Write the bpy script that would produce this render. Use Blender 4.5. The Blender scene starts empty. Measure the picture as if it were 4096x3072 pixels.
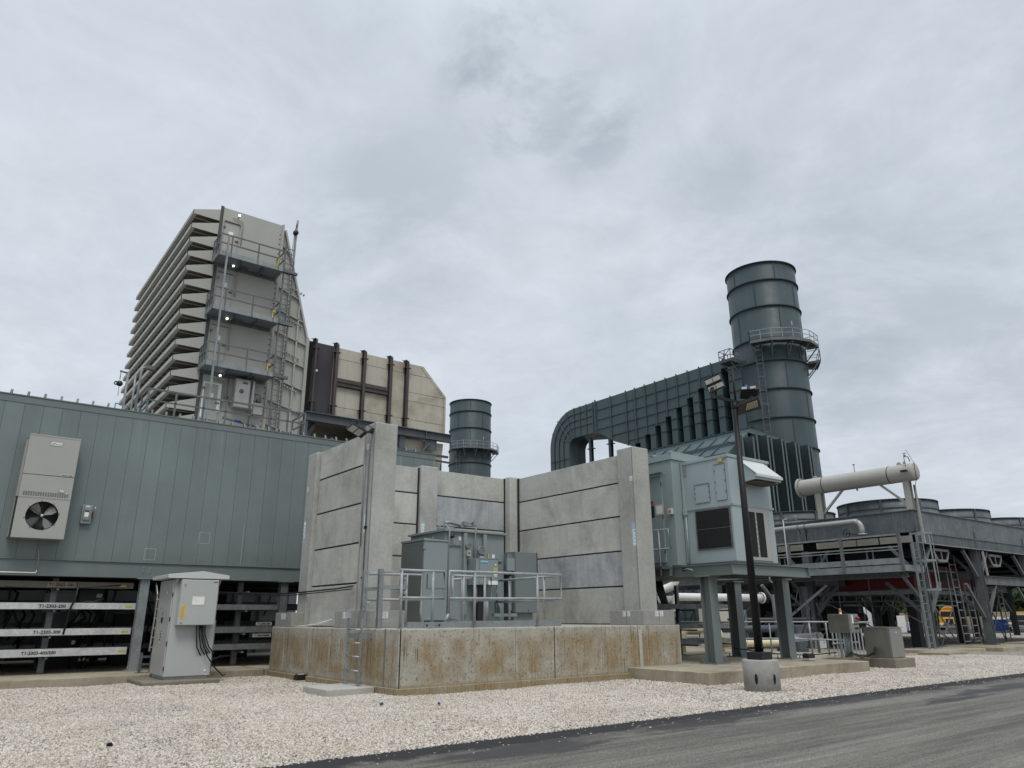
import bpy, math, random
from mathutils import Vector, Matrix
random.seed(7)
SC = bpy.context.scene
COL = SC.collection
PI = math.pi
rad = math.radians

# ------------------------------------------------------------------ mesh builder
class MB:
    def __init__(s): s.v=[]; s.f=[]; s.m=[]; s.sm=[]
    def add(s, vs, fs, m=0, sm=False):
        o=len(s.v); s.v+= [tuple(p) for p in vs]
        for f in fs: s.f.append([i+o for i in f]); s.m.append(m); s.sm.append(sm)
    def box(s,x0,x1,y0,y1,z0,z1,m=0):
        if x0>x1: x0,x1=x1,x0
        if y0>y1: y0,y1=y1,y0
        if z0>z1: z0,z1=z1,z0
        s.add([(x0,y0,z0),(x1,y0,z0),(x1,y1,z0),(x0,y1,z0),(x0,y0,z1),(x1,y0,z1),(x1,y1,z1),(x0,y1,z1)],
              [(0,3,2,1),(4,5,6,7),(0,1,5,4),(1,2,6,5),(2,3,7,6),(3,0,4,7)],m); return s
    def poly(s,pts,m=0): s.add(pts,[tuple(range(len(pts)))],m); return s
    def prism(s,pts,axis,a,b,m=0):
        # pts: 2D outline; axis 'x': (y,z)  'y': (x,z)  'z': (x,y)
        def P(p,t): return (t,p[0],p[1]) if axis=='x' else (p[0],t,p[1]) if axis=='y' else (p[0],p[1],t)
        n=len(pts); vs=[P(p,a) for p in pts]+[P(p,b) for p in pts]
        fs=[tuple(range(n-1,-1,-1)),tuple(range(n,2*n))]+[(i,(i+1)%n,n+(i+1)%n,n+i) for i in range(n)]
        ar=sum(pts[i][0]*pts[(i+1)%n][1]-pts[(i+1)%n][0]*pts[i][1] for i in range(n))*(b-a)
        if axis=='y': ar=-ar
        if ar<0: fs=[f[::-1] for f in fs]
        s.add(vs,fs,m); return s
    def bar(s,p,q,w,h,m=0,up=(0,0,1)):
        p=Vector(p);q=Vector(q);d=(q-p).normalized();u=Vector(up)
        if abs(d.dot(u))>.98: u=Vector((0,1,0)) if abs(d.y)<.9 else Vector((1,0,0))
        r=d.cross(u).normalized(); u=r.cross(d).normalized()
        vs=[]
        for e in (p,q):
            for a,b in ((-1,-1),(1,-1),(1,1),(-1,1)): vs.append(e+r*(a*w/2)+u*(b*h/2))
        s.add(vs,[(0,3,2,1),(4,5,6,7),(0,1,5,4),(1,2,6,5),(2,3,7,6),(3,0,4,7)],m); return s
    def tube(s,pts,r,n=8,m=0,r1=None,smooth=True,closed=False):
        pts=[Vector(p) for p in pts]; k=len(pts); rs=[]
        for i,p in enumerate(pts):
            if closed: d=(pts[(i+1)%k]-pts[i-1])
            else: d=(pts[min(i+1,k-1)]-pts[max(i-1,0)])
            rs.append(d.normalized())
        up=Vector((0,0,1))
        if abs(rs[0].dot(up))>.9: up=Vector((0,1,0))
        u=(up-rs[0]*up.dot(rs[0])).normalized(); vs=[]
        for i,p in enumerate(pts):
            u=(u-rs[i]*u.dot(rs[i])).normalized(); w=rs[i].cross(u)
            rr=r if r1 is None else r+(r1-r)*i/(k-1)
            for j in range(n):
                a=2*PI*j/n; vs.append(p+u*(math.cos(a)*rr)+w*(math.sin(a)*rr))
        fs=[]
        for i in range(k if closed else k-1):
            i2=(i+1)%k
            for j in range(n): fs.append((i*n+j,i*n+(j+1)%n,i2*n+(j+1)%n,i2*n+j))
        s.add(vs,fs,m,smooth)
        if not closed:
            o=len(s.v)-len(vs)
            s.f.append([o+j for j in range(n-1,-1,-1)]); s.m.append(m); s.sm.append(False)
            s.f.append([o+(k-1)*n+j for j in range(n)]); s.m.append(m); s.sm.append(False)
        return s
    def lathe(s,prof,c,n=32,axis='z',m=0,a0=0,a1=2*PI,smooth=True):
        # prof: [(r,t)] along axis; open or closed list of points
        full=abs(a1-a0-2*PI)<1e-6; k=n if full else n+1; vs=[]
        for j in range(k):
            a=a0+(a1-a0)*j/n; ca,sa=math.cos(a),math.sin(a)
            for r,t in prof:
                if axis=='z': vs.append((c[0]+r*ca,c[1]+r*sa,c[2]+t))
                elif axis=='y': vs.append((c[0]+r*sa,c[1]+t,c[2]+r*ca))
                else: vs.append((c[0]+t,c[1]+r*ca,c[2]+r*sa))
        np_=len(prof); fs=[]
        for j in range(n):
            j2=(j+1)%k
            for i in range(np_-1): fs.append((j*np_+i,j2*np_+i,j2*np_+i+1,j*np_+i+1))
        s.add(vs,fs,m,smooth); return s
    def ibeam(s,p,q,w,h,t=.02,m=0,up=(0,0,1)):
        p=Vector(p);q=Vector(q);d=(q-p).normalized();u=Vector(up)
        if abs(d.dot(u))>.98: u=Vector((0,1,0))
        r=d.cross(u).normalized();u=r.cross(d).normalized()
        o=u*(h/2-t/2)
        s.bar(p+o,q+o,w,t,m,u); s.bar(p-o,q-o,w,t,m,u); s.bar(p,q,t,h-2*t,m,u); return s
    def build(s,name,mats,parent=None,bevel=0):
        me=bpy.data.meshes.new(name); me.from_pydata(s.v,[],s.f)
        if not isinstance(mats,(list,tuple)): mats=[mats]
        for m in mats: me.materials.append(m)
        me.polygons.foreach_set('material_index',[min(i,len(mats)-1) for i in s.m])
        me.polygons.foreach_set('use_smooth',s.sm)
        me.update(); me.validate()
        o=bpy.data.objects.new(name,me); COL.objects.link(o)
        if parent is not None: setp(o,parent)
        if bevel:
            b=o.modifiers.new('bevel','BEVEL'); b.width=bevel; b.segments=2; b.limit_method='ANGLE'; b.angle_limit=rad(50)
            b.harden_normals=False
        return o
def setp(o,parent):
    o.parent=parent
    if parent.type=='EMPTY': o.matrix_parent_inverse=Matrix.Translation(-parent.location)
def tag(o,label=None,cat=None,group=None,kind=None):
    if label: o['label']=label
    if cat: o['category']=cat
    if group: o['group']=group
    if kind: o['kind']=kind
    return o
def thing(name,label,cat,loc=(0,0,0),group=None):
    o=bpy.data.objects.new(name,None); o.empty_display_size=.3; COL.objects.link(o); o.location=loc
    return tag(o,label,cat,group)
def dup(root,delta,label,group=None):
    r=root.copy(); COL.objects.link(r); r.location=root.location+Vector(delta); r['label']=label
    if group: r['group']=group; root['group']=group
    def rec(src,dst):
        for ch in list(src.children):
            c=ch.copy(); COL.objects.link(c); c.parent=dst; c.matrix_parent_inverse=ch.matrix_parent_inverse.copy(); rec(ch,c)
    rec(root,r); return r

# ------------------------------------------------------------------ text
def text(name,s,loc,size,face,mat,parent,roll=0,align='CENTER',ext=.0015,sx=1.0,bold=.0):
    cu=bpy.data.curves.new(name,'FONT'); cu.body=s; cu.size=size; cu.align_x=align; cu.align_y='CENTER'; cu.extrude=ext; cu.resolution_u=2; cu.offset=bold
    t=bpy.data.objects.new(name,cu); COL.objects.link(t); bpy.context.view_layer.update()
    me=bpy.data.meshes.new_from_object(t); bpy.data.objects.remove(t); bpy.data.curves.remove(cu)
    me.name=name
    cr,sr=math.cos(roll),math.sin(roll)
    for v in me.vertices:
        x,y,z=v.co; x*=sx; x,y=x*cr-y*sr,x*sr+y*cr
        if face=='-y': v.co=(loc[0]+x,loc[1]-z,loc[2]+y)
        else: v.co=(loc[0]-z,loc[1]-x,loc[2]+y)
    me.materials.clear(); me.materials.append(mat)
    o=bpy.data.objects.new(name,me); COL.objects.link(o)
    if parent is not None: setp(o,parent)
    return o

# ------------------------------------------------------------------ materials
class NT:
    def __init__(s,name):
        s.mat=bpy.data.materials.new(name); s.mat.use_nodes=True; s.t=s.mat.node_tree; s.n=s.t.nodes; s.l=s.t.links
        s.b=s.n['Principled BSDF']; s.tc=s.n.new('ShaderNodeTexCoord'); s.co=s.tc.outputs['Object']
    def node(s,ty,**k):
        n=s.n.new(ty)
        for a,b in k.items(): setattr(n,a,b)
        return n
    def link(s,a,b): s.l.new(a,b)
    def mapping(s,scale,loc=(0,0,0),src=None):
        m=s.node('ShaderNodeMapping'); m.inputs['Scale'].default_value=scale; m.inputs['Location'].default_value=loc
        s.link(src or s.co,m.inputs['Vector']); return m.outputs['Vector']
    def noise(s,scale,detail=4,rough=.55,vec=None,dist=0):
        n=s.node('ShaderNodeTexNoise'); n.inputs['Scale'].default_value=scale; n.inputs['Detail'].default_value=detail
        n.inputs['Roughness'].default_value=rough; n.inputs['Distortion'].default_value=dist
        s.link(vec or s.co,n.inputs['Vector']); return n.outputs['Fac']
    def voro(s,scale,vec=None,feature='F1',out='Distance'):
        n=s.node('ShaderNodeTexVoronoi'); n.feature=feature; n.inputs['Scale'].default_value=scale
        s.link(vec or s.co,n.inputs['Vector']); return n.outputs[out]
    def ramp(s,fac,stops):
        r=s.node('ShaderNodeValToRGB'); e=r.color_ramp.elements
        while len(e)<len(stops): e.new(.5)
        for i,(p,c) in enumerate(stops):
            e[i].position=p; e[i].color=(c,c,c,1) if isinstance(c,(int,float)) else (*c,1)
        s.link(fac,r.inputs['Fac']); return r.outputs['Color']
    def mix(s,fac,a,b,mode='MIX'):
        m=s.node('ShaderNodeMix',data_type='RGBA',blend_type=mode)
        for sock,val in ((m.inputs['Factor'],fac),(m.inputs['A'],a),(m.inputs['B'],b)):
            if isinstance(val,(int,float)): sock.default_value=val if sock.type=='VALUE' else (val,val,val,1)
            elif isinstance(val,tuple): sock.default_value=(*val,1)
            else: s.link(val,sock)
        return m.outputs['Result']
    def math(s,op,a,b=0):
        m=s.node('ShaderNodeMath',operation=op)
        for i,v in enumerate((a,b)):
            if isinstance(v,(int,float)): m.inputs[i].default_value=v
            else: s.link(v,m.inputs[i])
        return m.outputs[0]
    def sep(s,vec=None):
        n=s.node('ShaderNodeSeparateXYZ'); s.link(vec or s.co,n.inputs[0]); return n.outputs
    def bump(s,h,strength=.2,dist=.01):
        b=s.node('ShaderNodeBump'); b.inputs['Strength'].default_value=strength; b.inputs['Distance'].default_value=dist
        s.link(h,b.inputs['Height']); s.link(b.outputs['Normal'],s.b.inputs['Normal'])
    def fin(s,col,rough=.6,metal=0,spec=.4):
        i=s.b.inputs
        if isinstance(col,tuple): i['Base Color'].default_value=(*col,1)
        else: s.link(col,i['Base Color'])
        if isinstance(rough,(int,float)): i['Roughness'].default_value=rough
        else: s.link(rough,i['Roughness'])
        i['Metallic'].default_value=metal; i['Specular IOR Level'].default_value=spec
        return s.mat
    def rnd(s):
        return s.node('ShaderNodeObjectInfo').outputs['Random']

def paint(name,c,rough=.5,var=.10,streak=.10,metal=0,scale=1.0,spots=0,spec=.35,dirt=(.30,.27,.22),bump=.04):
    """factory paint / coated steel: cloudy tone changes, rain streaks, fine dust"""
    t=NT(name)
    big=t.ramp(t.noise(.55*scale,5,.6),[(.3,1-var),(.7,1+var)])
    col=t.mix(1,c,big,'MULTIPLY')
    st=t.noise(1.0,5,.65,t.mapping((3.2*scale,3.2*scale,.18*scale)))
    col=t.mix(t.ramp(st,[(.50,0),(.80,streak*2.2)]),col,t.mix(.5,col,dirt))
    fine=t.ramp(t.noise(34*scale,2,.6),[(.3,.97),(.7,1.03)])
    col=t.mix(1,col,fine,'MULTIPLY')
    if spots:
        v=t.ramp(t.noise(5.5*scale,6,.7),[(.62,0),(.72,spots)])
        col=t.mix(v,col,t.mix(.55,col,(.75,.76,.74)))
    ro=t.ramp(t.noise(2.2*scale,4,.6),[(.3,max(.05,rough-.1)),(.7,min(1,rough+.12))])
    if bump: t.bump(t.noise(1.3*scale,2,.5),bump,.05)
    return t.fin(col,ro,metal,spec)
def plain(name,c,rough=.5,metal=0,spec=.4,var=.06):
    t=NT(name); f=t.ramp(t.noise(9,4,.6),[(.3,1-var),(.7,1+var)])
    return t.fin(t.mix(1,c,f,'MULTIPLY'),rough,metal,spec)
def galv(name,c=(.30,.325,.335),rough=.45,metal=.35,scale=1.0):
    t=NT(name)
    sp=t.ramp(t.voro(26*scale,out='Color'),[(0,.86),(1,1.12)])
    big=t.ramp(t.noise(2.3*scale,5,.65),[(.28,.74),(.72,1.18)])
    col=t.mix(1,t.mix(1,c,sp,'MULTIPLY'),big,'MULTIPLY')
    st=t.ramp(t.noise(1,5,.7,t.mapping((7,7,.5))),[(.55,0),(.8,.35)])
    col=t.mix(st,col,(.42,.43,.42))
    return t.fin(col,t.ramp(t.noise(3,4,.6),[(.3,rough-.1),(.7,rough+.18)]),metal,.4)
def concrete(name,c=(.36,.355,.335),stain=.3,warm=(.30,.26,.20),streaky=1.0,rough=.85,contrast=.16,light=.0):
    t=NT(name); R=t.rnd()
    off=t.node('ShaderNodeVectorMath',operation='ADD'); 
    cx=t.node('ShaderNodeCombineXYZ')
    for i,k in enumerate((37.,53.,71.)): t.link(t.math('MULTIPLY',R,k),cx.inputs[i])
    t.link(t.co,off.inputs[0]); t.link(cx.outputs[0],off.inputs[1]); v=off.outputs[0]
    tint=t.ramp(R,[(0,.90),(.5,1.0),(1,1.10)])
    col=t.mix(1,c,tint,'MULTIPLY')
    big=t.ramp(t.noise(.9,7,.68,v,.4),[(.28,1-contrast*1.5),(.5,1.0),(.75,1+contrast)])
    col=t.mix(1,col,big,'MULTIPLY')
    st=t.noise(1.1,6,.7,t.mapping((2.6*streaky,2.6*streaky,.22),(0,0,0),v),.6)
    col=t.mix(t.ramp(st,[(.48,0),(.78,stain*1.6)]),col,t.mix(.55,col,warm))
    lt=t.noise(1.0,6,.7,t.mapping((4.5,4.5,.35),(3,1,9),v),.3)
    col=t.mix(t.ramp(lt,[(.58,0),(.8,.28+light)]),col,(.55,.55,.53))
    po=t.ramp(t.voro(17,v),[(.06,.45),(.12,1)])
    pm=t.ramp(t.noise(2.1,2,.5,v),[(.52,0),(.6,1)])
    col=t.mix(pm,col,t.mix(1,col,po,'MULTIPLY'))
    col=t.mix(1,col,t.ramp(t.noise(13,7,.78,v),[(.28,.84),(.72,1.12)]),'MULTIPLY')
    t.bump(t.mix(.5,t.noise(22,5,.7,v),t.noise(3,3,.6,v)),.22,.012)
    return t.fin(col,rough,0,.25)

M={}
def _clad():
    t=NT('greygreen_cladding'); x,y,z=t.sep(); R=t.rnd()
    pan=t.node('ShaderNodeTexWhiteNoise',noise_dimensions='1D'); t.link(t.math('FLOOR',t.math('DIVIDE',t.math('ADD',x,6.26),.405)),pan.inputs['W'])
    c=t.mix(1,(.148,.184,.179),t.ramp(pan.outputs['Value'],[(0,.93),(1,1.07)]),'MULTIPLY')
    c=t.mix(1,c,t.ramp(t.noise(.5,5,.62),[(.3,.88),(.7,1.12)]),'MULTIPLY')
    run=t.noise(1,5,.65,t.mapping((5.5,1,.16)),.1)
    c=t.mix(t.ramp(run,[(.52,0),(.78,.42)]),c,(.20,.235,.23))
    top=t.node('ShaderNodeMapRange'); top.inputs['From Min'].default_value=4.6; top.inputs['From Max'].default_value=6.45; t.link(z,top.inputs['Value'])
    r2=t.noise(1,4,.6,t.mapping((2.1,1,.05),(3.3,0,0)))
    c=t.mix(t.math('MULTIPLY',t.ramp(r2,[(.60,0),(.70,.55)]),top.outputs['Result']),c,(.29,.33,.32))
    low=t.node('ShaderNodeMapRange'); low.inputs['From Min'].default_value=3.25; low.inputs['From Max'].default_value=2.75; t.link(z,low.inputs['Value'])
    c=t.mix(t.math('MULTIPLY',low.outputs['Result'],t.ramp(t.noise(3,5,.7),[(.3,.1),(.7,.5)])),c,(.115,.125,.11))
    c=t.mix(1,c,t.ramp(t.noise(30,3,.6),[(.3,.965),(.7,1.035)]),'MULTIPLY')
    t.bump(t.noise(1,3,.5,t.mapping((1.2,1,.5))),.16,.06)
    return t.fin(c,t.ramp(t.noise(1.6,4,.6),[(.3,.40),(.7,.62)]),0,.4)
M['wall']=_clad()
M['trim']=paint('greygreen_trim',(.142,.170,.167),.5,.10,.14)
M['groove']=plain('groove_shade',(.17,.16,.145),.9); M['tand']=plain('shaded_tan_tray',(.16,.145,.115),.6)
M['pale_streak']=plain('lime_run_streak',(.30,.345,.335),.8)
M['seam']=plain('seam_shadow_gap',(.03,.033,.032),.8)
M['chalk']=plain('chalk_mark',(.36,.39,.38),.8)
M['acbeige']=paint('appliance_beige',(.345,.345,.32),.5,.05,.06,scale=1.6,bump=.02)
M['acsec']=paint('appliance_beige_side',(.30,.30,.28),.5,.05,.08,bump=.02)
M['black']=plain('black_coated_metal',(.012,.012,.013),.45)
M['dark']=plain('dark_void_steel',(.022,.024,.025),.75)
M['cable']=plain('black_cable_jacket',(.010,.010,.011),.5)
M['blade']=plain('aluminium_blade',(.42,.42,.41),.35,.7)
M['galv']=galv('galvanised_steel',(.235,.258,.262),.5,.25)
M['galvd']=galv('weathered_galvanised',(.125,.137,.143),.58,.2)
M['rail']=galv('galvanised_tube',(.31,.33,.335),.5,.2,1.4)
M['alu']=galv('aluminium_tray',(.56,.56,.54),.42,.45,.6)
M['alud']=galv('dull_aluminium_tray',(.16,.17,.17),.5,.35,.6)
M['conc']=concrete('precast_concrete',(.435,.432,.395),.48,(.27,.26,.22),contrast=.24)
M['concpost']=concrete('precast_post_concrete',(.395,.397,.368),.38,(.27,.26,.23),contrast=.20)
M['concst']=concrete('streaked_precast_concrete',(.39,.405,.41),.55,(.17,.18,.19),1.8,contrast=.30,light=.35)
M['joint']=plain('joint_sealant_dark',(.028,.024,.020),.9)
M['encl']=paint('grey_turbine_enclosure',(.26,.29,.29),.55,.1,.14)
M['fhplat']=galv('light_platform_grating',(.20,.215,.225),.6,.15)  # pale tone stands in for light coming through open grating
M['slab']=concrete('slab_concrete',(.31,.275,.205),.65,(.20,.155,.09),1.4,contrast=.26)
M['pad']=concrete('brown_pad_concrete',(.20,.175,.14),.35,contrast=.15)
M['padl']=concrete('pale_pad_concrete',(.40,.385,.35),.25,contrast=.15)
M['cab']=paint('cabinet_light_grey',(.40,.42,.41),.42,.05,.04,bump=.015)
M['cabroof']=paint('cabinet_roof_white',(.50,.52,.51),.4,.05,.05,bump=.015)
M['stain']=None
M['steelss']=None
M['white']=plain('white_label',(.74,.74,.72),.6)
M['cream']=plain('cream_plastic',(.50,.48,.40),.5)
M['yellow']=plain('yellow_label',(.62,.43,.03),.55)
M['yellowd']=plain('yellow_tag',(.42,.38,.08),.6)
M['ink']=plain('black_ink',(.015,.015,.02),.6)
M['blueink']=plain('navy_ink',(.012,.015,.05),.6)
M['logoblue']=plain('pale_blue_stencil',(.33,.45,.53),.7)
M['logowhite']=plain('stencil_white',(.82,.84,.84),.7)
M['siemens']=plain('teal_nameplate',(.05,.25,.32),.4)
M['red']=plain('red_paint',(.36,.025,.02),.5)
M['redd']=paint('deep_red_panel',(.10,.005,.007),.5,.12,.1)
M['trafo']=paint('transformer_grey',(.215,.252,.256),.45,.08,.08,bump=.02)
M['trafod']=paint('transformer_grey_dark',(.150,.174,.174),.45,.08,.10,bump=.02)
M['eh']=paint('pale_bluegrey_cladding',(.305,.362,.372),.42,.07,.10,bump=.03)
M['eh2']=paint('bluegrey_enclosure',(.235,.285,.290),.45,.08,.12,bump=.03)
M['ehroof']=paint('enclosure_roof_green',(.23,.285,.28),.5,.1,.12)
M['plat']=paint('platform_greygreen',(.150,.185,.175),.5,.1,.16)
M['leg']=paint('column_greygreen',(.145,.170,.170),.5,.12,.2)
M['teal']=paint('dark_teal_steel',(.050,.078,.083),.42,.10,.12,scale=.35,dirt=(.16,.19,.19),bump=.03)
M['teald']=paint('darker_teal_steel',(.033,.050,.054),.5,.10,.12,scale=.35,dirt=(.10,.12,.12),bump=.02)
M['tealfl']=paint('teal_flange_pale',(.082,.112,.115),.5,.1,.1,scale=.35)  # paler teal for the front edges of the wall fins
M['tealst']=paint('stack_steel',(.047,.068,.074),.45,.08,.10,scale=.3,spots=.03,dirt=(.16,.18,.18),bump=.03,spec=.2)
M['tealrim']=plain('stack_ring_dark',(.022,.032,.034),.55)
M['ivory']=paint('filter_house_ivory',(.355,.358,.325),.55,.07,.10,scale=.6,dirt=(.30,.25,.16))
M['ivoryd']=paint('filter_house_ivory_dirty',(.33,.32,.27),.55,.10,.16,scale=.6,dirt=(.26,.21,.13))
M['filter']=plain('brown_filter_media',(.10,.08,.06),.9,var=.3)
M['fhtrim']=plain('dark_grey_corner_trim',(.055,.060,.060),.6)
M['ductcl']=None
M['rust']=paint('primer_brown_steel',(.060,.050,.050),.6,.2,.25,scale=1.0,dirt=(.13,.09,.07))
M['rustd']=paint('dark_expansion_fabric',(.042,.038,.043),.7,.25,.2,dirt=(.09,.08,.08))
M['gsteel']=paint('bluegrey_structural_steel',(.070,.082,.094),.5,.12,.15)
M['pipe']=paint('white_insulated_pipe',(.66,.66,.63),.45,.05,.08)
M['pipey']=plain('cream_pipe',(.55,.49,.33),.5)
M['pipem']=plain('bright_pipe_jacket',(.55,.56,.57),.25,.75)
M['pipeg']=paint('grey_pipe',(.36,.36,.34),.4,.08,.1,metal=.2)
M['tank']=paint('greige_header_tank',(.345,.335,.305),.42,.08,.20,scale=1.0,dirt=(.26,.24,.2))
M['fin']=galv('weathered_zinc_sheet',(.118,.135,.145),.55,.2,.5)
M['find']=galv('dark_zinc_sheet',(.085,.098,.105),.55,.2,.5)
M['perf']=plain('perforated_tan_panel',(.36,.34,.28),.6)
M['hole']=plain('hole_black',(.01,.01,.01),.9)
M['coil']=plain('coil_black',(.008,.008,.009),.9)
M['pole']=plain('black_pole_paint',(.007,.007,.009),.5,spec=.3)
M['led']=plain('led_lens_panel',(.46,.46,.44),.35)
M['ledy']=plain('led_strip_amber',(.55,.50,.38),.4)
M['bluecap']=plain('blue_sensor_cap',(.015,.05,.32),.4)
M['grate']=plain('bar_grating',(.060,.066,.070),.7,.1)
M['truck']=plain('truck_yellow',(.62,.34,.02),.4)
M['orange']=plain('mixer_orange',(.42,.16,.04),.5)
M['glassd']=plain('dark_window_glass',(.02,.025,.03),.1,spec=.6)
M['chrome']=plain('chrome_trim',(.55,.55,.55),.2,.8)
M['dumpster']=plain('dumpster_blue',(.015,.05,.24),.5)
M['tan']=paint('tan_container',(.34,.28,.19),.6,.1,.15)
M['contw']=paint('white_container',(.66,.67,.68),.5,.06,.1)
M['rubber']=plain('tyre_rubber',(.012,.012,.012),.8)
M['leaf']=None
def _stainless():
    t=NT('brushed_stainless'); br=t.noise(1,6,.7,t.mapping((60,60,1.2)))
    c=t.ramp(br,[(.3,(.30,.29,.26)),(.7,(.42,.41,.38))]); return t.fin(c,t.ramp(t.noise(2,3,.6),[(.3,.28),(.7,.42)]),.85,.5)
M['ss']=_stainless()
def _ssl():
    t=NT('satin_stainless_door'); br=t.noise(1,6,.7,t.mapping((50,50,1.0)))
    return t.fin(t.ramp(br,[(.3,(.40,.405,.39)),(.7,(.50,.505,.49))]),.42,.25,.5)
M['ssl']=_ssl()
M['concol']=concrete('collar_concrete',(.29,.29,.27),.35,contrast=.2)
def _ductcl():
    t=NT('sooty_casing_plate')
    c=(.43,.405,.34); b=t.noise(.32,6,.62,None,.5)
    col=t.mix(t.ramp(b,[(.50,0),(.66,.75)]),c,(.235,.185,.125))
    st=t.noise(1,6,.7,t.mapping((3.,3.,.25)))
    col=t.mix(t.ramp(st,[(.5,0),(.75,.6)]),col,(.30,.28,.24))
    sp=t.noise(1.6,7,.75); col=t.mix(t.ramp(sp,[(.6,0),(.72,.5)]),col,(.20,.19,.17))
    col=t.mix(1,col,t.ramp(t.noise(20,3,.7),[(.3,.93),(.7,1.06)]),'MULTIPLY')
    t.bump(t.noise(1.2,3,.5),.12,.05)
    return t.fin(col,.7,0,.25)
M['ductcl']=_ductcl()
def _pedestal():
    """weathered cast wall: pale cement edges, tan rust-brown stain inside each form panel, run-down drips, blow holes"""
    t=NT('stained_cast_concrete'); x,y,z=t.sep()
    def smooth(v,a,b,c=0,d=1):
        r=t.node('ShaderNodeMapRange'); r.interpolation_type='SMOOTHSTEP'
        for n_,q in (('From Min',a),('From Max',b),('To Min',c),('To Max',d)): r.inputs[n_].default_value=q
        t.link(v,r.inputs['Value']); return r.outputs['Result']
    wob=t.math('MULTIPLY',t.math('SUBTRACT',t.noise(2.6,6,.7),.5),.42)
    def near(v,lst):
        d=None
        for q in lst:
            e=t.math('ABSOLUTE',t.math('SUBTRACT',v,q)); d=e if d is None else t.math('MINIMUM',d,e)
        return d
    ge=t.node('ShaderNodeNewGeometry'); ny=t.math('ABSOLUTE',t.sep(ge.outputs['True Normal'])[1])
    fr=t.math('GREATER_THAN',ny,.5)
    dx=near(x,(7.08,8.63,9.82,10.87,12.28,13.55,14.98)); dy=near(y,(12.73,13.26,15.77,16.89,18.42,19.3))
    pp=t.math('ADD',t.math('MULTIPLY',fr,dx),t.math('MULTIPLY',t.math('SUBTRACT',1,fr),dy))   # distance to the nearest form joint
    edge=smooth(t.math('ADD',pp,t.math('MULTIPLY',wob,.55)),.0,.085)
    zz=t.math('ADD',z,t.math('MULTIPLY',wob,.8))
    inner=t.math('MULTIPLY',edge,t.math('MULTIPLY',smooth(zz,.14,.34),smooth(zz,.86,1.14,1,0)))
    patch=t.math('MULTIPLY',inner,t.ramp(t.noise(1.5,5,.68,t.mapping((1,1,.8),(7.3,1.1,2))),[(.36,.10),(.56,1)]))
    patch=t.math('MULTIPLY',patch,t.ramp(t.noise(7,6,.75),[(.25,.62),(.6,1)]))
    pale=t.mix(t.ramp(t.noise(2.3,7,.72),[(.3,0),(.7,1)]),(.30,.285,.24),(.44,.42,.36))
    st=t.noise(1,6,.72,t.mapping((11.,11.,.32)),.25)
    tan=t.mix(t.ramp(st,[(.30,0),(.70,1)]),(.330,.255,.150),(.215,.155,.078))
    tan=t.mix(1,tan,t.ramp(t.noise(38,4,.75),[(.3,.72),(.7,1.25)]),'MULTIPLY')
    col=t.mix(patch,pale,tan)
    foot=smooth(z,.24,.13)
    col=t.mix(t.math('MULTIPLY',foot,t.ramp(t.noise(3.4,5,.7),[(.25,.45),(.6,1)])),col,(.26,.20,.112))
    dr=t.noise(1,4,.6,t.mapping((26.,26.,.38)),.06); dm=t.ramp(t.noise(1.6,3,.6),[(.42,0),(.55,1)])
    col=t.mix(t.math('MULTIPLY',dm,t.ramp(dr,[(.57,0),(.64,.85)])),col,(.085,.060,.035))
    wh=t.noise(1,6,.7,t.mapping((15.,15.,.5),(5,5,5)),.2)
    col=t.mix(t.ramp(wh,[(.62,0),(.76,.55)]),col,(.50,.485,.43))
    ho=t.ramp(t.voro(6.5),[(.055,.12),(.085,1)]); hm=t.math('MULTIPLY',t.ramp(t.noise(1.7,2,.5),[(.45,0),(.52,1)]),smooth(z,.6,.9,.25,1))
    col=t.mix(hm,col,t.mix(1,col,ho,'MULTIPLY'))
    sp=t.ramp(t.noise(21,4,.7),[(.57,0),(.64,.8)]); col=t.mix(sp,col,(.14,.105,.06))
    col=t.mix(1,col,t.ramp(t.noise(60,3,.7),[(.25,.84),(.75,1.14)]),'MULTIPLY')
    t.bump(t.mix(.5,t.noise(30,5,.7),st),.35,.012)
    return t.fin(col,.9,0,.2)
M['ped']=_pedestal()
def _gravel(stone=False):
    t=NT('gravel_stone' if stone else 'gravel_bed')
    if stone:
        R=t.rnd(); c=t.ramp(R,[(0,(.30,.26,.215)),(.2,(.44,.395,.34)),(.55,(.56,.51,.45)),(.88,(.65,.61,.55)),(1,(.40,.30,.22))])
        c=t.mix(1,c,t.ramp(t.noise(40,3,.7),[(.3,.82),(.7,1.1)]),'MULTIPLY')
        gp=t.node('ShaderNodeNewGeometry').outputs['Position']
        c=t.mix(1,c,t.ramp(t.noise(.55,5,.65,gp),[(.3,.84),(.55,1.0),(.75,1.07)]),'MULTIPLY')
        c=t.mix(t.ramp(t.noise(.9,5,.7,t.mapping((1,1,1),(9,3,0),gp)),[(.52,0),(.72,.45)]),c,(.36,.29,.21))
        return t.fin(c,.9,0,.2)
    d=t.voro(26); cc=t.voro(26,out='Color')
    c=t.ramp(cc,[(0,(.30,.26,.215)),(.35,(.50,.45,.39)),(.75,(.62,.57,.50)),(1,(.44,.36,.28))])
    c=t.mix(1,c,t.ramp(d,[(.0,1.05),(.40,.85),(.70,.22)]),'MULTIPLY')
    big=t.ramp(t.noise(.35,5,.6),[(.3,.84),(.7,1.08)]); c=t.mix(1,c,big,'MULTIPLY')
    t.bump(t.math('SUBTRACT',1,d),.9,.03)
    return t.fin(c,.95,0,.15)
M['gravel']=_gravel(); M['stone']=_gravel(True)
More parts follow.
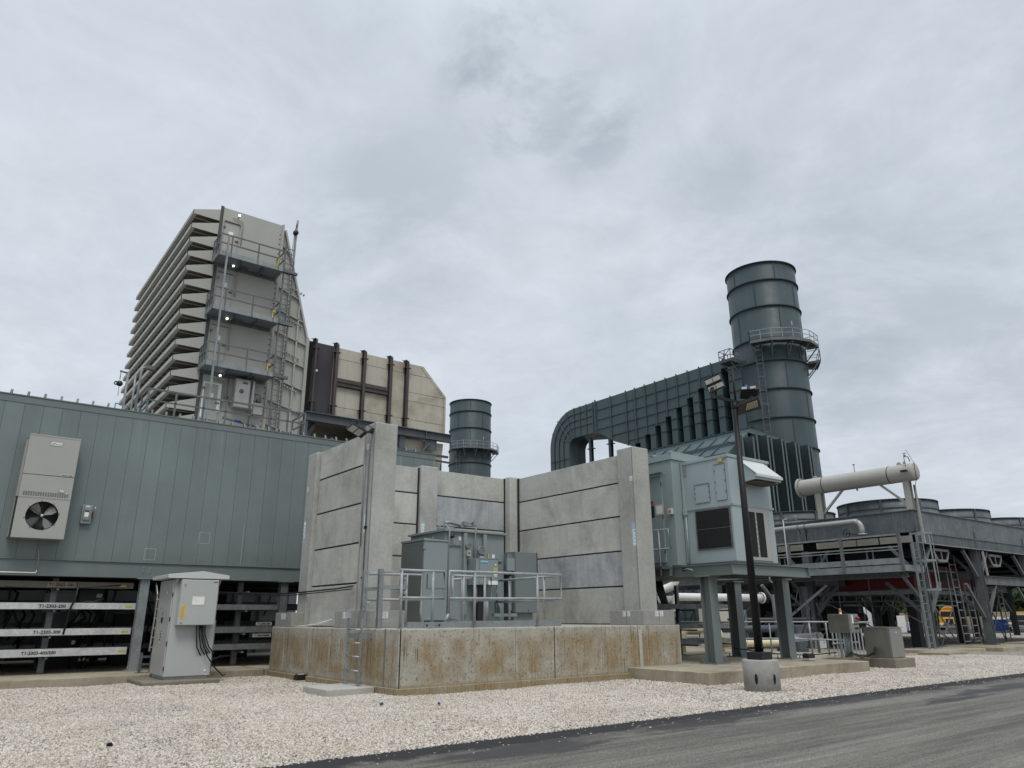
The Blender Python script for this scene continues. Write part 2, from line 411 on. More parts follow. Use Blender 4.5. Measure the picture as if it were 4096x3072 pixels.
def _asphalt():
    t=NT('asphalt'); x,y,z=t.sep()
    ag=t.ramp(t.voro(80,out='Color'),[(0,.55),(.6,1.0),(1,1.75)])
    c=t.mix(1,(.124,.117,.101),ag,'MULTIPLY')
    lane=t.noise(1,6,.62,t.mapping((.07,1.7,1)),.25)
    c=t.mix(1,c,t.ramp(lane,[(.32,.55),(.5,1.0),(.68,1.45)]),'MULTIPLY')
    fin_=t.noise(1,7,.72,t.mapping((.45,9.0,1),(2,1,0)),.35)
    c=t.mix(1,c,t.ramp(fin_,[(.3,.74),(.5,1.0),(.7,1.30)]),'MULTIPLY')
    dust=t.ramp(t.noise(1,7,.75,t.mapping((.5,2.6,1),(3,8,0)),.4),[(.5,0),(.72,.65)])
    c=t.mix(dust,c,(.185,.176,.155))
    wob=t.math('MULTIPLY',t.math('SUBTRACT',t.noise(1.1,6,.68),.5),1.0)
    edge=t.math('ADD',y,wob)
    er=t.node('ShaderNodeMapRange'); er.interpolation_type='SMOOTHSTEP'; er.inputs['From Min'].default_value=7.22; er.inputs['From Max'].default_value=7.42; t.link(edge,er.inputs['Value'])
    c=t.mix(er.outputs['Result'],c,(.022,.022,.023))
    wet=None
    for (wx,wy,a,b) in ((8.9,7.2,2.0,.55),(12.6,7.35,2.6,.34),(17.5,6.55,3.6,.42),(14.6,6.25,2.0,.20),(27,6.9,3.2,.3),(5.6,7.0,1.5,.5)):
        dx=t.math('DIVIDE',t.math('SUBTRACT',x,wx),a); dy=t.math('DIVIDE',t.math('SUBTRACT',y,wy),b)
        d=t.math('ADD',t.math('ADD',t.math('MULTIPLY',dx,dx),t.math('MULTIPLY',dy,dy)),t.math('MULTIPLY',t.math('SUBTRACT',t.noise(1,6,.72,t.mapping((.9,3.6,1))),.5),3.4))
        w=t.math('SUBTRACT',1,t.ramp(d,[(.25,0),(.75,1)])); wet=w if wet is None else t.math('MAXIMUM',wet,w)
    c=t.mix(t.math('MULTIPLY',wet,.88),c,(.026,.026,.027))
    t.bump(t.voro(80),.6,.008)
    return t.fin(c,t.ramp(wet,[(0,.88),(1,.55)]),0,.3)
M['asphalt']=_asphalt()
def _leaf():
    t=NT('dark_leaves'); c=t.ramp(t.noise(.6,4,.7),[(.3,(.020,.035,.014)),(.7,(.055,.080,.030))]); return t.fin(c,.8,0,.2)
M['leaf']=_leaf()
def _mesh():
    t=NT('black_wire_screen'); v=t.voro(42); return t.fin(t.ramp(v,[(.2,(.006,.006,.007)),(.6,(.022,.022,.022))]),.7,0,.2)
M['screen']=_mesh()
# ================================================================== SETTING
def gz(x,y):
    r=math.hypot(x,y); return -.0105*max(0,r-59) if r<160 else -.0105*101
def ground_sheet(name,xs,ys,mat,dz,kind,fn=None):
    mb=MB(); vs=[(x,y,gz(x,y)+dz+(fn(x,y) if fn else 0)) for y in ys for x in xs]; n=len(xs)
    mb.add(vs,[(j*n+i,j*n+i+1,(j+1)*n+i+1,(j+1)*n+i) for j in range(len(ys)-1) for i in range(n-1)])
    o=mb.build(name,mat); tag(o,kind=kind); return o
def frange(a,b,s):
    k=int(round((b-a)/s)); return [a+(b-a)*i/k for i in range(k+1)]
ground_sheet('ground',[-900,-300,-120,-60,-30]+frange(-20,80,2.5)+frange(90,170,10)+[220,300,500,900,1500],
             [-600,-200,-80,-30,-10]+frange(0,70,2.5)+frange(80,170,10)+[220,300,500,900,1500],M['gravel'],-.03,'structure')
ground_sheet('road',[-60,-20]+frange(-10,60,2.5)+[80,120,200],[-14,-8,-3,0,2,4,6,7.87],M['asphalt'],.0,'structure')
ground_sheet('yard_pavement',frange(70,170,5),frange(30,110,5),M['asphalt'],.004,'structure')
# gravel shoulder heaped slightly proud of the asphalt, with loose stones
xs=frange(-8,32,.5); ys=[7.70,7.86,8.1,8.6]+frange(9,20,.5)
def bumpz(x,y):
    e=min(1,max(0,(y-7.75)/.5))
    return e*(.030+.022*math.sin(x*1.3+y*.7)*math.sin(y*1.1-x*.4)+.014*math.sin(3.1*x+1)*math.sin(2.7*y))
gb=ground_sheet('gravel_bed',xs,ys,M['gravel'],-.012,'structure',bumpz)

def stones(name,poly,density,size,seed):
    mb=MB()
    n=14
    # quad patch split in a grid so that it follows the bed
    (a,b,c,d)=[Vector(p) for p in poly]; vs=[];k=n+1
    for j in range(k):
        for i in range(k):
            p=(a*(1-i/n)+b*(i/n))*(1-j/n)+(d*(1-i/n)+c*(i/n))*(j/n); vs.append((p.x,p.y,bumpz(p.x,p.y)-.012))
    mb.add(vs,[(j*k+i,j*k+i+1,(j+1)*k+i+1,(j+1)*k+i) for j in range(n) for i in range(n)])
    o=mb.build(name,[M['gravel'],M['stone']]); tag(o,'loose pale crushed stones covering the gravel yard beside the road','gravel',kind='stuff')
    g=bpy.data.node_groups.new(name,'GeometryNodeTree')
    g.interface.new_socket('Geometry',in_out='INPUT',socket_type='NodeSocketGeometry'); g.interface.new_socket('Geometry',in_out='OUTPUT',socket_type='NodeSocketGeometry')
    N=g.nodes.new; L=g.links.new
    gi=N('NodeGroupInput'); go=N('NodeGroupOutput'); dp=N('GeometryNodeDistributePointsOnFaces'); dp.inputs['Density'].default_value=density; dp.inputs['Seed'].default_value=seed
    ico=N('GeometryNodeMeshIcoSphere'); ico.inputs['Radius'].default_value=1; ico.inputs['Subdivisions'].default_value=2
    sp=N('GeometryNodeSetPosition'); nz=N('ShaderNodeTexNoise'); nz.inputs['Scale'].default_value=1.1; nz.inputs['Detail'].default_value=1
    po=N('GeometryNodeInputPosition'); L(po.outputs[0],nz.inputs['Vector'])
    vm=N('ShaderNodeVectorMath'); vm.operation='SUBTRACT'; L(nz.outputs['Color'],vm.inputs[0]); vm.inputs[1].default_value=(.5,.5,.5)
    vs_=N('ShaderNodeVectorMath'); vs_.operation='SCALE'; vs_.inputs['Scale'].default_value=1.5; L(vm.outputs[0],vs_.inputs[0]); L(vs_.outputs[0],sp.inputs['Offset']); L(ico.outputs['Mesh'],sp.inputs['Geometry'])
    sm=N('GeometryNodeSetMaterial'); sm.inputs['Material'].default_value=M['stone']; L(sp.outputs[0],sm.inputs['Geometry'])
    ip=N('GeometryNodeInstanceOnPoints'); L(gi.outputs[0],dp.inputs['Mesh']); L(dp.outputs['Points'],ip.inputs['Points']); L(sm.outputs[0],ip.inputs['Instance'])
    rv=N('FunctionNodeRandomValue'); rv.data_type='FLOAT_VECTOR'; rv.inputs[0].default_value=(0,0,0); rv.inputs[1].default_value=(6.28,6.28,6.28); L(rv.outputs[0],ip.inputs['Rotation'])
    rs=N('FunctionNodeRandomValue'); rs.data_type='FLOAT_VECTOR'; rs.inputs['Seed'].default_value=3
    rs.inputs[0].default_value=(size*.55,size*.55,size*.45); rs.inputs[1].default_value=(size*1.35,size*1.2,size*.95); L(rs.outputs[0],ip.inputs['Scale'])
    jn=N('GeometryNodeJoinGeometry'); L(ip.outputs[0],jn.inputs[0]); L(gi.outputs[0],jn.inputs[0]); L(jn.outputs[0],go.inputs[0])
    md=o.modifiers.new('stones','NODES'); md.node_group=g
    return o
stones('gravel_stones',[(-4.5,7.80,0),(10.5,7.80,0),(10.5,14.2,0),(-4.5,14.2,0)],1250,.0165,1)
stones('gravel_stones',[(-2.5,14.2,0),(8.6,14.2,0),(8.6,19.2,0),(-2.5,19.2,0)],700,.019,2)
stones('gravel_stones',[(10.5,7.80,0),(30,7.80,0),(30,13.2,0),(10.5,13.2,0)],560,.021,3)

stones('gravel_stones',[(-2,7.15,0),(26,7.15,0),(26,7.84,0),(-2,7.84,0)],26,.017,4)
# concrete paving slabs
mb=MB(); mb.box(-12,7.0,19.45,30,-.2,.17); tag(mb.build('concrete_slab',M['slab'],bevel=.012),kind='structure')
mb=MB(); mb.prism([(13.08,10.43),(17.3,10.43),(19.4,10.36),(19.4,11.9),(22.4,11.9),(22.4,30),(13.08,30)],'z',-.2,.27); tag(mb.build('concrete_slab',M['slab'],bevel=.012),kind='structure')
mb=MB(); mb.box(7.1,13.0,19.6,30,-.2,.16); tag(mb.build('concrete_slab',M['slab']),kind='structure')

# ================================================================== ELEVATED LEFT BUILDING
LB=thing('elevated_building','long grey-green metal clad building raised on steel legs, left of the concrete wall','building',(0,21,0))
Y0=21.0
mb=MB()
x=-6.26; edges=[]
while x<12.75: edges.append(x); x+=.405
for a,b in zip(edges,edges[1:]+[12.75]):
    mb.box(a+.003,min(b,12.75)-.003,Y0,Y0+.05,2.76,6.455)
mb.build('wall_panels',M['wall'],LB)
mb=MB(); mb.box(-6.26,12.74,Y0+.012,Y0+.1,2.75,6.46); mb.box(-6.26,12.74,Y0+.1,27.5,2.40,6.60); mb.build('wall_core',M['seam'],LB)
mb=MB(); mb.box(12.74,12.80,Y0-.004,27.5,2.76,6.61); mb.build('end_wall',M['wall'],LB)
mb=MB(); mb.box(-6.3,12.82,Y0-.012,Y0+.1,6.458,6.63); mb.box(-6.3,12.84,Y0-.03,27.6,6.63,6.655)
for i in range(47): mb.box(-6.06+i*.405-.006,-6.06+i*.405+.006,Y0-.016,Y0-.012,6.475,6.49)
mb.build('cornice',M['trim'],LB)
mb=MB(); mb.box(-6.3,12.8,Y0-.012,Y0+.02,2.40,2.745); mb.box(-6.3,12.8,Y0-.05,Y0+.12,2.745,2.765); mb.box(-6.3,12.8,Y0-.05,Y0+.16,2.375,2.40)
mb.box(-6.3,12.8,Y0+.16,27.4,2.36,2.40,1)
bm=mb.build('base_beam',[M['trim'],M['dark']],LB)
mb=MB()
for bx in (4.225,4.385):
    for bz in (2.515,2.565,2.62): mb.lathe([(0,-.020),(.012,-.018),(.020,-.008),(.022,0)],(bx,Y0-.012,bz),8,'y')
mb.build('bolt_heads',M['galv'],bm)
mb=MB(); mb.tube([(-6.3,Y0-.05,2.435),(1.90,Y0-.05,2.435),(1.905,Y0-.05,2.49)],.016,8); mb.tube([(1.905,Y0-.05,2.485),(1.905,Y0-.05,2.8),(1.88,Y0-.03,2.93),(1.87,Y0-.005,3.03)],.008,6,1)
mb.build('drain_pipe',[M['white'],M['pipeg']],LB)
mb=MB()
for (a,b,c,d) in ((4.19,4.46,2.83,3.12),(5.48,5.76,3.31,3.60)):
    t=.010; y=Y0-.003
    mb.box(a,b,y,y+.006,d-t,d); mb.box(a,b,y,y+.006,c,c+t); mb.box(a,a+t,y,y+.006,c+t,d-t); mb.box(b-t,b,y,y+.006,c+t,d-t)
for (xx,zt,zb) in ((6.64,3.95,2.79),(9.2,5.1,3.4)):
    mb.box(xx,xx+.008,Y0-.002,Y0+.006,zb,zt)
mb.build('chalk_marks',M['chalk'],LB)
# roof edge stubs (bent channel clips)
mb=MB()
for i in range(52):
    xx=-6.05+i*.355
    if xx>12.6: break
    mb.bar((xx,Y0+.02,6.655),(xx+.02,Y0+.12,6.79),.05,.010); mb.bar((xx+.02,Y0+.12,6.79),(xx+.03,Y0+.34,6.66),.05,.010)
mb.build('roof_clips',M['galvd'],LB)
# steel legs
for i,xx in enumerate((-3.3,4.31,7.95,11.6)):
    mb=MB(); w=.21
    mb.ibeam((xx,20.98+w/2,.19),(xx,20.98+w/2,2.35),w,w,.014,0,(0,1,0)); mb.box(xx-.21,xx+.21,20.90,21.30,2.352,2.374)
    mb.box(xx-.2,xx+.2,20.88,21.28,.172,.195)
    for sx in (-.15,.15): mb.tube([(xx+sx,20.93,.19),(xx+sx,20.93,.28)],.012,6)
    mb.build('support_leg',M['galvd' if i!=1 else 'galv'],LB)
for xx in (-2.0,1.2,4.31,7.95,11.6):
    mb=MB(); mb.ibeam((xx,26.6,.19),(xx,26.6,2.36),.22,.22,.014,0,(0,1,0)); mb.build('support_leg',M['galvd'],LB)
# walkway handrail on the roof
rw=MB()
RX=[4.0,4.75,5.55,6.2,7.0,7.6,8.15,8.72]
rw.bar((4.0,22.5,7.76),(8.72,22.5,7.76),.05,.05); rw.bar((4.0,22.5,7.42),(8.72,22.5,7.42),.05,.035); rw.box(4.0,8.72,22.49,22.505,6.80,6.95)
for xx in RX: rw.bar((xx,22.5,6.655),(xx,22.5,7.74),.05,.05)
rw.bar((4.0,22.5,7.76),(4.0,23.4,7.76),.05,.05); rw.bar((4.0,22.5,7.42),(4.0,23.4,7.42),.05,.035)
rw.bar((4.0,23.4,6.655),(4.0,23.4,7.74),.05,.05)
rw.bar((8.72,22.5,7.76),(8.72,23.6,7.76),.05,.05); rw.bar((8.72,22.5,7.42),(8.72,23.6,7.42),.05,.035)
rw.bar((8.72,23.6,6.655),(8.72,23.6,7.74),.05,.05)
tag(rw.build('roof_handrail',M['galvd']),'dark galvanised handrail along the roof of the grey-green clad building','handrail')

# wall air conditioner
AC=thing('wall_air_conditioner','tall beige wall air conditioner with round black fan on the grey-green wall','air conditioner',(1.8,21,3.2))
A0,A1=1.235,2.30; yf=20.55
mb=MB(); mb.box(A0,A1,yf+.012,Y0-.002,4.125,5.62); mb.box(A0,A1,yf+.24,Y0-.002,3.20,4.125); mb.box(A0,A0+.02,yf+.012,yf+.24,3.20,4.125); mb.box(A1-.02,A1,yf+.012,yf+.24,3.20,4.125); mb.box(A0+.02,A1-.02,yf+.012,yf+.24,3.20,3.22); mb.box(A0-.004,A1+.004,yf-.004,yf+.1,5.60,5.64); mb.build('casing',M['acsec'],AC,bevel=.006)
def frame_with_hole(mb,x0,x1,z0,z1,y,th,c,r,n=40,m=0):
    # flat sheet with a round hole (ring of quads out to the rectangle)
    pts=[];out=[]
    for i in range(n):
        a=2*PI*i/n; ca,sa=math.cos(a),math.sin(a); pts.append((c[0]+r*ca,c[1]+r*sa))
        k=min(((x1-c[0])/ca if ca>1e-6 else (x0-c[0])/ca if ca<-1e-6 else 1e9),((z1-c[1])/sa if sa>1e-6 else (z0-c[1])/sa if sa<-1e-6 else 1e9))
        out.append((c[0]+k*ca,c[1]+k*sa))
    vs=[(p[0],y,p[1]) for p in pts]+[(p[0],y,p[1]) for p in out]+[(p[0],y+th,p[1]) for p in pts]
    fs=[(i,n+i,n+(i+1)%n,(i+1)%n) for i in range(n)]+[(i,(i+1)%n,2*n+(i+1)%n,2*n+i) for i in range(n)]
    mb.add(vs,[f[::-1] for f in fs],m)
    for cx,cz in ((x0,z0),(x1,z0),(x1,z1),(x0,z1)):
        best=sorted(range(n),key=lambda i:(out[i][0]-cx)**2+(out[i][1]-cz)**2)[:6]
        a=[p for p in best if abs(out[p][0]-cx)<1e-6]; b=[p for p in best if abs(out[p][1]-cz)<1e-6]
        if a and b:
            p1=out[a[0]];p2=out[b[0]]; mb.poly([(cx,y,cz),(p1[0],y,p1[1]),(p2[0],y,p2[1])],m)
fc=(1.775,3.72); fr=.335
mb=MB(); frame_with_hole(mb,A0,A1,3.20,4.125,yf,.1,fc,fr); mb.build('fan_panel',M['acbeige'],AC)
mb=MB(); mb.box(A0,A1,yf,yf+.012,4.145,4.665)
mb.build('control_panel',M['acbeige'],AC)
mb=MB(); mb.box(A0,A1,yf,yf+.012,4.68,5.60); mb.build('top_panel',M['acbeige'],AC)
mb=MB(); mb.box(A0,A1,yf-.006,yf+.01,4.123,4.147); mb.box(A0,A1,yf+.002,yf+.01,4.663,4.682,1); mb.build('panel_lip',[M['acsec'],M['seam']],AC)
mb=MB()
for i in range(19):
    for j in range(4):
        xx=A0+.075+i*.0495; mb.box(xx,xx+.036,yf-.002,yf+.006,4.175+j*.026,4.187+j*.026)
mb.build('intake_slots',M['hole'],AC)
mb=MB(); mb.lathe([(fr-.0015,0),(fr-.002,.22),(0,.22)],(fc[0],yf+.002,fc[1]),40,'y'); fanhole=mb.build('fan_shroud',M['black'],AC)
mb=MB()
for k in range(4):
    a0=rad(38+90*k); pts=[]
    for (r,da,dy) in ((.06,-.35,.02),(.20,-.42,.0),(.315,-.30,-.02),(.325,.12,.03),(.30,.38,.07),(.18,.42,.06),(.06,.35,.05)):
        pts.append((fc[0]+r*math.cos(a0+da),yf+.10+dy,fc[1]+r*math.sin(a0+da)))
    mb.poly(pts)
mb.build('fan_blades',M['blade'],AC)
mb=MB()
for rr in [.05+.0185*i for i in range(16)]:
    mb.tube([(fc[0]+rr*math.cos(2*PI*i/28),yf+.012,fc[1]+rr*math.sin(2*PI*i/28)) for i in range(28)],.0022,4,closed=True)
for k in range(4):
    a=rad(10+45*k); mb.bar((fc[0]-.37*math.cos(a),yf-.004,fc[1]-.37*math.sin(a)),(fc[0]+.37*math.cos(a),yf-.004,fc[1]+.37*math.sin(a)),.009,.009)
mb.lathe([(0,-.014),(.034,-.012),(.036,0)],(fc[0],yf,fc[1]),16,'y',1)
mb.build('fan_guard',[M['black'],M['blade']],AC)
mb=MB(); mb.box(A0-.045,A0-.002,yf+.10,Y0-.004,4.15,5.50); mb.box(A0-.045,A0-.002,yf+.2,Y0-.004,3.22,4.15,0); mb.box(A0-.03,A0-.001,yf+.02,yf+.2,3.22,4.13,1); mb.build('side_flange',[M['acsec'],M['dark']],AC)
mb=MB(); mb.box(1.69,1.93,yf-.010,yf-.001,5.405,5.485); mb.box(1.685,1.935,yf-.005,yf,5.40,5.49,1); pl=mb.build('nameplate',[M['white'],M['ink']],AC)
mb=MB(); mb.lathe([(0,-.003),(.024,-.003),(.024,0)],(1.727,yf-.010,5.445),18,'y'); mb.build('round_emblem',M['pipeg'],pl)
text('lettering','Marvair',(1.84,yf-.011,5.443),.062,'-y',M['ink'],pl)
mb=MB(); mb.box(2.03,2.25,yf-.008,yf-.001,4.675,4.725); mb.box(2.035,2.245,yf-.010,yf-.007,4.68,4.72,1); pl=mb.build('model_plate',[M['white'],M['ink']],AC)
text('lettering','ComPac I',(2.14,yf-.012,4.70),.046,'-y',M['white'],pl)
mb=MB(); mb.box(2.02,2.15,yf-.012,yf,4.29,4.41); mb.box(2.05,2.12,yf-.014,yf-.012,4.315,4.34,1); mb.box(2.17,2.21,yf-.003,yf,4.265,4.28,1); mb.build('access_cover',[M['acbeige'],M['white']],AC)
# disconnect switch
DS=thing('disconnect_switch','small grey disconnect box with red lever beside the beige air conditioner','switch box',(2.74,21,3.63))
mb=MB(); mb.box(2.625,2.85,20.90,20.998,3.63,4.09); mb.box(2.66,2.81,20.865,20.90,3.72,4.03); mb.build('enclosure',M['galv'],DS,bevel=.012)
mb=MB(); mb.tube([(2.855,20.93,3.80),(2.885,20.90,3.9),(2.895,20.89,4.01)],.010,6); mb.tube([(2.895,20.89,4.01),(2.905,20.88,4.05)],.013,6,1); mb.box(2.852,2.88,20.9,20.95,3.78,3.92,2); mb.build('lever',[M['red'],M['white'],M['black']],DS)
mb=MB(); mb.box(2.69,2.78,20.862,20.865,3.92,3.955); mb.box(2.685,2.775,20.862,20.865,3.80,3.91,1); mb.box(2.70,2.78,20.897,20.900,4.045,4.07,1); mb.build('rating_label',[M['ink'],M['white']],DS)

# cable trays under the left building
def tray(name,lab,x0,x1,y,z0,z1,mat,labels=(),grp=None):
    T=thing(name,lab,'cable tray',(x1,y,z0),grp); mb=MB()
    mb.box(x0,x1,y,y+.012,z0+.012,z1-.012); mb.box(x0,x1,y,y+.03,z1-.012,z1); mb.box(x0,x1,y,y+.03,z0,z0+.012)
    mb.build('front_side_rail',mat,T)
    mb=MB(); mb.box(x0,x1,y+.62,y+.64,z0,z1)
    xx=x0+.15
    while xx<x1: mb.box(xx,xx+.04,y+.012,y+.62,z0+.014,z0+.03); xx+=.28
    mb.build('rungs',M['alud'],T)
    mb=MB()
    for k in range(5): 
        mb.tube([(x0,y+.1+k*.11,z0+.055),(x0+(x1-x0)*.3,y+.12+k*.1,z0+.05),(x0+(x1-x0)*.7,y+.09+k*.11,z0+.06),(x1,y+.1+k*.11,z0+.055)],.028,6)
    mb.build('cables',M['cable'],T)
    for (s,cx,cz,w,h,bg,size) in labels:
        mb=MB(); mb.box(cx-w/2,cx+w/2,y-.003,y,cz-h/2,cz+h/2); p=mb.build('tag_plate',bg,T)
        if s: text('lettering',s,(cx,y-.004,cz-.002),size,'-y',M['ink'],p,bold=.0035)
    return T
G='cable trays under the raised building'
tray('cable_tray','bright aluminium cable tray marked T1-2303-200 under the raised building',-6.2,4.16,20.98,1.62,1.765,M['alu'],[('T1-2303-200',2.36,1.685,.60,.125,M['cab'],.105),('',4.01,1.68,.15,.055,M['yellowd'],0)],G)
tray('cable_tray','bright aluminium cable tray marked T1-2303-300 under the raised building',-6.2,4.13,20.98,1.03,1.18,M['alu'],[('T1-2303-300',2.34,1.10,.60,.12,M['alu'],.105),('',4.0,1.09,.15,.055,M['yellowd'],0)],G)
tray('cable_tray','lowest bright aluminium cable tray, marked T1-2303-400/500',-6.2,4.10,20.98,.565,.735,M['alu'],[('T1-2303-400/500',2.25,.645,.70,.12,M['alu'],.098),('',4.0,.635,.15,.06,M['yellowd'],0)],G)
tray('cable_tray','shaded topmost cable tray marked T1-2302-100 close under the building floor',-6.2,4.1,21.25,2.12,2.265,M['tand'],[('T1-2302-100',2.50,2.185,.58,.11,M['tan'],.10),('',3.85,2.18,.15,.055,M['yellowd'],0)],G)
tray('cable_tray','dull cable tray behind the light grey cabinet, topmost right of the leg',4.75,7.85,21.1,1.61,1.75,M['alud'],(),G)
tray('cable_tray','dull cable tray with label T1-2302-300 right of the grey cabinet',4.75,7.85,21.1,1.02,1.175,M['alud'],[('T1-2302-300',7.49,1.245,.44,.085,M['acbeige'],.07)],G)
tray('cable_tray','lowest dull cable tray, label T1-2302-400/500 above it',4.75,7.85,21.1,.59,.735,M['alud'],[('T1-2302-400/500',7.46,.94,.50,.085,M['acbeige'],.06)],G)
# tray supports
for xx,lab in ((2.42,'galvanised tray support post left of the wall leg, crossing three trays'),(.55,'galvanised tray support post nearest the left edge of the photo'),(6.95,'short tray support post beyond the light grey cabinet')):
    T=thing('tray_support',lab,'support post',(xx,21.7,.17),'posts carrying the cable trays'); mb=MB()
    mb.ibeam((xx,21.72,.18),(xx,21.72,2.37),.13,.13,.012,0,(0,1,0)); mb.build('post',M['galv'],T)
    mb=MB()
    for z in (.55,1.01,1.6,2.1): mb.box(xx-.025,xx+.025,21.0,21.65,z-.045,z-.002)
    mb.build('bracket_arms',M['galvd'],T)
# dark equipment, cables and boxes under the floor
for i,(xx,yy,w,d,z0,z1,lab,mt) in enumerate(((3.35,22.3,.55,.5,1.66,2.12,'grey junction box with hanging white wire under the building floor','gsteel'),(3.0,23.5,.9,.6,.17,.95,'dark pump skid in the shade behind the lowest tray','dark'),(5.9,24.2,1.4,.6,.17,1.5,'dark cabinet in the shade right of the light grey cabinet','dark'),(.9,24.5,.6,.6,.17,1.5,'grey cabinet standing in shade behind the left trays','gsteel'))):
    T=thing('junction_box' if i==0 else 'equipment_cabinet',lab,'box' if i==0 else 'cabinet',(xx,yy,z0)); mb=MB(); mb.box(xx-w/2,xx+w/2,yy,yy+d,z0,z1); mb.box(xx-w/2+.03,xx+w/2-.03,yy-.012,yy,z0+.03,z1-.03); mb.build('casing',M[mt],T,bevel=.01)
    mb=MB(); mb.box(xx+w*.2,xx+w*.2+.13,yy-.015,yy-.012,z1-.2,z1-.10); mb.build('label_plate',M['white'],T)
    if i==0:
        mb=MB(); mb.tube([(xx-.25,yy-.03,z0+.12),(xx-.1,yy-.05,z0+.17),(xx+.05,yy-.04,z0+.16),(xx+.28,yy-.03,z0+.24)],.008,6); mb.build('white_wire',M['white'],T)
    else:
        mb=MB(); mb.box(xx-w*.35,xx-w*.32,yy-.03,yy-.012,(z0+z1)/2-.1,(z0+z1)/2+.1); mb.build('handle',M['galv'],T)
hc=MB(); R=random.Random(5)
for i in range(26):
    xx=R.uniform(-.5,3.9); yy=R.uniform(21.7,23.8); z1=R.choice((2.2,1.68,1.1)); z0=R.choice((1.15,.62,.2)); 
    if z0>z1-.3: z0=.2
    hc.tube([(xx,yy,z1),(xx+R.uniform(.05,.3),yy-.05,z1-.15),(xx+R.uniform(-.1,.4),yy,(z0+z1)/2),(xx+R.uniform(-.2,.4),yy+.1,z0)],R.uniform(.012,.034),6)
for (xa,za,xb,zb) in ((2.83,2.22,2.68,1.05),):
    hc.tube([(xa,20.95,za),(xa-.02,20.93,1.9),(xa-.10,20.93,1.62),(xb,20.97,zb)],.022,8)
hc.tube([(1.35,20.94,2.11),(2.0,20.96,2.10),(2.7,20.95,2.10),(3.3,20.95,2.15),(3.8,21.2,2.2)],.012,6)
for k in range(5): hc.tube([(4.55+.03*k,21.3,2.2),(4.6+.04*k,21.15,1.9),(4.72+.03*k,21.05,1.5),(4.70+.03*k,21.0,1.0)],.020,6)
tag(hc.build('hanging_cables',M['cable']),'tangle of black cables hanging between the trays under the raised building','cables',kind='stuff')
# second line of trays, turbine enclosure and skids in the shade behind the raised building
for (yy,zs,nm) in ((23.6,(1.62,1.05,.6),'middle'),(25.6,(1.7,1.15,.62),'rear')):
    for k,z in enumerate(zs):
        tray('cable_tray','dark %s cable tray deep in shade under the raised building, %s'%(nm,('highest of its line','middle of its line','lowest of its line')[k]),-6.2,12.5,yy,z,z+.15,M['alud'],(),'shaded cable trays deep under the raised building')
TE=thing('turbine_enclosure','grey turbine enclosure standing in shade behind the raised building','enclosure',(4,30,0))
mb=MB(); mb.box(-14,11,29,37,-.03,7.2); te=mb.build('casing',M['encl'],TE)
mb=MB()
for k in range(26): mb.box(-14+k,-13.93+k,28.95,29,.1,7.1)
for z in (.9,1.9,3.2): mb.box(-14,11,28.93,28.99,z,z+.07)
mb.build('wall_ribs',M['gsteel'],te)
mb=MB()
for x in (-7.4,.3,3.0,6.6): mb.box(x,x+1.1,28.9,28.96,.15,2.2)
mb.build('door',M['cab'],te)
mb=MB()
for k in range(9): mb.box(-11.6+k*2.3,-11.6+k*2.3+.8,28.6,28.95,.05,.55+.35*(k%3))
mb.build('skirt_boxes',M['dark'],TE)
R=random.Random(31)
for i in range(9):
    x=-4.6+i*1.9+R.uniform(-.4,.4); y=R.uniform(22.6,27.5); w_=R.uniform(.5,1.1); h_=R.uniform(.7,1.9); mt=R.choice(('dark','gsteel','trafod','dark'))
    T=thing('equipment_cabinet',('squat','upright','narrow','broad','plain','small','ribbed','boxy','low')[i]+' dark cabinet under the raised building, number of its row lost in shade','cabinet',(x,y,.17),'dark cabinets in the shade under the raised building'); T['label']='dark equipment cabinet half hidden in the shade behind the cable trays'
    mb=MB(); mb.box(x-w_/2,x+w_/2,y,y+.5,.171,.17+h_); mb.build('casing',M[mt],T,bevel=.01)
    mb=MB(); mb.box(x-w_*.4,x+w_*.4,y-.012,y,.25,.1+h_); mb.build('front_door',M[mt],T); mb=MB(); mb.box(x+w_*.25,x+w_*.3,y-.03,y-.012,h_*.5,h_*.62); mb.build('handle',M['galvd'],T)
mb=MB()
for i in range(40):
    x=R.uniform(-4,12); y=R.uniform(22,26.5); z=R.choice((1.2,1.75,2.3)); mb.tube([(x,y,z),(x+R.uniform(-.1,.2),y,z-.25),(x+R.uniform(-.3,.3),y,max(.3,z-R.uniform(.6,1.6)))],R.uniform(.015,.04),5)
for i in range(5): mb.tube([(-6,22.2+i*.9,2.28),(0,22.25+i*.9,2.2),(6,22.2+i*.9,2.27),(12.5,22.2+i*.9,2.24)],.04,6)
tag(mb.build('cable_drops',M['cable']),'dense dark cable drops between the rear trays under the raised building','cables',kind='stuff')
# cable ladder standing beside the wall leg
T=thing('cable_ladder','upright curved aluminium cable ladder between the wall leg and the grey cabinet','cable ladder',(4.65,20.9,.4)); mb=MB()
pa=[(4.60,20.9,.62),(4.62,20.9,1.5),(4.62,20.92,1.95),(4.60,21.15,2.25)]
for a,b in zip(pa,pa[1:]): mb.bar(a,b,.012,.10,0,(0,1,0)); mb.bar((a[0]+.32,a[1],a[2]),(b[0]+.32,b[1],b[2]),.012,.10,0,(0,1,0))
mb.build('side_rails',M['alu'],T); mb=MB()
for z in (.7,.93,1.16,1.39,1.62,1.85): mb.box(4.6,4.92,20.88,20.91,z,z+.025)
mb.build('rungs',M['alu'],T)
T=thing('strut_stand','pair of short galvanised strut posts at the foot of the light grey cabinet','stand',(4.4,20.3,.17)); mb=MB()
for xx in (4.28,4.52): mb.box(xx-.03,xx+.03,20.15,20.21,.17,.62); mb.box(xx-.09,xx+.09,20.1,20.26,.171,.18)
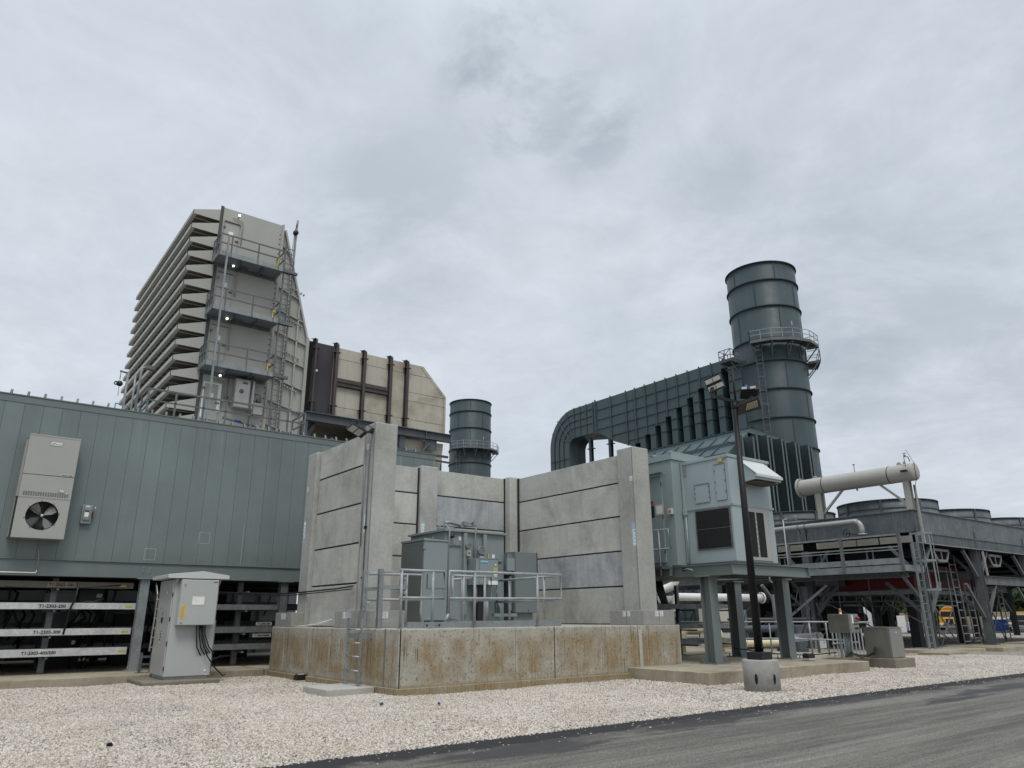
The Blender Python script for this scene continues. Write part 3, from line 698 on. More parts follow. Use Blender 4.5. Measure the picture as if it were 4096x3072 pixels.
mb.build('posts',M['galvd'],T); mb=MB(); mb.box(4.31,4.49,20.16,20.2,.5,.55); mb.box(4.31,4.49,20.16,20.2,.33,.38); mb.build('cross_bars',M['galvd'],T)

# light grey control cabinet
CB=thing('control_cabinet','tall light grey outdoor cabinet with peaked roof and front-mounted box on a brown pad','control cabinet',(4.8,18.9,.115))
mb=MB(); mb.prism([(4.372,18.27),(5.35,18.27),(5.35,19.47),(4.372,19.47)],'z',.175,2.245); mb.box(4.40,5.32,18.31,19.43,.115,.175,1); mb.build('body',[M['cab'],M['padl']],CB,bevel=.008)
mb=MB(); mb.box(4.345,4.366,18.275,19.465,.20,2.235); d=mb.build('side_door',M['ssl'],CB,bevel=.004)
mb=MB()
for z in (.30,.82,1.34,1.86): mb.tube([(4.352,18.262,z),(4.352,18.262,z+.09)],.010,6)
mb.build('hinges',M['black'],d)
mb=MB(); mb.box(4.338,4.346,19.05,19.19,1.62,1.63,0); mb.box(4.34,4.345,18.72,18.79,1.95,1.99,1); mb.box(4.34,4.345,18.83,18.98,1.30,1.42,0); mb.prism([(18.84,1.46),(18.97,1.46),(18.85,1.70)],'x',4.34,4.345,2)
mb.box(4.338,4.343,18.85,18.93,1.50,1.52,0)
for q in range(5): mb.box(4.34,4.345,18.83+.03*(q%2),18.86+.05*(q%2),1.10-.06*q,1.135-.06*q,0 if q!=4 else 1)
mb.box(4.34,4.345,19.30,19.40,.98,1.32,2); mb.build('door_stickers',[M['ink'],M['white'],M['tan']],d)
mb=MB(); mb.tube([(4.345,19.42,.95),(4.32,19.42,.93),(4.31,19.43,.78)],.016,6); mb.build('door_handle',M['black'],d)
mb=MB(); mb.prism([(4.18,2.268),(4.20,2.262),(5.50,2.262),(5.52,2.268),(5.52,2.345),(4.93,2.43),(4.18,2.345)],'y',18.12,19.6); r_=mb.build('peaked_roof',M['cabroof'],CB,bevel=.006)
mb=MB()
for xx in (4.40,5.34): mb.prism([(18.14,2.25),(18.27,2.25),(18.27,2.11)],'x',xx-.012,xx+.012)
mb.build('roof_bracket',M['cab'],r_)
FB=MB(); FB.box(4.47,5.275,18.055,18.268,1.25,2.235); fb=FB.build('front_box',M['cab'],CB,bevel=.008)
mb=MB(); mb.box(4.478,5.267,18.042,18.056,1.258,2.227); fd=mb.build('box_door',M['cab'],fb,bevel=.004)
mb=MB(); mb.box(4.73,4.99,18.039,18.0425,1.68,1.88,0); mb.box(4.725,4.995,18.0375,18.0395,1.675,1.692,1); mb.box(4.725,4.995,18.0375,18.0395,1.868,1.885,1); mb.build('taped_paper',[M['white'],M['cream']],fd)
mb=MB(); mb.box(4.51,4.595,18.039,18.0425,1.385,1.68); yl=mb.build('warning_label',M['yellow'],fd)
mb=MB()
for i in range(11): mb.box(4.52,4.52+random.uniform(.04,.065),18.0375,18.039,1.41+i*.022,1.418+i*.022)
mb.build('print_lines',M['tan'],yl)
mb=MB(); mb.box(5.15,5.25,18.0385,18.0425,2.175,2.195); mb.build('maker_plate',M['gsteel'],fd)
mb=MB()
for z in (1.32,2.14): mb.lathe([(0,-.03),(.012,-.03),(.014,0)],(4.545,18.043,z),10,'y'); mb.box(4.535,4.545,18.005,18.043,z-.03,z-.005)
mb.build('door_latch',M['blade'],fd)
mb=MB(); mb.lathe([(0,-.004),(.025,-.004),(.026,0)],(5.235,18.266,.27),14,'y'); mb.tube([(5.24,18.27,.20),(5.24,18.22,.20)],.012,6); mb.build('vent_plug',M['white'],CB)
mb=MB(); 
for xx in (5.375,5.42): mb.box(xx-.018,xx+.018,18.5,18.54,.16,1.35)
mb.box(5.355,5.45,18.46,18.6,.115,.16); mb.build('side_strut',M['galv'],CB)
mb=MB()
for i,(xa,yb) in enumerate(((4.92,0),(4.98,.02),(5.03,.03),(5.06,.01),(5.10,.04))):
    mb.tube([(xa,18.16,1.26),(xa+.02,18.16,1.05),(xa+.06+.02*i,18.17,.78),(xa+.22+.02*i,18.3,.56+.02*i),(5.55,18.8+.1*i,.47),(5.95+.06*i,19.6,.52)],.014,8)
mb.tube([(5.0,18.16,1.26),(5.08,18.15,.9),(5.22,18.17,.6),(5.40,18.2,.36),(5.72,18.5,.13),(5.9,18.9,.14)],.014,8)
mb.build('cable_bundle',M['cable'],CB)
tag(MB().box(3.90,5.50,17.93,19.75,-.2,.115).build('cabinet_pad',M['pad'],bevel=.03),'low brown concrete pad under the light grey cabinet','concrete pad')

# ================================================================== TRANSFORMER PEDESTAL
PD=thing('concrete_pedestal','stained tan concrete pedestal carrying the transformer and the concrete walls','pedestal',(11,16,0))
mb=MB(); mb.box(7.08,14.98,12.73,19.3,-.2,1.185); mb.build('pedestal_body',M['ped'],PD,bevel=.02)
mb=MB(); mb.box(7.04,15.0,12.66,19.32,-.2,.15); mb.build('footing_ledge',M['ped'],PD,bevel=.012)
mb=MB()
mb.box(7.074,7.081,13.23,13.29,.13,1.185,2); mb.box(7.102,7.125,12.724,12.731,.13,1.185)
mb.box(10.86,10.88,12.724,12.731,.13,1.185)
mb.box(13.50,13.59,12.724,12.731,.15,1.10,1); mb.box(9.815,9.821,12.7255,12.731,.15,1.185,2); mb.box(12.28,12.286,12.7255,12.731,.15,1.185,2)
mb.build('control_joint',[M['joint'],M['padl'],M['groove']],PD)
# blast wall
BW=thing('concrete_blast_wall','three-sided precast concrete blast wall of posts and slabs standing on the tan pedestal','concrete wall',(11,16,1.185))
def hpost(x0,x1,y0,y1,zt,mat='concpost'):
    mb=MB(); mb.box(x0,x1,y0,y1,1.186,zt); return mb.build('post',M[mat],BW,bevel=.025)
PT=5.69
p_near=hpost(7.45,8.02,14.85,15.42,PT); p_far=hpost(7.45,8.02,18.15,18.72,5.56); p_right=hpost(14.08,14.68,13.15,13.74,PT)
p_mid=hpost(10.74,11.31,18.36,18.9,5.62); p_corner=hpost(13.86,14.42,18.22,18.85,5.60)
# post flange grooves (H section lips)
mb=MB()
mb.box(7.446,7.452,14.89,14.91,1.54,PT-.02); mb.box(14.076,14.082,13.185,13.20,1.54,PT-.02); mb.box(7.446,7.452,15.33,15.345,1.54,PT-.02)
mb.build('post_groove',M['groove'],BW)
JZ=[1.19,2.13,3.02,3.92,4.81,5.58]
def panels(axis,fix,th,a,b,mats):
    for k in range(5):
        mb=MB(); z0,z1=JZ[k]+.020,JZ[k+1]-.018
        if axis=='x': mb.box(fix,fix+th,a+.02,b-.02,z0,z1)
        else: mb.box(a+.02,b-.02,fix,fix+th,z0,z1)
        mb.build('wall_slab',M[mats[k]],BW,bevel=.008)
panels('x',7.56,.2,15.42,18.15,['conc','conc','conc','conc','conc'])
panels('y',18.50,.2,8.02,10.74,['conc']*5); panels('y',18.50,.2,11.31,13.86,['conc','conc','conc','concst','conc'])
panels('x',14.20,.2,13.74,18.22,['conc','concst','conc','conc','conc'])
mb=MB()
mb.box(7.62,7.70,15.41,18.16,1.2,5.57); mb.box(8.0,10.8,18.56,18.64,1.2,5.57); mb.box(11.2,13.9,18.56,18.64,1.2,5.57); mb.box(14.26,14.34,13.7,18.3,1.2,5.57)
R=random.Random(3)
def seal(axis,fix,a,b):
    for k in range(1,5):
        n=16
        for i in range(n):
            s=a+(b-a)*i/n; e=a+(b-a)*(i+1)/n; j=R.uniform(-.007,.007); w=R.uniform(.020,.032)
            if axis=='x': mb.box(fix,fix+.02,s,e,JZ[k]+j-w,JZ[k]+j+w*.8)
            else: mb.box(s,e,fix,fix+.02,JZ[k]+j-w,JZ[k]+j+w*.8)
seal('x',7.575,15.43,18.14); seal('y',18.515,8.03,10.73); seal('y',18.515,11.32,13.85); seal('x',14.215,13.75,18.2)
for (x0,x1,y0,y1) in ((10.70,10.735,18.46,18.52),(13.83,13.86,18.46,18.52),(14.15,14.20,18.17,18.22),(14.15,14.198,13.74,13.77)):
    mb.box(x0,x1,y0,y1,1.2,5.56)
mb.build('joint_sealant',M['joint'],BW)
def collar(x0,x1,y0,y1,z,jx=None,jy=None):
    mb=MB(); xm=jx or (x0+x1)/2; ym=jy or (y0+y1)/2; g=.006
    mb.box(x0,xm-g,y0,ym-g,1.187,z); mb.box(xm+g,x1,y0,ym-g,1.187,z); mb.box(x0,xm-g,ym+g,y1,1.187,z); mb.box(xm+g,x1,ym+g,y1,1.187,z)
    return mb.build('post_collar',M['concol'],BW,bevel=.01)
c1=collar(7.13,8.30,14.63,15.72,1.535); c2=collar(7.13,8.30,18.2,19.28,1.52); c3=collar(13.82,14.95,12.85,14.0,1.535)
def sheet(name,mat,parent,face,a,b,z0,z1,c,lines=0):
    mb=MB()
    if face=='-y': mb.box(a,b,c-.003,c,z0,z1)
    else: mb.box(c-.003,c,a,b,z0,z1)
    for i in range(lines):
        z=z1-(i+1)*(z1-z0)/(lines+1); w=abs(b-a)
        if face=='-y': mb.box(a+.1*w,a+w*random.uniform(.5,.9),c-.004,c-.003,z-.004,z+.004,1)
        else: mb.box(c-.004,c-.003,b-.1*w-w*random.uniform(.4,.8),b-.1*w,z-.004,z+.004,1)
    return mb.build(name,[mat,M['trim']],parent)
for (a,b) in ((7.555,7.69),(7.72,7.85)): sheet('paper_sticker',M['white'],c1,'-y',a,b,1.38,1.51,14.63,5)
for (a,b) in ((15.19,15.31),(15.04,15.15)): sheet('paper_sticker',M['white'],c1,'-x',a,b,1.38,1.51,7.13,5)
for (a,b) in ((18.76,18.88),(18.60,18.72)): sheet('paper_sticker',M['white'],c2,'-x',a,b,1.36,1.49,7.13,4)
sheet('paper_sticker',M['white'],c2,'-y',8.1,8.28,1.36,1.50,18.2,4)
for (a,b) in ((13.44,13.54),(13.29,13.39)): sheet('paper_sticker',M['white'],c3,'-x',a,b,1.39,1.51,13.82,4)
for (a,b) in ((14.24,14.36),(14.41,14.53)): sheet('paper_sticker',M['white'],c3,'-y',a,b,1.39,1.51,12.85,4)
sheet('paper_sticker',M['white'],p_right,'-x',13.19,13.31,4.78,4.90,14.08,4)
sheet('paper_sticker',M['white'],p_near,'-x',15.13,15.24,5.10,5.22,7.45,4)
sheet('paper_sticker',M['white'],p_far,'-x',18.55,18.66,4.56,4.68,7.45,4)
def locke(parent,face,along,zc,c,up):
    L=.60; w=.135
    mb=MB()
    if face=='-x': mb.box(c-.003,c,along-w/2,along+w/2,zc-L/2,zc+L/2); loc=(c-.004,along,zc-(.06 if not up else -.06))
    else: mb.box(along-w/2,along+w/2,c-.003,c,zc-L/2,zc+L/2); loc=(along,c-.004,zc+.06)
    p=mb.build('stencil_plate',M['logoblue'],parent)
    text('lettering','LOCKE',loc,.128,face,M['logowhite'],p,roll=PI/2 if up else -PI/2,bold=.004)
locke(p_right,'-x',13.25,3.38,14.08,False); locke(p_near,'-x',15.15,3.46,7.45,False); locke(p_far,'-x',18.60,3.50,7.45,True); locke(p_mid,'-y',10.84,3.68,18.36,True)

# transformer
TR=thing('power_transformer','grey power transformer with gauges and side boxes inside the concrete wall','transformer',(10.7,16,1.187))
mb=MB(); mb.prism([(9.86,15.62),(11.68,15.62),(11.68,17.3),(9.86,17.3)],'z',1.30,3.42); mb.box(10.0,11.5,15.7,17.2,1.187,1.30,1)
for xx in (10.42,11.02): mb.box(xx-.05,xx+.05,15.52,15.62,1.45,3.40)
tk=mb.build('tank',[M['trafo'],M['black']],TR,bevel=.008)
mb=MB(); mb.box(9.80,11.76,15.54,17.36,3.422,3.475); mb.lathe([(.23,0),(.23,.06),(.2,.075),(.0,.075)],(10.1,15.95,3.475),20)
for i in range(10): a=2*PI*i/10; mb.tube([(10.1+.19*math.cos(a),15.95+.19*math.sin(a),3.55),(10.1+.19*math.cos(a),15.95+.19*math.sin(a),3.60)],.018,6)
mb.build('cover',M['trafo'],TR,bevel=.006)
mb=MB(); mb.tube([(9.93,15.75,3.64),(10.1,15.78,3.67),(10.5,15.9,3.62)],.04,8); mb.tube([(9.93,15.56,1.4),(9.93,15.56,3.0),(9.95,15.54,3.45),(9.93,15.75,3.64)],.02,6)
mb.tube([(10.70,15.56,2.80),(10.70,15.55,3.1),(10.74,15.54,3.5),(10.76,15.6,3.66)],.02,6); mb.box(10.68,10.80,15.55,15.68,3.60,3.72); mb.box(10.42,10.56,15.6,15.72,3.60,3.70); mb.tube([(10.42,15.65,3.58),(10.74,15.62,3.62)],.025,6); mb.tube([(10.52,15.66,3.66),(10.70,15.6,3.70)],.022,6)
mb.build('top_conduits',M['galv'],TR)
def gauge(x,z,r):
    mb=MB(); mb.lathe([(r,0),(r,-.07),(r*.86,-.085),(r*.84,-.07),(0,-.07)],(x,15.52,z),24,'y'); g=mb.build('dial_gauge',M['galv'],TR)
    mb=MB(); mb.lathe([(0,-.073),(r*.82,-.073)],(x,15.52,z),20,'y'); mb.bar((x,15.445,z),(x+r*.5,15.445,z-r*.3),.008,.003); mb.build('dial_face',M['trafod'],g)
    mb=MB(); mb.box(x-.055,x+.055,15.44,15.52,z-r-.17,z-r-.03); mb.box(x-.02,x+.02,15.437,15.44,z-r-.12,z-r-.08,1); mb.build('gauge_box',[M['acbeige'],M['black']],g)
    mb=MB(); mb.tube([(x,15.48,z-r-.17),(x,15.48,z-r-.28),(x-.02,15.50,z-r-.33)],.012,6); mb.build('gauge_stem',M['galvd'],g)
gauge(10.47,3.08,.075); gauge(10.86,2.99,.105)
mb=MB(); mb.box(9.92,10.33,15.585,15.62,3.075,3.12)
for i in range(6): mb.box(9.95+i*.065,9.98+i*.065,15.580,15.585,3.085,3.105,1)
mb.build('bracket_rail',[M['trafo'],M['black']],TR)
mb=MB(); mb.tube([(10.05,15.62,3.29),(10.05,15.50,3.29)],.028,8); mb.tube([(10.0,15.50,3.27),(10.0,15.50,3.33)],.02,6); mb.bar((10.02,15.47,3.34),(10.10,15.47,3.35),.02,.02); mb.build('sampling_valve',M['black'],TR)
mb=MB(); mb.box(10.27,10.34,15.615,15.62,3.22,3.32); mb.box(11.14,11.20,15.615,15.62,2.82,2.93,1); mb.box(11.30,11.38,15.615,15.62,2.83,2.92); mb.box(11.03,11.12,15.60,15.62,2.80,3.0,2); mb.build('tank_labels',[M['white'],M['yellowd'],M['acbeige']],TR)
mb=MB(); mb.box(11.035,11.115,15.56,15.6,2.80,2.93); mb.build('level_switch',M['black'],TR)
mb=MB(); mb.tube([(11.40,15.62,2.74),(11.40,15.50,2.74)],.08,12); mb.tube([(11.40,15.50,2.74),(11.48,15.46,2.74)],.05,10); mb.build('bushing_fitting',M['galvd'],TR)
LBX=MB(); LBX.box(9.16,9.83,15.42,16.5,1.32,3.14); LBX.prism([(9.14,3.14),(9.85,3.14),(9.85,3.17),(9.14,3.20)],'y',15.40,16.52)
tb=LBX.build('left_terminal_box',M['trafo'],TR,bevel=.008)
mb=MB(); mb.box(9.145,9.16,15.44,16.48,1.25,3.12)
for i in range(9): mb.lathe([(0,-.008),(.012,-.006),(.013,0)],(9.145,15.5+i*.12,3.08),6,'x')
for i in range(13): mb.lathe([(0,-.008),(.012,-.006),(.013,0)],(9.145,15.47,1.4+i*.14),6,'x')
td=mb.build('side_door',M['trafod'],tb)  # darker grey puts the shade of the concrete wall into this face
mb=MB(); mb.tube([(9.145,16.44,1.95),(9.10,16.44,1.96),(9.10,16.44,2.28),(9.145,16.44,2.29)],.012,6); mb.build('door_handle',M['trafo'],td)
mb=MB()
for z in (1.93,2.08,2.16,2.26): mb.box(9.14,9.145,16.17,16.29,z,z+.075)
mb.build('door_labels',M['white'],td)
mb=MB(); mb.box(9.27,9.80,15.408,15.42,2.05,2.37); mb.box(9.26,9.272,15.404,15.42,2.05,2.37,1); mb.tube([(9.38,15.42,3.17),(9.38,15.42,3.23),(9.42,15.42,3.23),(9.42,15.42,3.17)],.010,6); mb.box(9.13,9.2,15.40,15.43,2.95,3.0); mb.build('front_cover_plate',[M['trafo'],M['seam']],tb)
CC=MB(); CC.box(10.50,11.18,15.18,15.60,2.14,2.76); cc=CC.build('control_cubicle',M['trafo'],TR,bevel=.008)
mb=MB(); mb.box(10.60,11.15,15.165,15.18,2.16,2.74); mb.box(10.52,11.18,15.17,15.62,2.76,2.775); cd=mb.build('cubicle_door',M['trafo'],cc,bevel=.003)
mb=MB(); mb.box(10.61,10.84,15.161,15.165,2.655,2.735); npl=mb.build('maker_nameplate',M['siemens'],cd); text('lettering','SIEMENS',(10.725,15.160,2.695),.058,'-y',M['white'],npl)
mb=MB(); mb.box(11.02,11.14,15.161,15.165,2.44,2.57); mb.box(11.03,11.13,15.161,15.165,2.35,2.42,1); mb.box(11.03,11.13,15.160,15.165,2.37,2.385,2); mb.lathe([(0,-.012),(.02,-.012),(.022,0)],(11.08,15.163,2.62),10,'y',1); mb.build('door_labels',[M['yellowd'],M['white'],M['orange']],cd)
mb=MB(); mb.box(10.86,11.14,15.155,15.165,2.15,2.24); mb.build('sill_label',M['white'],cd)
mb=MB(); mb.box(10.65,10.80,15.30,15.45,1.20,2.14,1)
for xx in (10.60,10.88,11.04): mb.tube([(xx,15.3,2.14),(xx,15.3,2.0),(xx,15.3,1.8)],.022,8); mb.tube([(xx,15.3,1.8),(xx,15.3,1.72)],.03,8)
mb.tube([(10.9,15.28,1.2),(10.9,15.28,1.85)],.05,8); mb.build('cubicle_conduits',[M['galv'],M['black']],cc)
RB=MB(); RB.box(11.88,12.62,15.42,16.3,1.49,3.01); RB.box(11.90,12.52,15.5,16.2,1.187,1.49); rb=RB.build('right_terminal_box',M['trafod'],TR,bevel=.008)
mb=MB(); mb.box(11.895,12.60,15.405,15.42,1.50,2.99); mb.box(12.60,12.625,15.40,15.43,1.50,3.0,1); mb.lathe([(0,-.012),(.014,-.01),(.016,0)],(12.30,15.405,1.55),8,'y',1); mb.build('front_door',[M['trafod'],M['black']],rb)
mb=MB(); mb.box(11.68,11.90,15.48,16.0,2.46,2.96); mb.box(11.62,11.86,15.40,15.47,2.52,2.84,1)
for z in (2.5,2.65,2.8,2.93): mb.lathe([(0,-.01),(.014,-.008),(.015,0)],(11.84,15.48,z),6,'y',2)
mb.build('throat_duct',[M['trafod'],M['trafo'],M['black']],rb)
mb=MB(); mb.box(11.68,11.88,15.9,16.5,1.3,2.46,1); mb.box(11.75,11.79,15.45,15.50,1.55,2.38); mb.build('cable_channel',[M['galv'],M['black']],rb)
mb=MB(); mb.box(11.15,11.85,15.3,15.42,1.40,1.475); 
for xx in (9.95,11.45): mb.prism([(15.45,1.47),(15.62,1.47),(15.62,1.75),(15.56,1.75),(15.45,1.62)],'x',xx-.02,xx+.02); mb.box(xx-.06,xx+.08,15.58,15.62,1.47,1.75)
mb.build('jacking_lug',M['trafo'],TR)
mb=MB(); mb.box(9.88,9.99,15.45,15.55,1.30,1.37); mb.tube([(9.99,15.5,1.34),(10.10,15.5,1.345),(10.18,15.5,1.32),(10.19,15.5,1.19)],.014,6); mb.build('outlet_box',[M['galvd']],TR)

# guard rails on the pedestal
def guard(name,lab,runs,posts,grp='galvanised guard rails on the pedestal',r=.028,base=1.187,toe=()):
    T=thing(name,lab,'guard rail',(*posts[0][:2],base),grp)
    mb=MB()
    for run in runs: mb.tube(run,r,8,smooth=True)
    mb.build('rails',M['rail'],T)
    for (px,py,z0,z1) in posts:
        mb=MB(); mb.tube([(px,py,z0),(px,py,z1)],r,8); mb.box(px-.05,px+.05,py-.05,py+.05,z0,z0+.012); mb.build('post',M['rail'],T)
    for b in toe: 
        mb=MB(); mb.box(*b); mb.build('toe_board',M['galv'],T)
    return T
ZT,ZM=2.265,1.75
g1=guard('guard_rail','short front guard rail left of the gap, on the pedestal edge before the transformer',[[(7.12,12.85,ZT),(8.12,12.85,ZT),(8.12,12.85,ZM),(7.12,12.85,ZM)]],[(7.16,12.85,1.187,ZT),(7.86,12.85,1.187,ZT)],toe=[(7.3,8.4,12.82,12.832,1.195,1.31)])
mb=MB(); mb.box(7.66,7.78,12.805,12.82,1.2,1.3); mb.box(7.94,8.06,12.805,12.82,1.2,1.3)
for xx in (7.72,8.0): mb.lathe([(0,-.012),(.02,-.01),(.022,0)],(xx,12.805,1.25),8,'y',1)
mb.build('clamp_plate',[M['galv'],M['black']],g1)
guard('guard_rail','long front guard rail with two posts on the pedestal edge before the transformer',[[(8.24,12.85,1.45),(8.24,12.85,ZT+.01),(11.2,12.85,ZT+.02),(11.2,12.85,ZM+.02),(8.24,12.85,ZM)],[(8.24,12.85,1.46),(8.16,12.85,1.30)]],[(8.86,12.85,1.187,ZT),(10.52,12.85,1.187,ZT)],toe=[(8.15,11.2,12.865,12.877,1.195,1.32)])
guard('guard_rail','guard rail returning along the right side of the transformer opening',[[(11.14,12.95,ZT),(11.36,15.5,ZT),(11.36,15.5,ZM),(11.14,12.95,ZM)]],[(11.17,13.4,1.187,ZT),(11.31,14.9,1.187,ZT)])
guard('guard_rail','rear guard rail between the ladder gate and the transformer left box',[[(7.22,14.36,ZT),(8.34,14.1,ZT),(8.34,14.1,1.5),(8.42,14.1,1.2)],[(7.22,14.36,ZM),(8.34,14.1,ZM)]],[(8.02,14.17,1.187,ZT)])
guard('guard_rail','small guard rail loop behind the long front rail, before the transformer cubicle',[[(9.08,14.02,ZT),(10.12,14.02,ZT),(10.12,14.02,ZM),(9.08,14.02,ZM),(9.08,14.02,ZT)],[(9.24,14.3,2.19),(9.9,14.5,2.25)]],[(9.37,14.02,1.187,ZT),(9.94,14.02,1.187,ZT),(9.52,14.3,1.187,2.2)])
# access ladder
LD=thing('access_ladder','galvanised flat-bar ladder climbing the left face of the tan pedestal','ladder',(6.85,14.0,.145))
for yy in (14.38,13.82):
    mb=MB(); mb.box(6.83,6.845,yy-.045,yy+.045,.15,1.38)
    mb.bar((6.838,yy,1.38),(6.838,yy+(.06 if yy>14 else -.06),1.55),.012,.085,0,(1,0,0)); mb.box(6.80,6.90,yy-.05,yy+.05,.146,.156)
    mb.build('side_rail',M['galv'],LD)
mb=MB()
for z in (1.17,.92,.67,.41): mb.tube([(6.838,13.82,z),(6.838,14.38,z)],.013,8)
mb.build('rungs',M['pipem'],LD)
mb=MB(); mb.box(6.845,7.08,13.80,13.812,1.0,1.10); mb.box(6.845,7.08,14.39,14.402,1.0,1.10); mb.build('standoff_bracket',M['galv'],LD)
GT=thing('ladder_gate','galvanised posts and swing gate at the head of the pedestal ladder','gate',(7.1,14.0,1.187)); mb=MB()
for yy in (14.42,13.72): mb.ibeam((7.16,yy,1.19),(7.16,yy,2.33),.09,.10,.012,0,(0,1,0))
mb.build('gate_posts',M['galv'],GT)
mb=MB(); mb.tube([(7.16,13.72,2.26),(7.55,13.35,2.28),(7.55,13.35,1.98),(7.16,13.72,1.95)],.014,6); mb.bar((7.16,13.7,1.97),(7.56,13.33,1.97),.02,.08); mb.bar((7.16,14.42,1.95),(7.16,13.75,1.95),.015,.07); mb.build('swing_bar',M['galv'],GT)
tag(MB().box(6.06,7.03,13.50,14.62,-.2,.145).build('ladder_pad',M['padl'],bevel=.02),'pale concrete pad at the foot of the pedestal ladder','concrete pad')
# bait boxes
def bait(x,y,z,lab):
    B=thing('bait_box',lab,'bait box',(x,y,z),'black bait boxes'); mb=MB(); mb.prism([(x-.15,z+.03),(x+.15,z+.03),(x+.15,z+.10),(x+.11,z+.155),(x-.11,z+.155),(x-.15,z+.10)],'y',y-.09,y+.09); mb.build('body',M['black'],B,bevel=.012)
    mb=MB(); mb.box(x-.16,x+.16,y-.10,y+.10,z-.02,z+.032); mb.build('base_block',M['padl'],B,bevel=.008)
    mb=MB(); mb.box(x-.07,x+.05,y-.05,y+.05,z+.155,z+.158); mb.build('lid_label',M['white'],B)
bait(6.98,16.95,.03,'black bait box on the gravel against the tan pedestal'); bait(18.45,11.45,.30,'black bait box on the concrete slab right of the lamp post')
# conduit + floodlight on the near post
FL=thing('post_floodlight','black twin floodlight bracketed high on the tallest left concrete post','floodlight',(7.35,15.2,5.5))
fa,fb_,fc_,fd_=[Vector(p) for p in ((6.88,15.22,5.50),(7.27,15.22,5.335),(7.30,14.96,5.415),(6.91,14.96,5.585))]
nn=(fb_-fa).cross(fd_-fa).normalized(); nn=nn if nn.z>0 else -nn
def fslab(mb,u0,u1,v0,v1,d0,d1,m=0):
    q=[(fa.lerp(fb_,a)).lerp(fd_.lerp(fc_,a),b) for (a,b) in ((u0,v0),(u1,v0),(u1,v1),(u0,v1))]; vs=[p+nn*d for d in (d0,d1) for p in q]
    mb.add(vs,[(0,3,2,1),(4,5,6,7),(0,1,5,4),(1,2,6,5),(2,3,7,6),(3,0,4,7)],m)
mb=MB(); fslab(mb,0,1,0,1,0,.05)
for k in range(7): fslab(mb,.06+.13*k,.09+.13*k,.08,.92,.05,.08)
fb=mb.build('housing',M['black'],FL)
mb=MB()
for k in range(2): fslab(mb,.06+.40*k,.40+.40*k,.08,.92,-.012,-.001)
mb.build('lens_panel',M['led'],fb)
mb=MB(); mb.bar((7.24,15.06,5.43),(7.46,15.02,5.50),.05,.05); mb.box(7.40,7.449,14.94,15.08,5.45,5.55); mb.build('bracket',M['black'],FL)
mb=MB(); mb.tube([(7.42,15.0,5.50),(7.40,15.0,5.58),(7.25,15.05,5.66),(7.05,15.1,5.70),(6.95,15.12,5.68),(6.93,15.12,5.60)],.010,6); mb.tube([(7.0,15.1,5.57),(7.0,15.1,5.645)],.035,8,1); mb.build('photocell_lead',[M['cable'],M['bluecap']],FL)
CD=thing('wall_conduit','thin galvanised conduit running down the left concrete post from the floodlight','conduit',(7.44,15.05,2.2)); mb=MB(); mb.tube([(7.42,15.0,5.42),(7.42,15.06,5.2),(7.43,15.07,2.24)],.014,6); mb.tube([(7.42,15.26,5.1),(7.43,15.27,2.9)],.010,6); mb.build('pipe',M['galv'],CD)
mb=MB(); mb.box(7.40,7.449,15.03,15.09,3.27,3.33); mb.box(7.40,7.449,15.04,15.10,2.19,2.24); mb.build('conduit_box',M['black'],CD)
mb=MB(); mb.tube([(7.42,15.5,2.06),(7.44,16.5,2.03),(7.42,18.1,2.01),(7.40,19.2,2.0),(7.3,20.5,2.02),(5.2,21.0,2.08)],.017,8); mb.tube([(7.40,15.5,2.0),(7.42,17.4,1.97),(7.40,19.2,1.95),(7.2,20.6,1.98),(5.2,21.02,2.03)],.012,8)
tag(mb.build('flexible_conduit',M['cable']),'black flexible conduit strung along the left concrete wall to the raised building','conduit')
mb=MB()
for k in range(4): mb.tube([(7.10,15.85-.02*k,1.36),(7.11,16.4+.1*k,1.26),(7.12,17.3+.2*k,1.20),(7.2,18.0,1.195)],.006,5)
for k in range(3): mb.tube([(7.35+.1*k,15.0+.1*k,1.53),(7.36+.1*k,14.85+.05*k,1.66),(7.38+.12*k,14.7+.05*k,1.72+.03*k)],.006,5)
tag(mb.build('loose_wires',M['white']),'loose white wires lying around the left concrete post collar','wires')
# ================================================================== RAISED ENCLOSURE (right of the wall)
EH=thing('equipment_enclosure','pale blue-grey equipment enclosure with big black screen, raised on four columns behind the lamp post','enclosure',(16.7,12.3,2.65))
mb=MB(); mb.box(15.87,17.64,11.50,13.06,2.70,5.40); mb.box(15.82,17.68,11.46,13.06,2.655,2.70,1)
body=mb.build('casing',[M['eh'],M['gsteel']],EH,bevel=.012)
mb=MB(); mb.box(15.85,17.66,11.475,11.50,4.09,4.15); mb.box(15.845,15.87,11.475,13.06,4.09,4.15); mb.box(15.85,17.66,11.48,13.06,5.40,5.425)
mb.box(15.845,15.87,11.48,13.06,5.35,5.41); mb.box(15.85,17.66,11.476,11.50,5.35,5.41)
for i in range(20): mb.box(15.840,15.846,11.53+i*.08,11.545+i*.08,4.115,4.13,1); mb.box(15.9+i*.09,15.915+i*.09,11.470,11.476,4.115,4.13,1)
for i in range(20): mb.box(15.840,15.846,11.53+i*.08,11.545+i*.08,5.375,5.39,1); mb.box(15.9+i*.09,15.915+i*.09,11.470,11.476,5.375,5.39,1)
mb.build('seam_flange',[M['eh'],M['trafod']],body)
mb=MB(); mb.box(15.845,15.872,11.56,12.68,3.02,4.06,0); s=mb.build('screen_frame',M['galvd'],body)
mb=MB(); mb.box(15.838,15.846,11.60,12.64,3.06,4.03); mb.bar((15.836,11.6,3.55),(15.836,12.64,3.555),.004,.006,1); mb.build('wire_screen',[M['screen'],M['galv']],s)
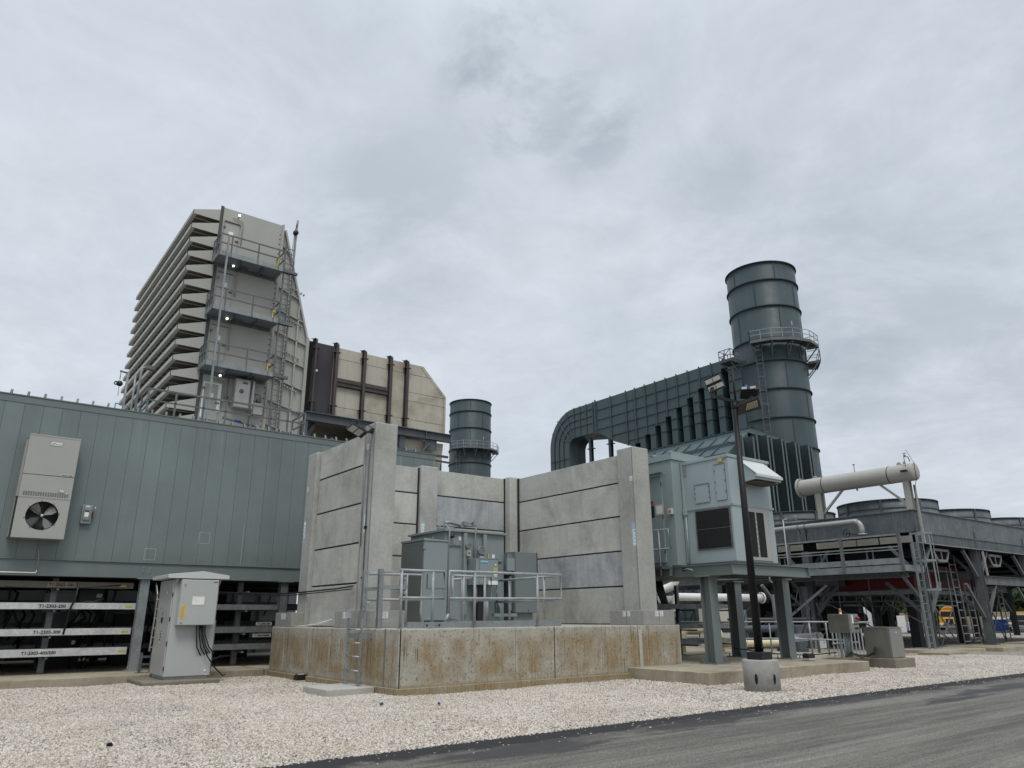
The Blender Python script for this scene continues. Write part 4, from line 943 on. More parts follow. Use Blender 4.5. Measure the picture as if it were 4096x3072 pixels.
def access(name,a,b,z0,z1,parent):
    mb=MB(); mb.box(15.848,15.872,a,b,z0,z1); mb.box(15.838,15.85,a-.02,b+.02,z1,z1+.02,1); p=mb.build(name,[M['eh'],M['trafod']],parent)
    mb=MB(); t=.008; mb.box(15.865,15.869,a-t,a,z0-t,z1,0); mb.box(15.865,15.869,b,b+t,z0-t,z1,0); mb.box(15.865,15.869,a,b,z0-t,z0,0); mb.build('shadow_gap',M['seam'],p)
    mb=MB()
    for zz in (z0+.2*(z1-z0),z0+.5*(z1-z0),z0+.8*(z1-z0)): mb.box(15.835,15.85,a-.012,a+.012,zz,zz+.05); mb.box(15.835,15.85,b-.012,b+.012,zz,zz+.05)
    mb.build('latches',M['trafod'],p)
access('tall_access_panel',11.62,11.93,4.25,5.18,body); access('square_access_panel',12.16,12.62,4.25,4.73,body)
mb=MB(); mb.box(15.84,15.868,11.66,11.80,5.24,5.34); mb.bar((15.86,11.52,5.42),(15.86,11.64,5.30),.012,.07,1); mb.box(15.845,15.868,12.88,12.96,5.05,5.32,1); mb.build('lifting_plates',[M['yellowd'],M['galv']],body)
mb=MB(); mb.box(16.36,17.40,11.475,11.50,2.745,4.08); fr=mb.build('louvre_frame',M['acbeige'],body)
mb=MB(); mb.box(16.48,16.76,11.468,11.476,2.83,3.97); mb.box(16.84,17.14,11.468,11.476,2.83,3.97); mb.build('louvre_screen',M['screen'],fr)
mb=MB()
for i in range(9): mb.box(16.785,16.815,11.466,11.476,2.9+i*.125,2.925+i*.125)
for i in range(12): mb.box(16.39,16.41,11.470,11.476,2.8+i*.11,2.815+i*.11); mb.box(17.35,17.37,11.470,11.476,2.8+i*.11,2.815+i*.11)
mb.build('frame_bolts',M['trafod'],fr)
mb=MB(); mb.prism([(11.50,5.33),(11.50,4.70),(10.98,4.74),(10.98,4.86)],'x',16.30,17.38); hd=mb.build('exhaust_hood',M['eh'],body,bevel=.004)
mb=MB(); mb.poly([(16.27,11.50,5.345),(16.27,10.95,4.868),(17.41,10.95,4.868),(17.41,11.50,5.345)][::-1]); mb.box(16.27,17.41,10.94,10.978,4.80,4.87); mb.build('hood_top_sheet',M['cabroof'],hd)
mb=MB(); mb.box(16.36,17.32,11.03,11.48,4.68,4.70); mb.build('hood_grille',M['filter'],hd)
mb=MB(); mb.box(15.835,15.87,13.0,13.05,2.72,5.36); mb.tube([(15.83,12.97,2.72),(15.83,12.97,3.98)],.02,6); mb.box(15.79,15.86,12.93,13.03,3.98,4.14); mb.build('edge_conduit',M['eh'],body)
# long enclosure behind
EB=thing('electrical_house','long blue-grey electrical house with side door, behind the pale enclosure','enclosure',(17,16,2.65))
mb=MB(); mb.box(15.50,18.1,13.075,22,2.66,5.49); eb=mb.build('casing',M['eh2'],EB,bevel=.01)
mb=MB(); mb.prism([(15.46,5.49),(18.14,5.49),(18.14,5.64),(15.46,5.66)],'y',13.03,22.05); 
for i in range(14): mb.bar((15.44,13.06+i*.62,5.69),(16.9,13.06+i*.62,5.68),.05,.05)
mb.build('ribbed_roof',M['ehroof'],EB)
mb=MB(); mb.box(15.46,15.50,13.45,14.4,2.76,5.10); dr=mb.build('side_door',M['eh2'],EB)
mb=MB(); mb.box(15.36,15.46,13.38,14.5,5.13,5.17); mb.build('drip_cap',M['gsteel'],dr)
mb=MB(); mb.box(15.452,15.46,13.42,13.70,4.02,4.30); mb.box(15.449,15.453,13.46,13.66,4.06,4.26,1); mb.build('taped_notice',[M['cream'],M['white']],dr)
mb=MB(); mb.box(15.452,15.46,13.77,13.88,4.32,4.43); mb.build('red_sign',M['red'],dr)
mb=MB(); mb.box(15.452,15.46,13.75,13.92,3.98,4.29); mb.build('door_window',M['glassd'],dr)
mb=MB(); 
for z in (3.0,3.9,4.8): mb.box(15.445,15.462,13.43,13.46,z,z+.12)
mb.build('hinges',M['gsteel'],dr)
mb=MB(); mb.box(15.40,15.49,13.10,13.22,4.0,4.16); mb.box(15.39,15.40,13.13,13.17,4.05,4.10,1); mb.build('alarm_box',[M['cream'],M['red']],EB)
mb=MB(); mb.box(15.38,18.2,13.3,22.1,2.40,2.655); mb.box(15.30,15.40,13.2,22,2.62,2.655); mb.build('base_frame',M['plat'],EB)
# landing rail beside the door
T=thing('landing_handrail','small tube handrail on the landing outside the electrical house door','handrail',(15.2,13.4,2.4)); mb=MB()
mb.tube([(15.2,15.0,3.62),(15.2,13.08,3.58),(15.2,13.04,3.08),(15.2,15.0,3.10)],.022,8); mb.tube([(15.2,13.42,2.40),(15.2,13.42,3.6)],.024,8); mb.tube([(15.2,14.7,2.40),(15.2,14.7,3.6)],.022,8); mb.build('rails',M['rail'],T)
mb=MB(); mb.box(15.0,15.38,13.2,16,2.56,2.62); mb.build('landing_grating',M['grate'],T)
# platform frame
PF=thing('steel_platform','grey-green steel platform frame on H-columns carrying the pale enclosure','platform',(17,12.3,.27))
mb=MB(); f=.30
def ibY(mb,x,y0,y1,zt): mb.box(x-.10,x+.10,y0,y1,zt-.016,zt); mb.box(x-.008,x+.008,y0,y1,zt-.27+.016,zt-.016); mb.box(x-.10,x+.10,y0,y1,zt-.27,zt-.254)
mb.box(15.45,18.72,11.29,11.50,2.614,2.63); mb.box(15.462,18.70,11.36,11.376,2.376,2.614); mb.box(15.45,18.72,11.29,11.50,2.36,2.376)
mb.box(15.45,15.65,11.505,13.24,2.612,2.63); mb.box(15.52,15.536,11.376,13.24,2.376,2.612); mb.box(15.45,15.65,11.505,13.24,2.36,2.376)
mb.box(18.55,18.715,11.505,13.24,2.612,2.63); mb.box(18.62,18.636,11.38,13.24,2.376,2.612); mb.box(18.55,18.715,11.505,13.24,2.36,2.376); mb.box(18.702,18.716,11.295,11.50,2.376,2.614)
mb.build('perimeter_beams',M['plat'],PF)
mb=MB(); mb.box(15.66,18.54,11.51,13.2,2.56,2.60); 
for y in (12.2,12.9): mb.box(15.66,18.54,y,y+.1,2.38,2.56)
mb.build('deck_plate',M['gsteel'],PF)
for i,(xx,yy) in enumerate(((15.62,12.25),(18.78,12.25),(18.72,13.78),(15.75,14.6))):
    mb=MB(); mb.ibeam((xx,yy,.30),(xx,yy,2.33),.30,.30,.018,0,(0,1,0)); mb.box(xx-.25,xx+.25,yy-.2,yy+.2,2.332,2.358); mb.box(xx-.26,xx+.26,yy-.26,yy+.26,.272,.30)
    for sx in (-.2,.2):
        for sy in (-.2,.2): mb.tube([(xx+sx,yy+sy,.3),(xx+sx,yy+sy,.38)],.014,6)
    mb.build('support_column',M['leg'],PF)
mb=MB()
for xx,yy in ((15.62,12.25),(18.78,12.25),(18.72,13.78)): mb.prism([(xx-.42,yy-.42),(xx+.42,yy-.42),(xx+.42,yy+.42),(xx-.42,yy+.42)],'z',.262,.274)
mb.build('grout_pads',M['slab'],PF)
mb=MB(); mb.box(15.44,15.452,12.83,12.9,2.5,2.58); mb.tube([(15.44,12.86,2.54),(15.40,12.7,2.55),(15.40,12.55,2.52),(15.42,12.5,2.43),(15.42,12.9,2.39)],.012,6,1); mb.tube([(16.9,11.33,2.36),(16.9,11.33,2.25),(17.1,11.4,2.2),(17.25,11.5,2.22)],.02,6,1); mb.build('drain_and_conduit',[M['black'],M['pipeg']],PF)

# ------------------------------------------------------------------ lamp post
LP=thing('lamp_post','tall black lamp post with floodlights standing in a round concrete base by the road','lamp post',(12.88,9.05,0))
c=(12.92,9.06)
mb=MB(); mb.lathe([(0,-.2),(.335,-.2),(.335,.575),(.325,.59),(0,.59)],(*c,0),48); base=mb.build('concrete_base',M['concol'],LP)
mb=MB()
for a in (PI*1.10,PI*1.43):
    x=c[0]+.336*math.cos(a); y=c[1]+.336*math.sin(a); tx,ty=-math.sin(a),math.cos(a); pts=[]
    for k in range(14):
        b=2*PI*k/14; pts.append((x+tx*.030*math.cos(b)-.0*ty+.004*math.cos(a),y+ty*.030*math.cos(b)+.004*math.sin(a),.26+.095*math.sin(b)))
    mb.poly(pts)
mb.build('lifting_slots',M['hole'],base)
mb=MB(); mb.box(c[0]-.17,c[0]+.17,c[1]-.17,c[1]+.17,.592,.73); mb.build('base_cover',M['black'],LP,bevel=.01)
mb=MB(); mb.tube([(*c,.73),(*c,5.66)],.083,16,r1=.055); mb.lathe([(.064,0),(.066,.05),(.064,.12),(0,.12)],(*c,5.60),16); mb.build('pole',M['pole'],LP)
mb=MB(); mb.tube([(c[0]+.03,c[1]-.02,5.6),(c[0]+.03,c[1]-.02,6.54)],.026,8); mb.box(c[0]-.02,c[0]+.01,c[1]-.085,c[1]-.06,.8,1.15); mb.build('top_mast',M['pole'],LP)
# arms run along view-perpendicular u
u=Vector((math.sin(rad(52.526)),-math.cos(rad(52.526)),0)); w=Vector((math.cos(rad(52.526)),math.sin(rad(52.526)),0)); cz=Vector((c[0],c[1],0))
def L_(a,b,z): p=cz+u*a+w*b; return (p.x,p.y,z)
mb=MB(); mb.bar(L_(-.40,0,5.86),L_(.26,-.02,5.69),.05,.055); mb.build('cross_arm',M['pole'],LP)
mb=MB(); mb.bar(L_(-.46,-.12,6.00),L_(-.46,.12,6.00),.05,.10); mb.bar(L_(-.40,0,5.84),L_(-.46,0,6.02),.05,.06); mb.build('bracket',M['black'],LP)
def flood(center,nrm,up,w_,h_,name):
    n=Vector(nrm).normalized(); up=Vector(up); r=up.cross(n).normalized(); up=n.cross(r).normalized(); ce=Vector(center)
    mb=MB()
    def obox(a0,a1,b0,b1,d0,d1,m=0):
        vs=[ce+r*a+up*b+n*d for d in (d0,d1) for (a,b) in ((a0,b0),(a1,b0),(a1,b1),(a0,b1))]
        mb.add(vs,[(0,3,2,1),(4,5,6,7),(0,1,5,4),(1,2,6,5),(2,3,7,6),(3,0,4,7)],m)
    obox(-w_/2,w_/2,-h_/2,h_/2,-.07,0)
    for i in range(6): obox(-w_*.45,w_*.45,-h_*.45+i*h_*.16,-h_*.45+i*h_*.16+.012,-.11,-.07)
    f=mb.build(name,M['black'],LP,bevel=.004)
    mb=MB()
    for j in (-1,1): obox(-w_*.46,-w_*.02,j*h_*.25-h_*.15,j*h_*.25+h_*.15,.001,.010); obox(w_*.02,w_*.46,j*h_*.25-h_*.15,j*h_*.25+h_*.15,.001,.010)
    mb.build('lens_panel',M['led'],f); return f
flood(L_(-.40,-.05,6.15),tuple(-u*.35-w*.80+Vector((0,0,-.25))),tuple(-u*.42-w*.2+Vector((0,0,.9))),.36,.32,'tilted_floodlight')
bf=flood(L_(.34,.05,5.95),(.45,.75,.40),(-.1,-.2,.9),.40,.24,'rear_floodlight')
mb=MB(); mb.lathe([(0,.05),(.022,.045),(.034,.02),(.034,-.02),(.03,-.05),(0,-.05)],L_(.28,-.06,6.06),14); mb.build('photocell',M['bluecap'],bf)
mb=MB(); mb.bar(L_(.16,-.08,6.02),L_(.27,-.08,6.03),.06,.05); mb.bar(L_(.34,-.08,6.03),L_(.46,-.08,6.05),.06,.05); mb.build('driver_boxes',M['led'],bf)
mb=MB(); mb.bar(L_(.34,-.02,5.70),L_(.34,-.02,5.86),.05,.12); mb.bar(L_(.22,-.02,5.77),L_(.46,-.02,5.77),.03,.03); mb.build('yoke',M['black'],LP)
h=MB(); P=[L_(.02,.16,5.47),L_(.66,.22,5.655),L_(.46,-.24,5.775),L_(.06,-.20,5.63)]; Q=[(p[0],p[1],p[2]+.05) for p in P]
h.add(P+Q,[(0,1,2,3),(7,6,5,4),(0,4,5,1),(1,5,6,2),(2,6,7,3),(3,7,4,0)]); hb=h.build('led_head',M['black'],LP)
mb=MB(); A,B,C_,D=[Vector(p) for p in P]
for i in range(6):
    t=.50+.07*i; s0=A.lerp(B,.25).lerp(D.lerp(C_,.25),t); 
    a=(A.lerp(D,t)).lerp(B.lerp(C_,t),.30); b=(A.lerp(D,t)).lerp(B.lerp(C_,t),.80)
    a=Vector(A.lerp(B,.42+.085*i)); b=Vector(D.lerp(C_,.42+.085*i)); p0=a.lerp(b,.30); p1=a.lerp(b,.86)
    mb.bar(p0+Vector((0,0,-.006)),p1+Vector((0,0,-.006)),.028,.008)
mb.build('led_strips',M['ledy'],hb)

# ------------------------------------------------------------------ stuff around the slab
HR=thing('yard_handrail','galvanised tube handrail on the slab edge behind the lamp post','handrail',(21.3,13.1,.27))
mb=MB()
for z in (1.20,.70): mb.tube([(17.6,16.9,z),(21.33,14.5,z),(21.33,11.95,z)],.024,8)
mb.build('rails',M['rail'],HR)
for (x,y) in ((17.6,16.9),(21.35,14.5),(21.33,13.1),(21.4,12.6),(21.33,12.0)):
    mb=MB(); mb.tube([(x,y,.27),(x,y,1.2)],.024,8); mb.box(x-.06,x+.06,y-.06,y+.06,.272,.285); mb.build('post',M['rail'],HR)
PB=thing('operator_panel','stainless operator panel with red stop button and amber beacon on conduits','control panel',(19.9,11,.27))
mb=MB(); mb.box(19.86,20.33,11.0,11.62,.93,1.42); pb=mb.build('box',M['ss'],PB,bevel=.01)
mb=MB(); mb.box(19.88,20.31,10.985,11.0,.95,1.41); pd=mb.build('front_door',M['ss'],pb)
mb=MB(); mb.lathe([(0,-.06),(.035,-.06),(.04,-.02),(.02,0)],(20.25,10.985,1.31),12,'y'); mb.box(20.21,20.29,10.98,10.985,1.27,1.35,0); mb.build('red_button',M['red'],pd)
mb=MB()
for x,z in ((20.10,1.24),(20.17,1.24),(20.23,1.24),(20.08,1.16),(20.13,1.16),(20.18,1.16),(20.23,1.16)): mb.lathe([(0,-.03),(.016,-.03),(.018,0)],(x,10.985,z),8,'y')
mb.lathe([(0,-.03),(.03,-.03),(.034,0)],(20.13,10.985,1.05),12,'y'); mb.lathe([(0,-.03),(.022,-.03),(.025,0)],(20.22,10.985,1.06),10,'y'); mb.build('switches',M['black'],pd)
mb=MB(); mb.box(19.98,20.04,10.98,10.985,1.18,1.39); mb.build('tag_strip',M['white'],pd)
mb=MB(); mb.lathe([(.035,0),(.035,.05)],(20.0,11.3,1.42),12,m=1); mb.lathe([(.033,.05),(.033,.12),(.02,.15),(0,.15)],(20.0,11.3,1.42),12); mb.build('beacon',[M['orange'],M['white']],PB)
mb=MB()
for k in range(5): mb.tube([(19.92+.085*k,11.25,.93),(19.92+.085*k,11.27,.30)],.022,6)
mb.box(19.84,19.90,11.3,11.36,.27,.93); mb.build('conduit_legs',M['galv'],PB)
SB=thing('stainless_cabinet','squat stainless steel cabinet on a raised concrete pad near the road','cabinet',(21.3,10.9,.27))
mb=MB(); mb.prism([(20.93,10.52),(21.66,10.52),(21.66,11.22),(20.93,11.22)],'z',.275,1.055); sb=mb.build('body',M['ss'],SB,bevel=.006)
mb=MB(); mb.box(20.95,21.64,10.498,10.518,.29,1.03); sd=mb.build('front_door',M['ss'],sb,bevel=.004)
mb=MB(); mb.box(21.65,21.69,10.5,10.54,.62,.68); mb.build('door_latch',M['black'],sd)
mb=MB(); mb.box(21.28,21.33,10.494,10.498,.92,.95); mb.build('badge',M['white'],sd)
mb=MB(); mb.box(20.91,21.68,10.47,11.25,1.058,1.072); mb.build('lid',M['ss'],sb)
tag(MB().prism([(20.85,10.40),(21.95,10.40),(22.05,11.5),(20.85,11.5)],'z',-.2,.27).build('cabinet_plinth',M['pad'],bevel=.02),'brown concrete plinth under the squat stainless cabinet','concrete pad')
mb=MB(); R=random.Random(2)
for k in range(7): mb.tube([(19.9+.05*k,11.25,.32+.02*k),(20.2,11.15-.03*k,.40-.02*k),(20.6,11.05-.05*k,.30+.03*k),(20.98,11.0,.38+.03*k)],.012,6)
mb.tube([(17.8,13.3,.55),(18.6,12.6,.40),(19.3,12.0,.36),(19.9,11.5,.42)],.015,6)
tag(mb.build('ground_cables',M['cable']),'loose black cables between the operator panel and the stainless cabinet','cables')
WG=thing('walkway_gate_rail','galvanised slatted rail section behind the operator panel and stainless cabinet','handrail',(21.5,12.2,.2)); mb=MB()
mb.tube([(20.6,12.0,1.18),(23.4,12.3,1.18)],.026,8); mb.tube([(20.6,12.0,.62),(22.4,12.2,.62)],.022,8)
for k in range(9): mb.bar((20.75+.2*k,12.05,.15),(20.75+.2*k,12.05,1.0),.06,.015)
mb.build('slats',M['rail'],WG)
GB=thing('junction_box','small light grey junction box on a post beyond the handrail','box',(24.2,14.7,.1)); mb=MB(); mb.box(24.3,24.7,14.6,14.8,.32,.62); mb.build('box',M['cab'],GB,bevel=.008); mb=MB(); mb.box(24.27,24.33,14.62,14.7,-.02,.8); mb.build('post',M['galvd'],GB); mb=MB(); mb.lathe([(0,-.01),(.02,-.01),(.02,0)],(24.55,14.6,.5),8,'y'); mb.build('latch',M['black'],GB)
# pipework beneath
def pipe(name,lab,pts,r,mat,flanges=(),cat='pipe',grp=None,bend=None):
    T=thing(name,lab,cat,pts[0],grp); mb=MB(); P=[Vector(p) for p in pts]
    if bend:
        Q=[P[0]]
        for a,b,c in zip(P,P[1:],P[2:]):
            d1=(a-b).normalized();d2=(c-b).normalized()
            for i in range(7):
                t=i/6; Q.append((b+d1*bend)*(1-t)**2+b*2*t*(1-t)+(b+d2*bend)*t**2)
        P=Q+[P[-1]]
    mb.tube(P,r,16); mb.build('run',mat,T)
    for (p,d,rr) in flanges:
        p=Vector(p);d=Vector(d).normalized(); mb=MB(); mb.tube([p-d*.03,p+d*.03],rr,20); f=mb.build('flange',mat,T)
        mb=MB(); a=Vector((0,0,1)) if abs(d.z)<.9 else Vector((1,0,0)); e1=d.cross(a).normalized(); e2=d.cross(e1)
        for k in range(12): q=p+(e1*math.cos(k*PI/6)+e2*math.sin(k*PI/6))*(rr*.84); mb.tube([q-d*.045,q+d*.045],.018,6)
        mb.build('bolts',M['black'],f)
    return T
pipe('white_pipe','fat white flanged pipe behind the enclosure columns',[(20.4,17.5,1.35),(20.4,17.5,2.02),(24.72,17.0,2.02)],.130,M['pipe'],[((24.72,17.0,2.02),(1,-.12,0),.20),((20.4,17.5,1.55),(0,0,1),.19)],bend=.22)
pipe('white_pipe','upper white pipe with elbow behind the left column',[(17.2,18.2,2.22),(19.9,17.6,2.22),(20.3,17.3,2.42),(20.3,17.3,2.8)],.14,M['pipe'],[],bend=.22)
pipe('white_pipe','lower white ribbed pipe beside the concrete wall end',[(16.8,18.6,1.93),(20.4,17.6,1.93)],.12,M['pipe'])
pipe('cream_pipe','cream elbow pipe low behind the second column',[(19.6,16.6,.0),(19.6,16.6,.95),(21.2,16.3,.95),(21.2,16.3,.2)],.11,M['pipey'],bend=.3)
pipe('cream_pipe','cream pipe at ground level behind the lamp base',[(20.6,15.9,.52),(23.3,15.3,.50),(23.7,15.2,.1)],.11,M['pipey'],[((21.6,15.68,.515),(1,-.22,0),.15)],bend=.3)
pipe('jacketed_pipe','shiny metal-jacketed pipe turning down by the third column',[(22.3,14.5,.05),(22.3,14.5,.68),(25.2,15.1,.70)],.12,M['pipem'],bend=.22)
pipe('jacketed_pipe','small shiny jacketed pipe standing behind the handrail',[(22.6,17.5,.3),(22.6,17.5,1.05),(22.3,17.6,1.12),(21.9,17.7,1.12)],.07,M['pipem'],bend=.12)
G2='dark cable trays beneath the raised enclosure'
for (lab,z0,z1,s,xc) in (('dark cable tray marked T1-2304, topmost under the raised enclosure',1.60,1.73,'T1-2304',18.74),('dark cable tray marked T1-2305, middle under the raised enclosure',1.03,1.17,'T1-2305',18.82),('dark cable tray marked T1-2306-40, lowest under the raised enclosure',.60,.73,'T1-2306-40',18.8)):
    tray('cable_tray',lab,16.3,20.5,15.0,z0,z1,M['alud'],[(s,xc-.1,(z0+z1)/2+.005,.66 if len(s)>8 else .55,.10,M['galvd'],.115)],G2)
for xx,lab in ((17.1,'tray support post near the concrete wall end'),(18.45,'tray support post close behind the nearest column'),(20.2,'tray support post right of the second column')):
    T=thing('tray_support',lab,'support post',(xx,15.7,.27),'posts under the dark cable trays'); mb=MB(); mb.ibeam((xx,15.72,.28),(xx,15.72,2.3),.10,.10,.010,0,(0,1,0)); mb.box(xx-.14,xx+.14,15.6,15.84,.271,.285); mb.build('post',M['galvd'],T)
    mb=MB()
    for z in (.58,1.01,1.58): mb.box(xx-.02,xx+.02,15.02,15.67,z-.05,z-.004)
    mb.build('arms',M['galvd'],T)
hc=MB(); R=random.Random(9)
for i in range(12):
    xx=R.uniform(16.6,18.1); hc.tube([(xx,15.9,2.55),(xx+.03,15.8,2.1),(xx+R.uniform(-.1,.1),15.6,1.75)],R.uniform(.02,.04),6)
for i in range(18):
    xx=R.uniform(21.5,31); yy=R.uniform(15.5,22); hc.tube([(xx,yy,R.uniform(.8,2.6)),(xx+R.uniform(-.6,.6),yy,R.uniform(.4,2.2)),(xx+R.uniform(-1,1),yy,R.uniform(.2,.8))],R.uniform(.012,.03),5)
tag(hc.build('hanging_cables',M['cable']),'dark hanging cables below the raised enclosure','cables',kind='stuff')
# pump skids and cabinets in the shade
R=random.Random(12)
for i,(x,y,w_,d,z1,mt,lab) in enumerate(((26.5,20.5,1.3,.8,1.75,'cream','cream cabinet in the shade beyond the yard handrail'),(24.0,21.5,.9,.8,1.45,'gsteel','blue-grey cabinet in the shade behind the white flanged pipe'),(29.2,21,1.0,.9,2.0,'dark','dark pump housing in the shade below the cooler platform'),(27.6,17.6,.7,.6,1.0,'gsteel','low blue-grey motor housing beyond the shiny jacketed pipe'),(22.5,26.0,1.6,1,1.9,'ss','stainless cabinet far behind the enclosure columns'))):
    T=thing('equipment_cabinet',lab,'cabinet',(x,y,0)); mb=MB(); mb.box(x-w_/2,x+w_/2,y-d/2,y+d/2,-.03,z1); mb.build('body',M[mt],T,bevel=.01)
    mb=MB(); mb.box(x-w_*.44,x+w_*.44,y-d/2-.015,y-d/2,.1,z1-.08); mb.build('door',M[mt],T); mb=MB(); mb.box(x+w_*.32,x+w_*.35,y-d/2-.04,y-d/2-.015,z1*.45,z1*.6); mb.build('handle',M['black'],T)
T=thing('valve_manifold','dark valve manifold with black handwheel beyond the handrail','valve',(25.5,18,0)); mb=MB()
mb.tube([(24.0,18.6,.9),(28.8,17.6,.9)],.13,12); mb.tube([(25.4,18.3,-.02),(25.4,18.3,1.6)],.08,10); mb.tube([(27,18,-.02),(27,18,2.2)],.09,10); mb.tube([(24.6,18.5,1.25),(29,17.6,1.25)],.05,8); mb.build('pipework',M['gsteel'],T)
mb=MB(); mb.tube([(24.9+.12*math.cos(2*PI*k/16),18.4+.12*math.sin(2*PI*k/16),1.15) for k in range(16)],.012,5,closed=True); mb.tube([(24.9,18.4,.9),(24.9,18.4,1.15)],.015,6); mb.bar((24.78,18.4,1.15),(25.02,18.4,1.15),.015,.015); mb.build('handwheel',M['black'],T)

# ================================================================== AIR-COOLED EXCHANGER
AX=thing('air_cooled_exchanger','large grey air-cooled heat exchanger with round fan cowls on steel columns, right side','heat exchanger',(31.6,14.1,0))
X0,Yc=31.6,14.1; PX,PY=5.6,4.9; NX,NY=4,4; XE,YE=X0+PX*NX,Yc+PY*NY
ZP0,ZP1=4.63,5.52
for i in range(NX):
    a,b=X0+i*PX,X0+(i+1)*PX; mb=MB()
    mb.box(a+.015,b-.015,Yc,Yc+.03,ZP0+.01,ZP1); mb.box(a+.015,b-.015,Yc-.06,Yc+.03,ZP1-.02,ZP1+.012); mb.box(a+.015,b-.015,Yc-.05,Yc+.01,ZP0-.03,ZP0+.01)
    mb.build('plenum_side',M['fin'],AX)
for j in range(NY):
    a,b=Yc+j*PY,Yc+(j+1)*PY; mb=MB()
    mb.box(X0,X0+.03,a+.035,b-.015,ZP0+.01,ZP1); mb.box(X0-.06,X0+.03,a+.035,b-.015,ZP1-.02,ZP1+.012)
    mb.build('plenum_end',M['fin'],AX)
mb=MB(); mb.box(X0+.04,XE,Yc+.04,YE,ZP1-.06,ZP1-.03); mb.box(X0+.5,XE,Yc+.04,YE,4.25,4.58,1); mb.box(X0+.35,XE,Yc+.03,YE,4.58,4.63,1); mb.build('plenum_deck',[M['find'],M['coil']],AX)
mb=MB()
for i in range(NX): mb.box(X0+i*PX+.08,X0+(i+1)*PX-.08,Yc-.012,Yc+.03,4.20,4.60)
mb.box(X0-.1,XE,Yc-.09,Yc+.02,4.165,4.20,1); mb.build('bundle_side',[M['find'],M['galv']],AX)
mb=MB()
for j in range(NY):
    a,b=Yc+j*PY,Yc+(j+1)*PY
    for (s,e) in ((.25,1.55),(1.62,2.55),(2.60,4.45)): mb.box(X0-.02,X0+.02,a+s,b-PY+e,4.235,4.50)
    rows=6; 
    for r_ in range(rows):
        n=int(4.1/.085)
        for k in range(n):
            yy=a+.29+k*.085+(.04 if r_%2 else 0); z=4.262+r_*.041; 0
            mb.poly([(X0-.0215,yy,z),(X0-.0215,yy+.042,z),(X0-.0215,yy+.042,z+.023),(X0-.0215,yy,z+.023)][::-1],1)
mb.build('header_plug_panel',[M['perf'],M['hole']],AX)
def cowl(i,j):
    cx,cy=X0+PX*(i+.5),Yc+PY*(j+.5)-.05; r=2.05; mb=MB()
    mb.lathe([(r+.14,0),(r+.03,.18),(r,.30),(r,.70),(r-.03,.70),(r-.03,.30),(r+.0,.1)],(cx,cy,ZP1),56)
    mb.lathe([(r,.685),(r+.07,.685),(r+.07,.71),(r-.03,.71)],(cx,cy,ZP1),56,smooth=False); mb.lathe([(r,.30),(r+.035,.31),(r+.035,.34),(r,.345)],(cx,cy,ZP1),56,m=1,smooth=False)
    for k in range(8):
        a=2*PI*k/8+.35; mb.bar((cx+(r+.03)*math.cos(a),cy+(r+.03)*math.sin(a),ZP1+.05),(cx+(r+.03)*math.cos(a),cy+(r+.03)*math.sin(a),ZP1+.70),.10,.05,1,(math.cos(a),math.sin(a),0))
    return mb.build('fan_cowl',[M['fin'],M['find']],AX)
for i in range(NX):
    for j in range(NY): cowl(i,j)
for i in range(NX+1):
    for j in range(NY+1):
        x,y=X0+i*PX,Yc+j*PY; mb=MB(); w=.32 if (j==0 or i==0) else .28
        zt=4.16; x_=x+(.02 if i==0 else 0)
        mb.ibeam((x_,y+.12,.17),(x_,y+.12,zt),w,w,.02,0,(1,0,0)); mb.box(x_-.24,x_+.24,y-.14,y+.38,.142,.172)
        mb.build('column',M['galvd'],AX)
        if j==0:
            mb=MB(); mb.bar((x_,y-.015,4.22),(x_,y-.015,4.95),.16,.02,0,(0,1,0)); mb.build('column_splice',M['find'],AX)
mb=MB()
for j in range(NY+1):
    for i in range(NX):
        a=X0+i*PX; y=Yc+j*PY+.12; 
        mb.ibeam((a+.18,y,2.86),(a+PX-.18,y,2.86),.2,.38,.016) if (i>0 and j==0) or j==1 else None
        mb.bar((a+.2,y,1.25 if j==0 else 1.5),(a+1.55,y,2.66),.11,.11); mb.bar((a+PX-.2,y,1.25 if j==0 else 1.5),(a+PX-1.55,y,2.66),.11,.11)
        mb.bar((a+.2,y,3.05),(a+1.2,y,4.12),.12,.12); mb.bar((a+PX-.2,y,3.0),(a+PX-1.3,y,4.12),.12,.12)
for i in range(NX+1):
    for j in range(NY):
        a=Yc+j*PY+.12; x=X0+i*PX+(.02 if i==0 else 0); mb.ibeam((x,a+.18,3.08),(x,a+PY-.18,3.08),.2,.34,.016)
        if i<2:
            mb.bar((x,a+.2,1.5),(x,a+1.45,2.66),.12,.12); mb.bar((x,a+PY-.2,1.4),(x,a+PY-1.3,2.66),.12,.12)
        mb.bar((x,a+.2,3.05),(x,a+1.1,4.12),.11,.11); mb.bar((x,a+PY-.2,3.05),(x,a+PY-1.1,4.12),.11,.11)
mb.build('beams_and_braces',M['galvd'],AX)
# hanging fan drive guards between columns (white trapezoid frames)
for i in range(NX):
    for k in range(1):
        a=X0+i*PX+1.75; mb=MB(); y=Yc+.25
        pts=[(a,4.02),(a+1.5,4.02),(a+1.15,3.58),(a+.35,3.58)]
        for p,q in zip(pts,pts[1:]+pts[:1]): mb.bar((p[0],y,p[1]),(q[0],y,q[1]),.10,.05,0,(0,1,0))
        mb.bar((a+.75,y,4.02),(a+.75,y,3.58),.07,.04); mb.box(a+.3,a+1.2,y+.1,y+2.3,3.5,3.6,1)
        mb.build('drive_guard',[M['galv'],M['gsteel']],AX)
mb=MB()
for i in range(NX):
    for j in range(NY):
        cx,cy=X0+PX*(i+.5),Yc+PY*(j+.5); mb.box(cx-1.9,cx+1.9,cy-1.7,cy+1.7,3.75,4.24); mb.box(cx-.5,cx+.5,cy-1.6,cy+1.6,3.3,3.75)
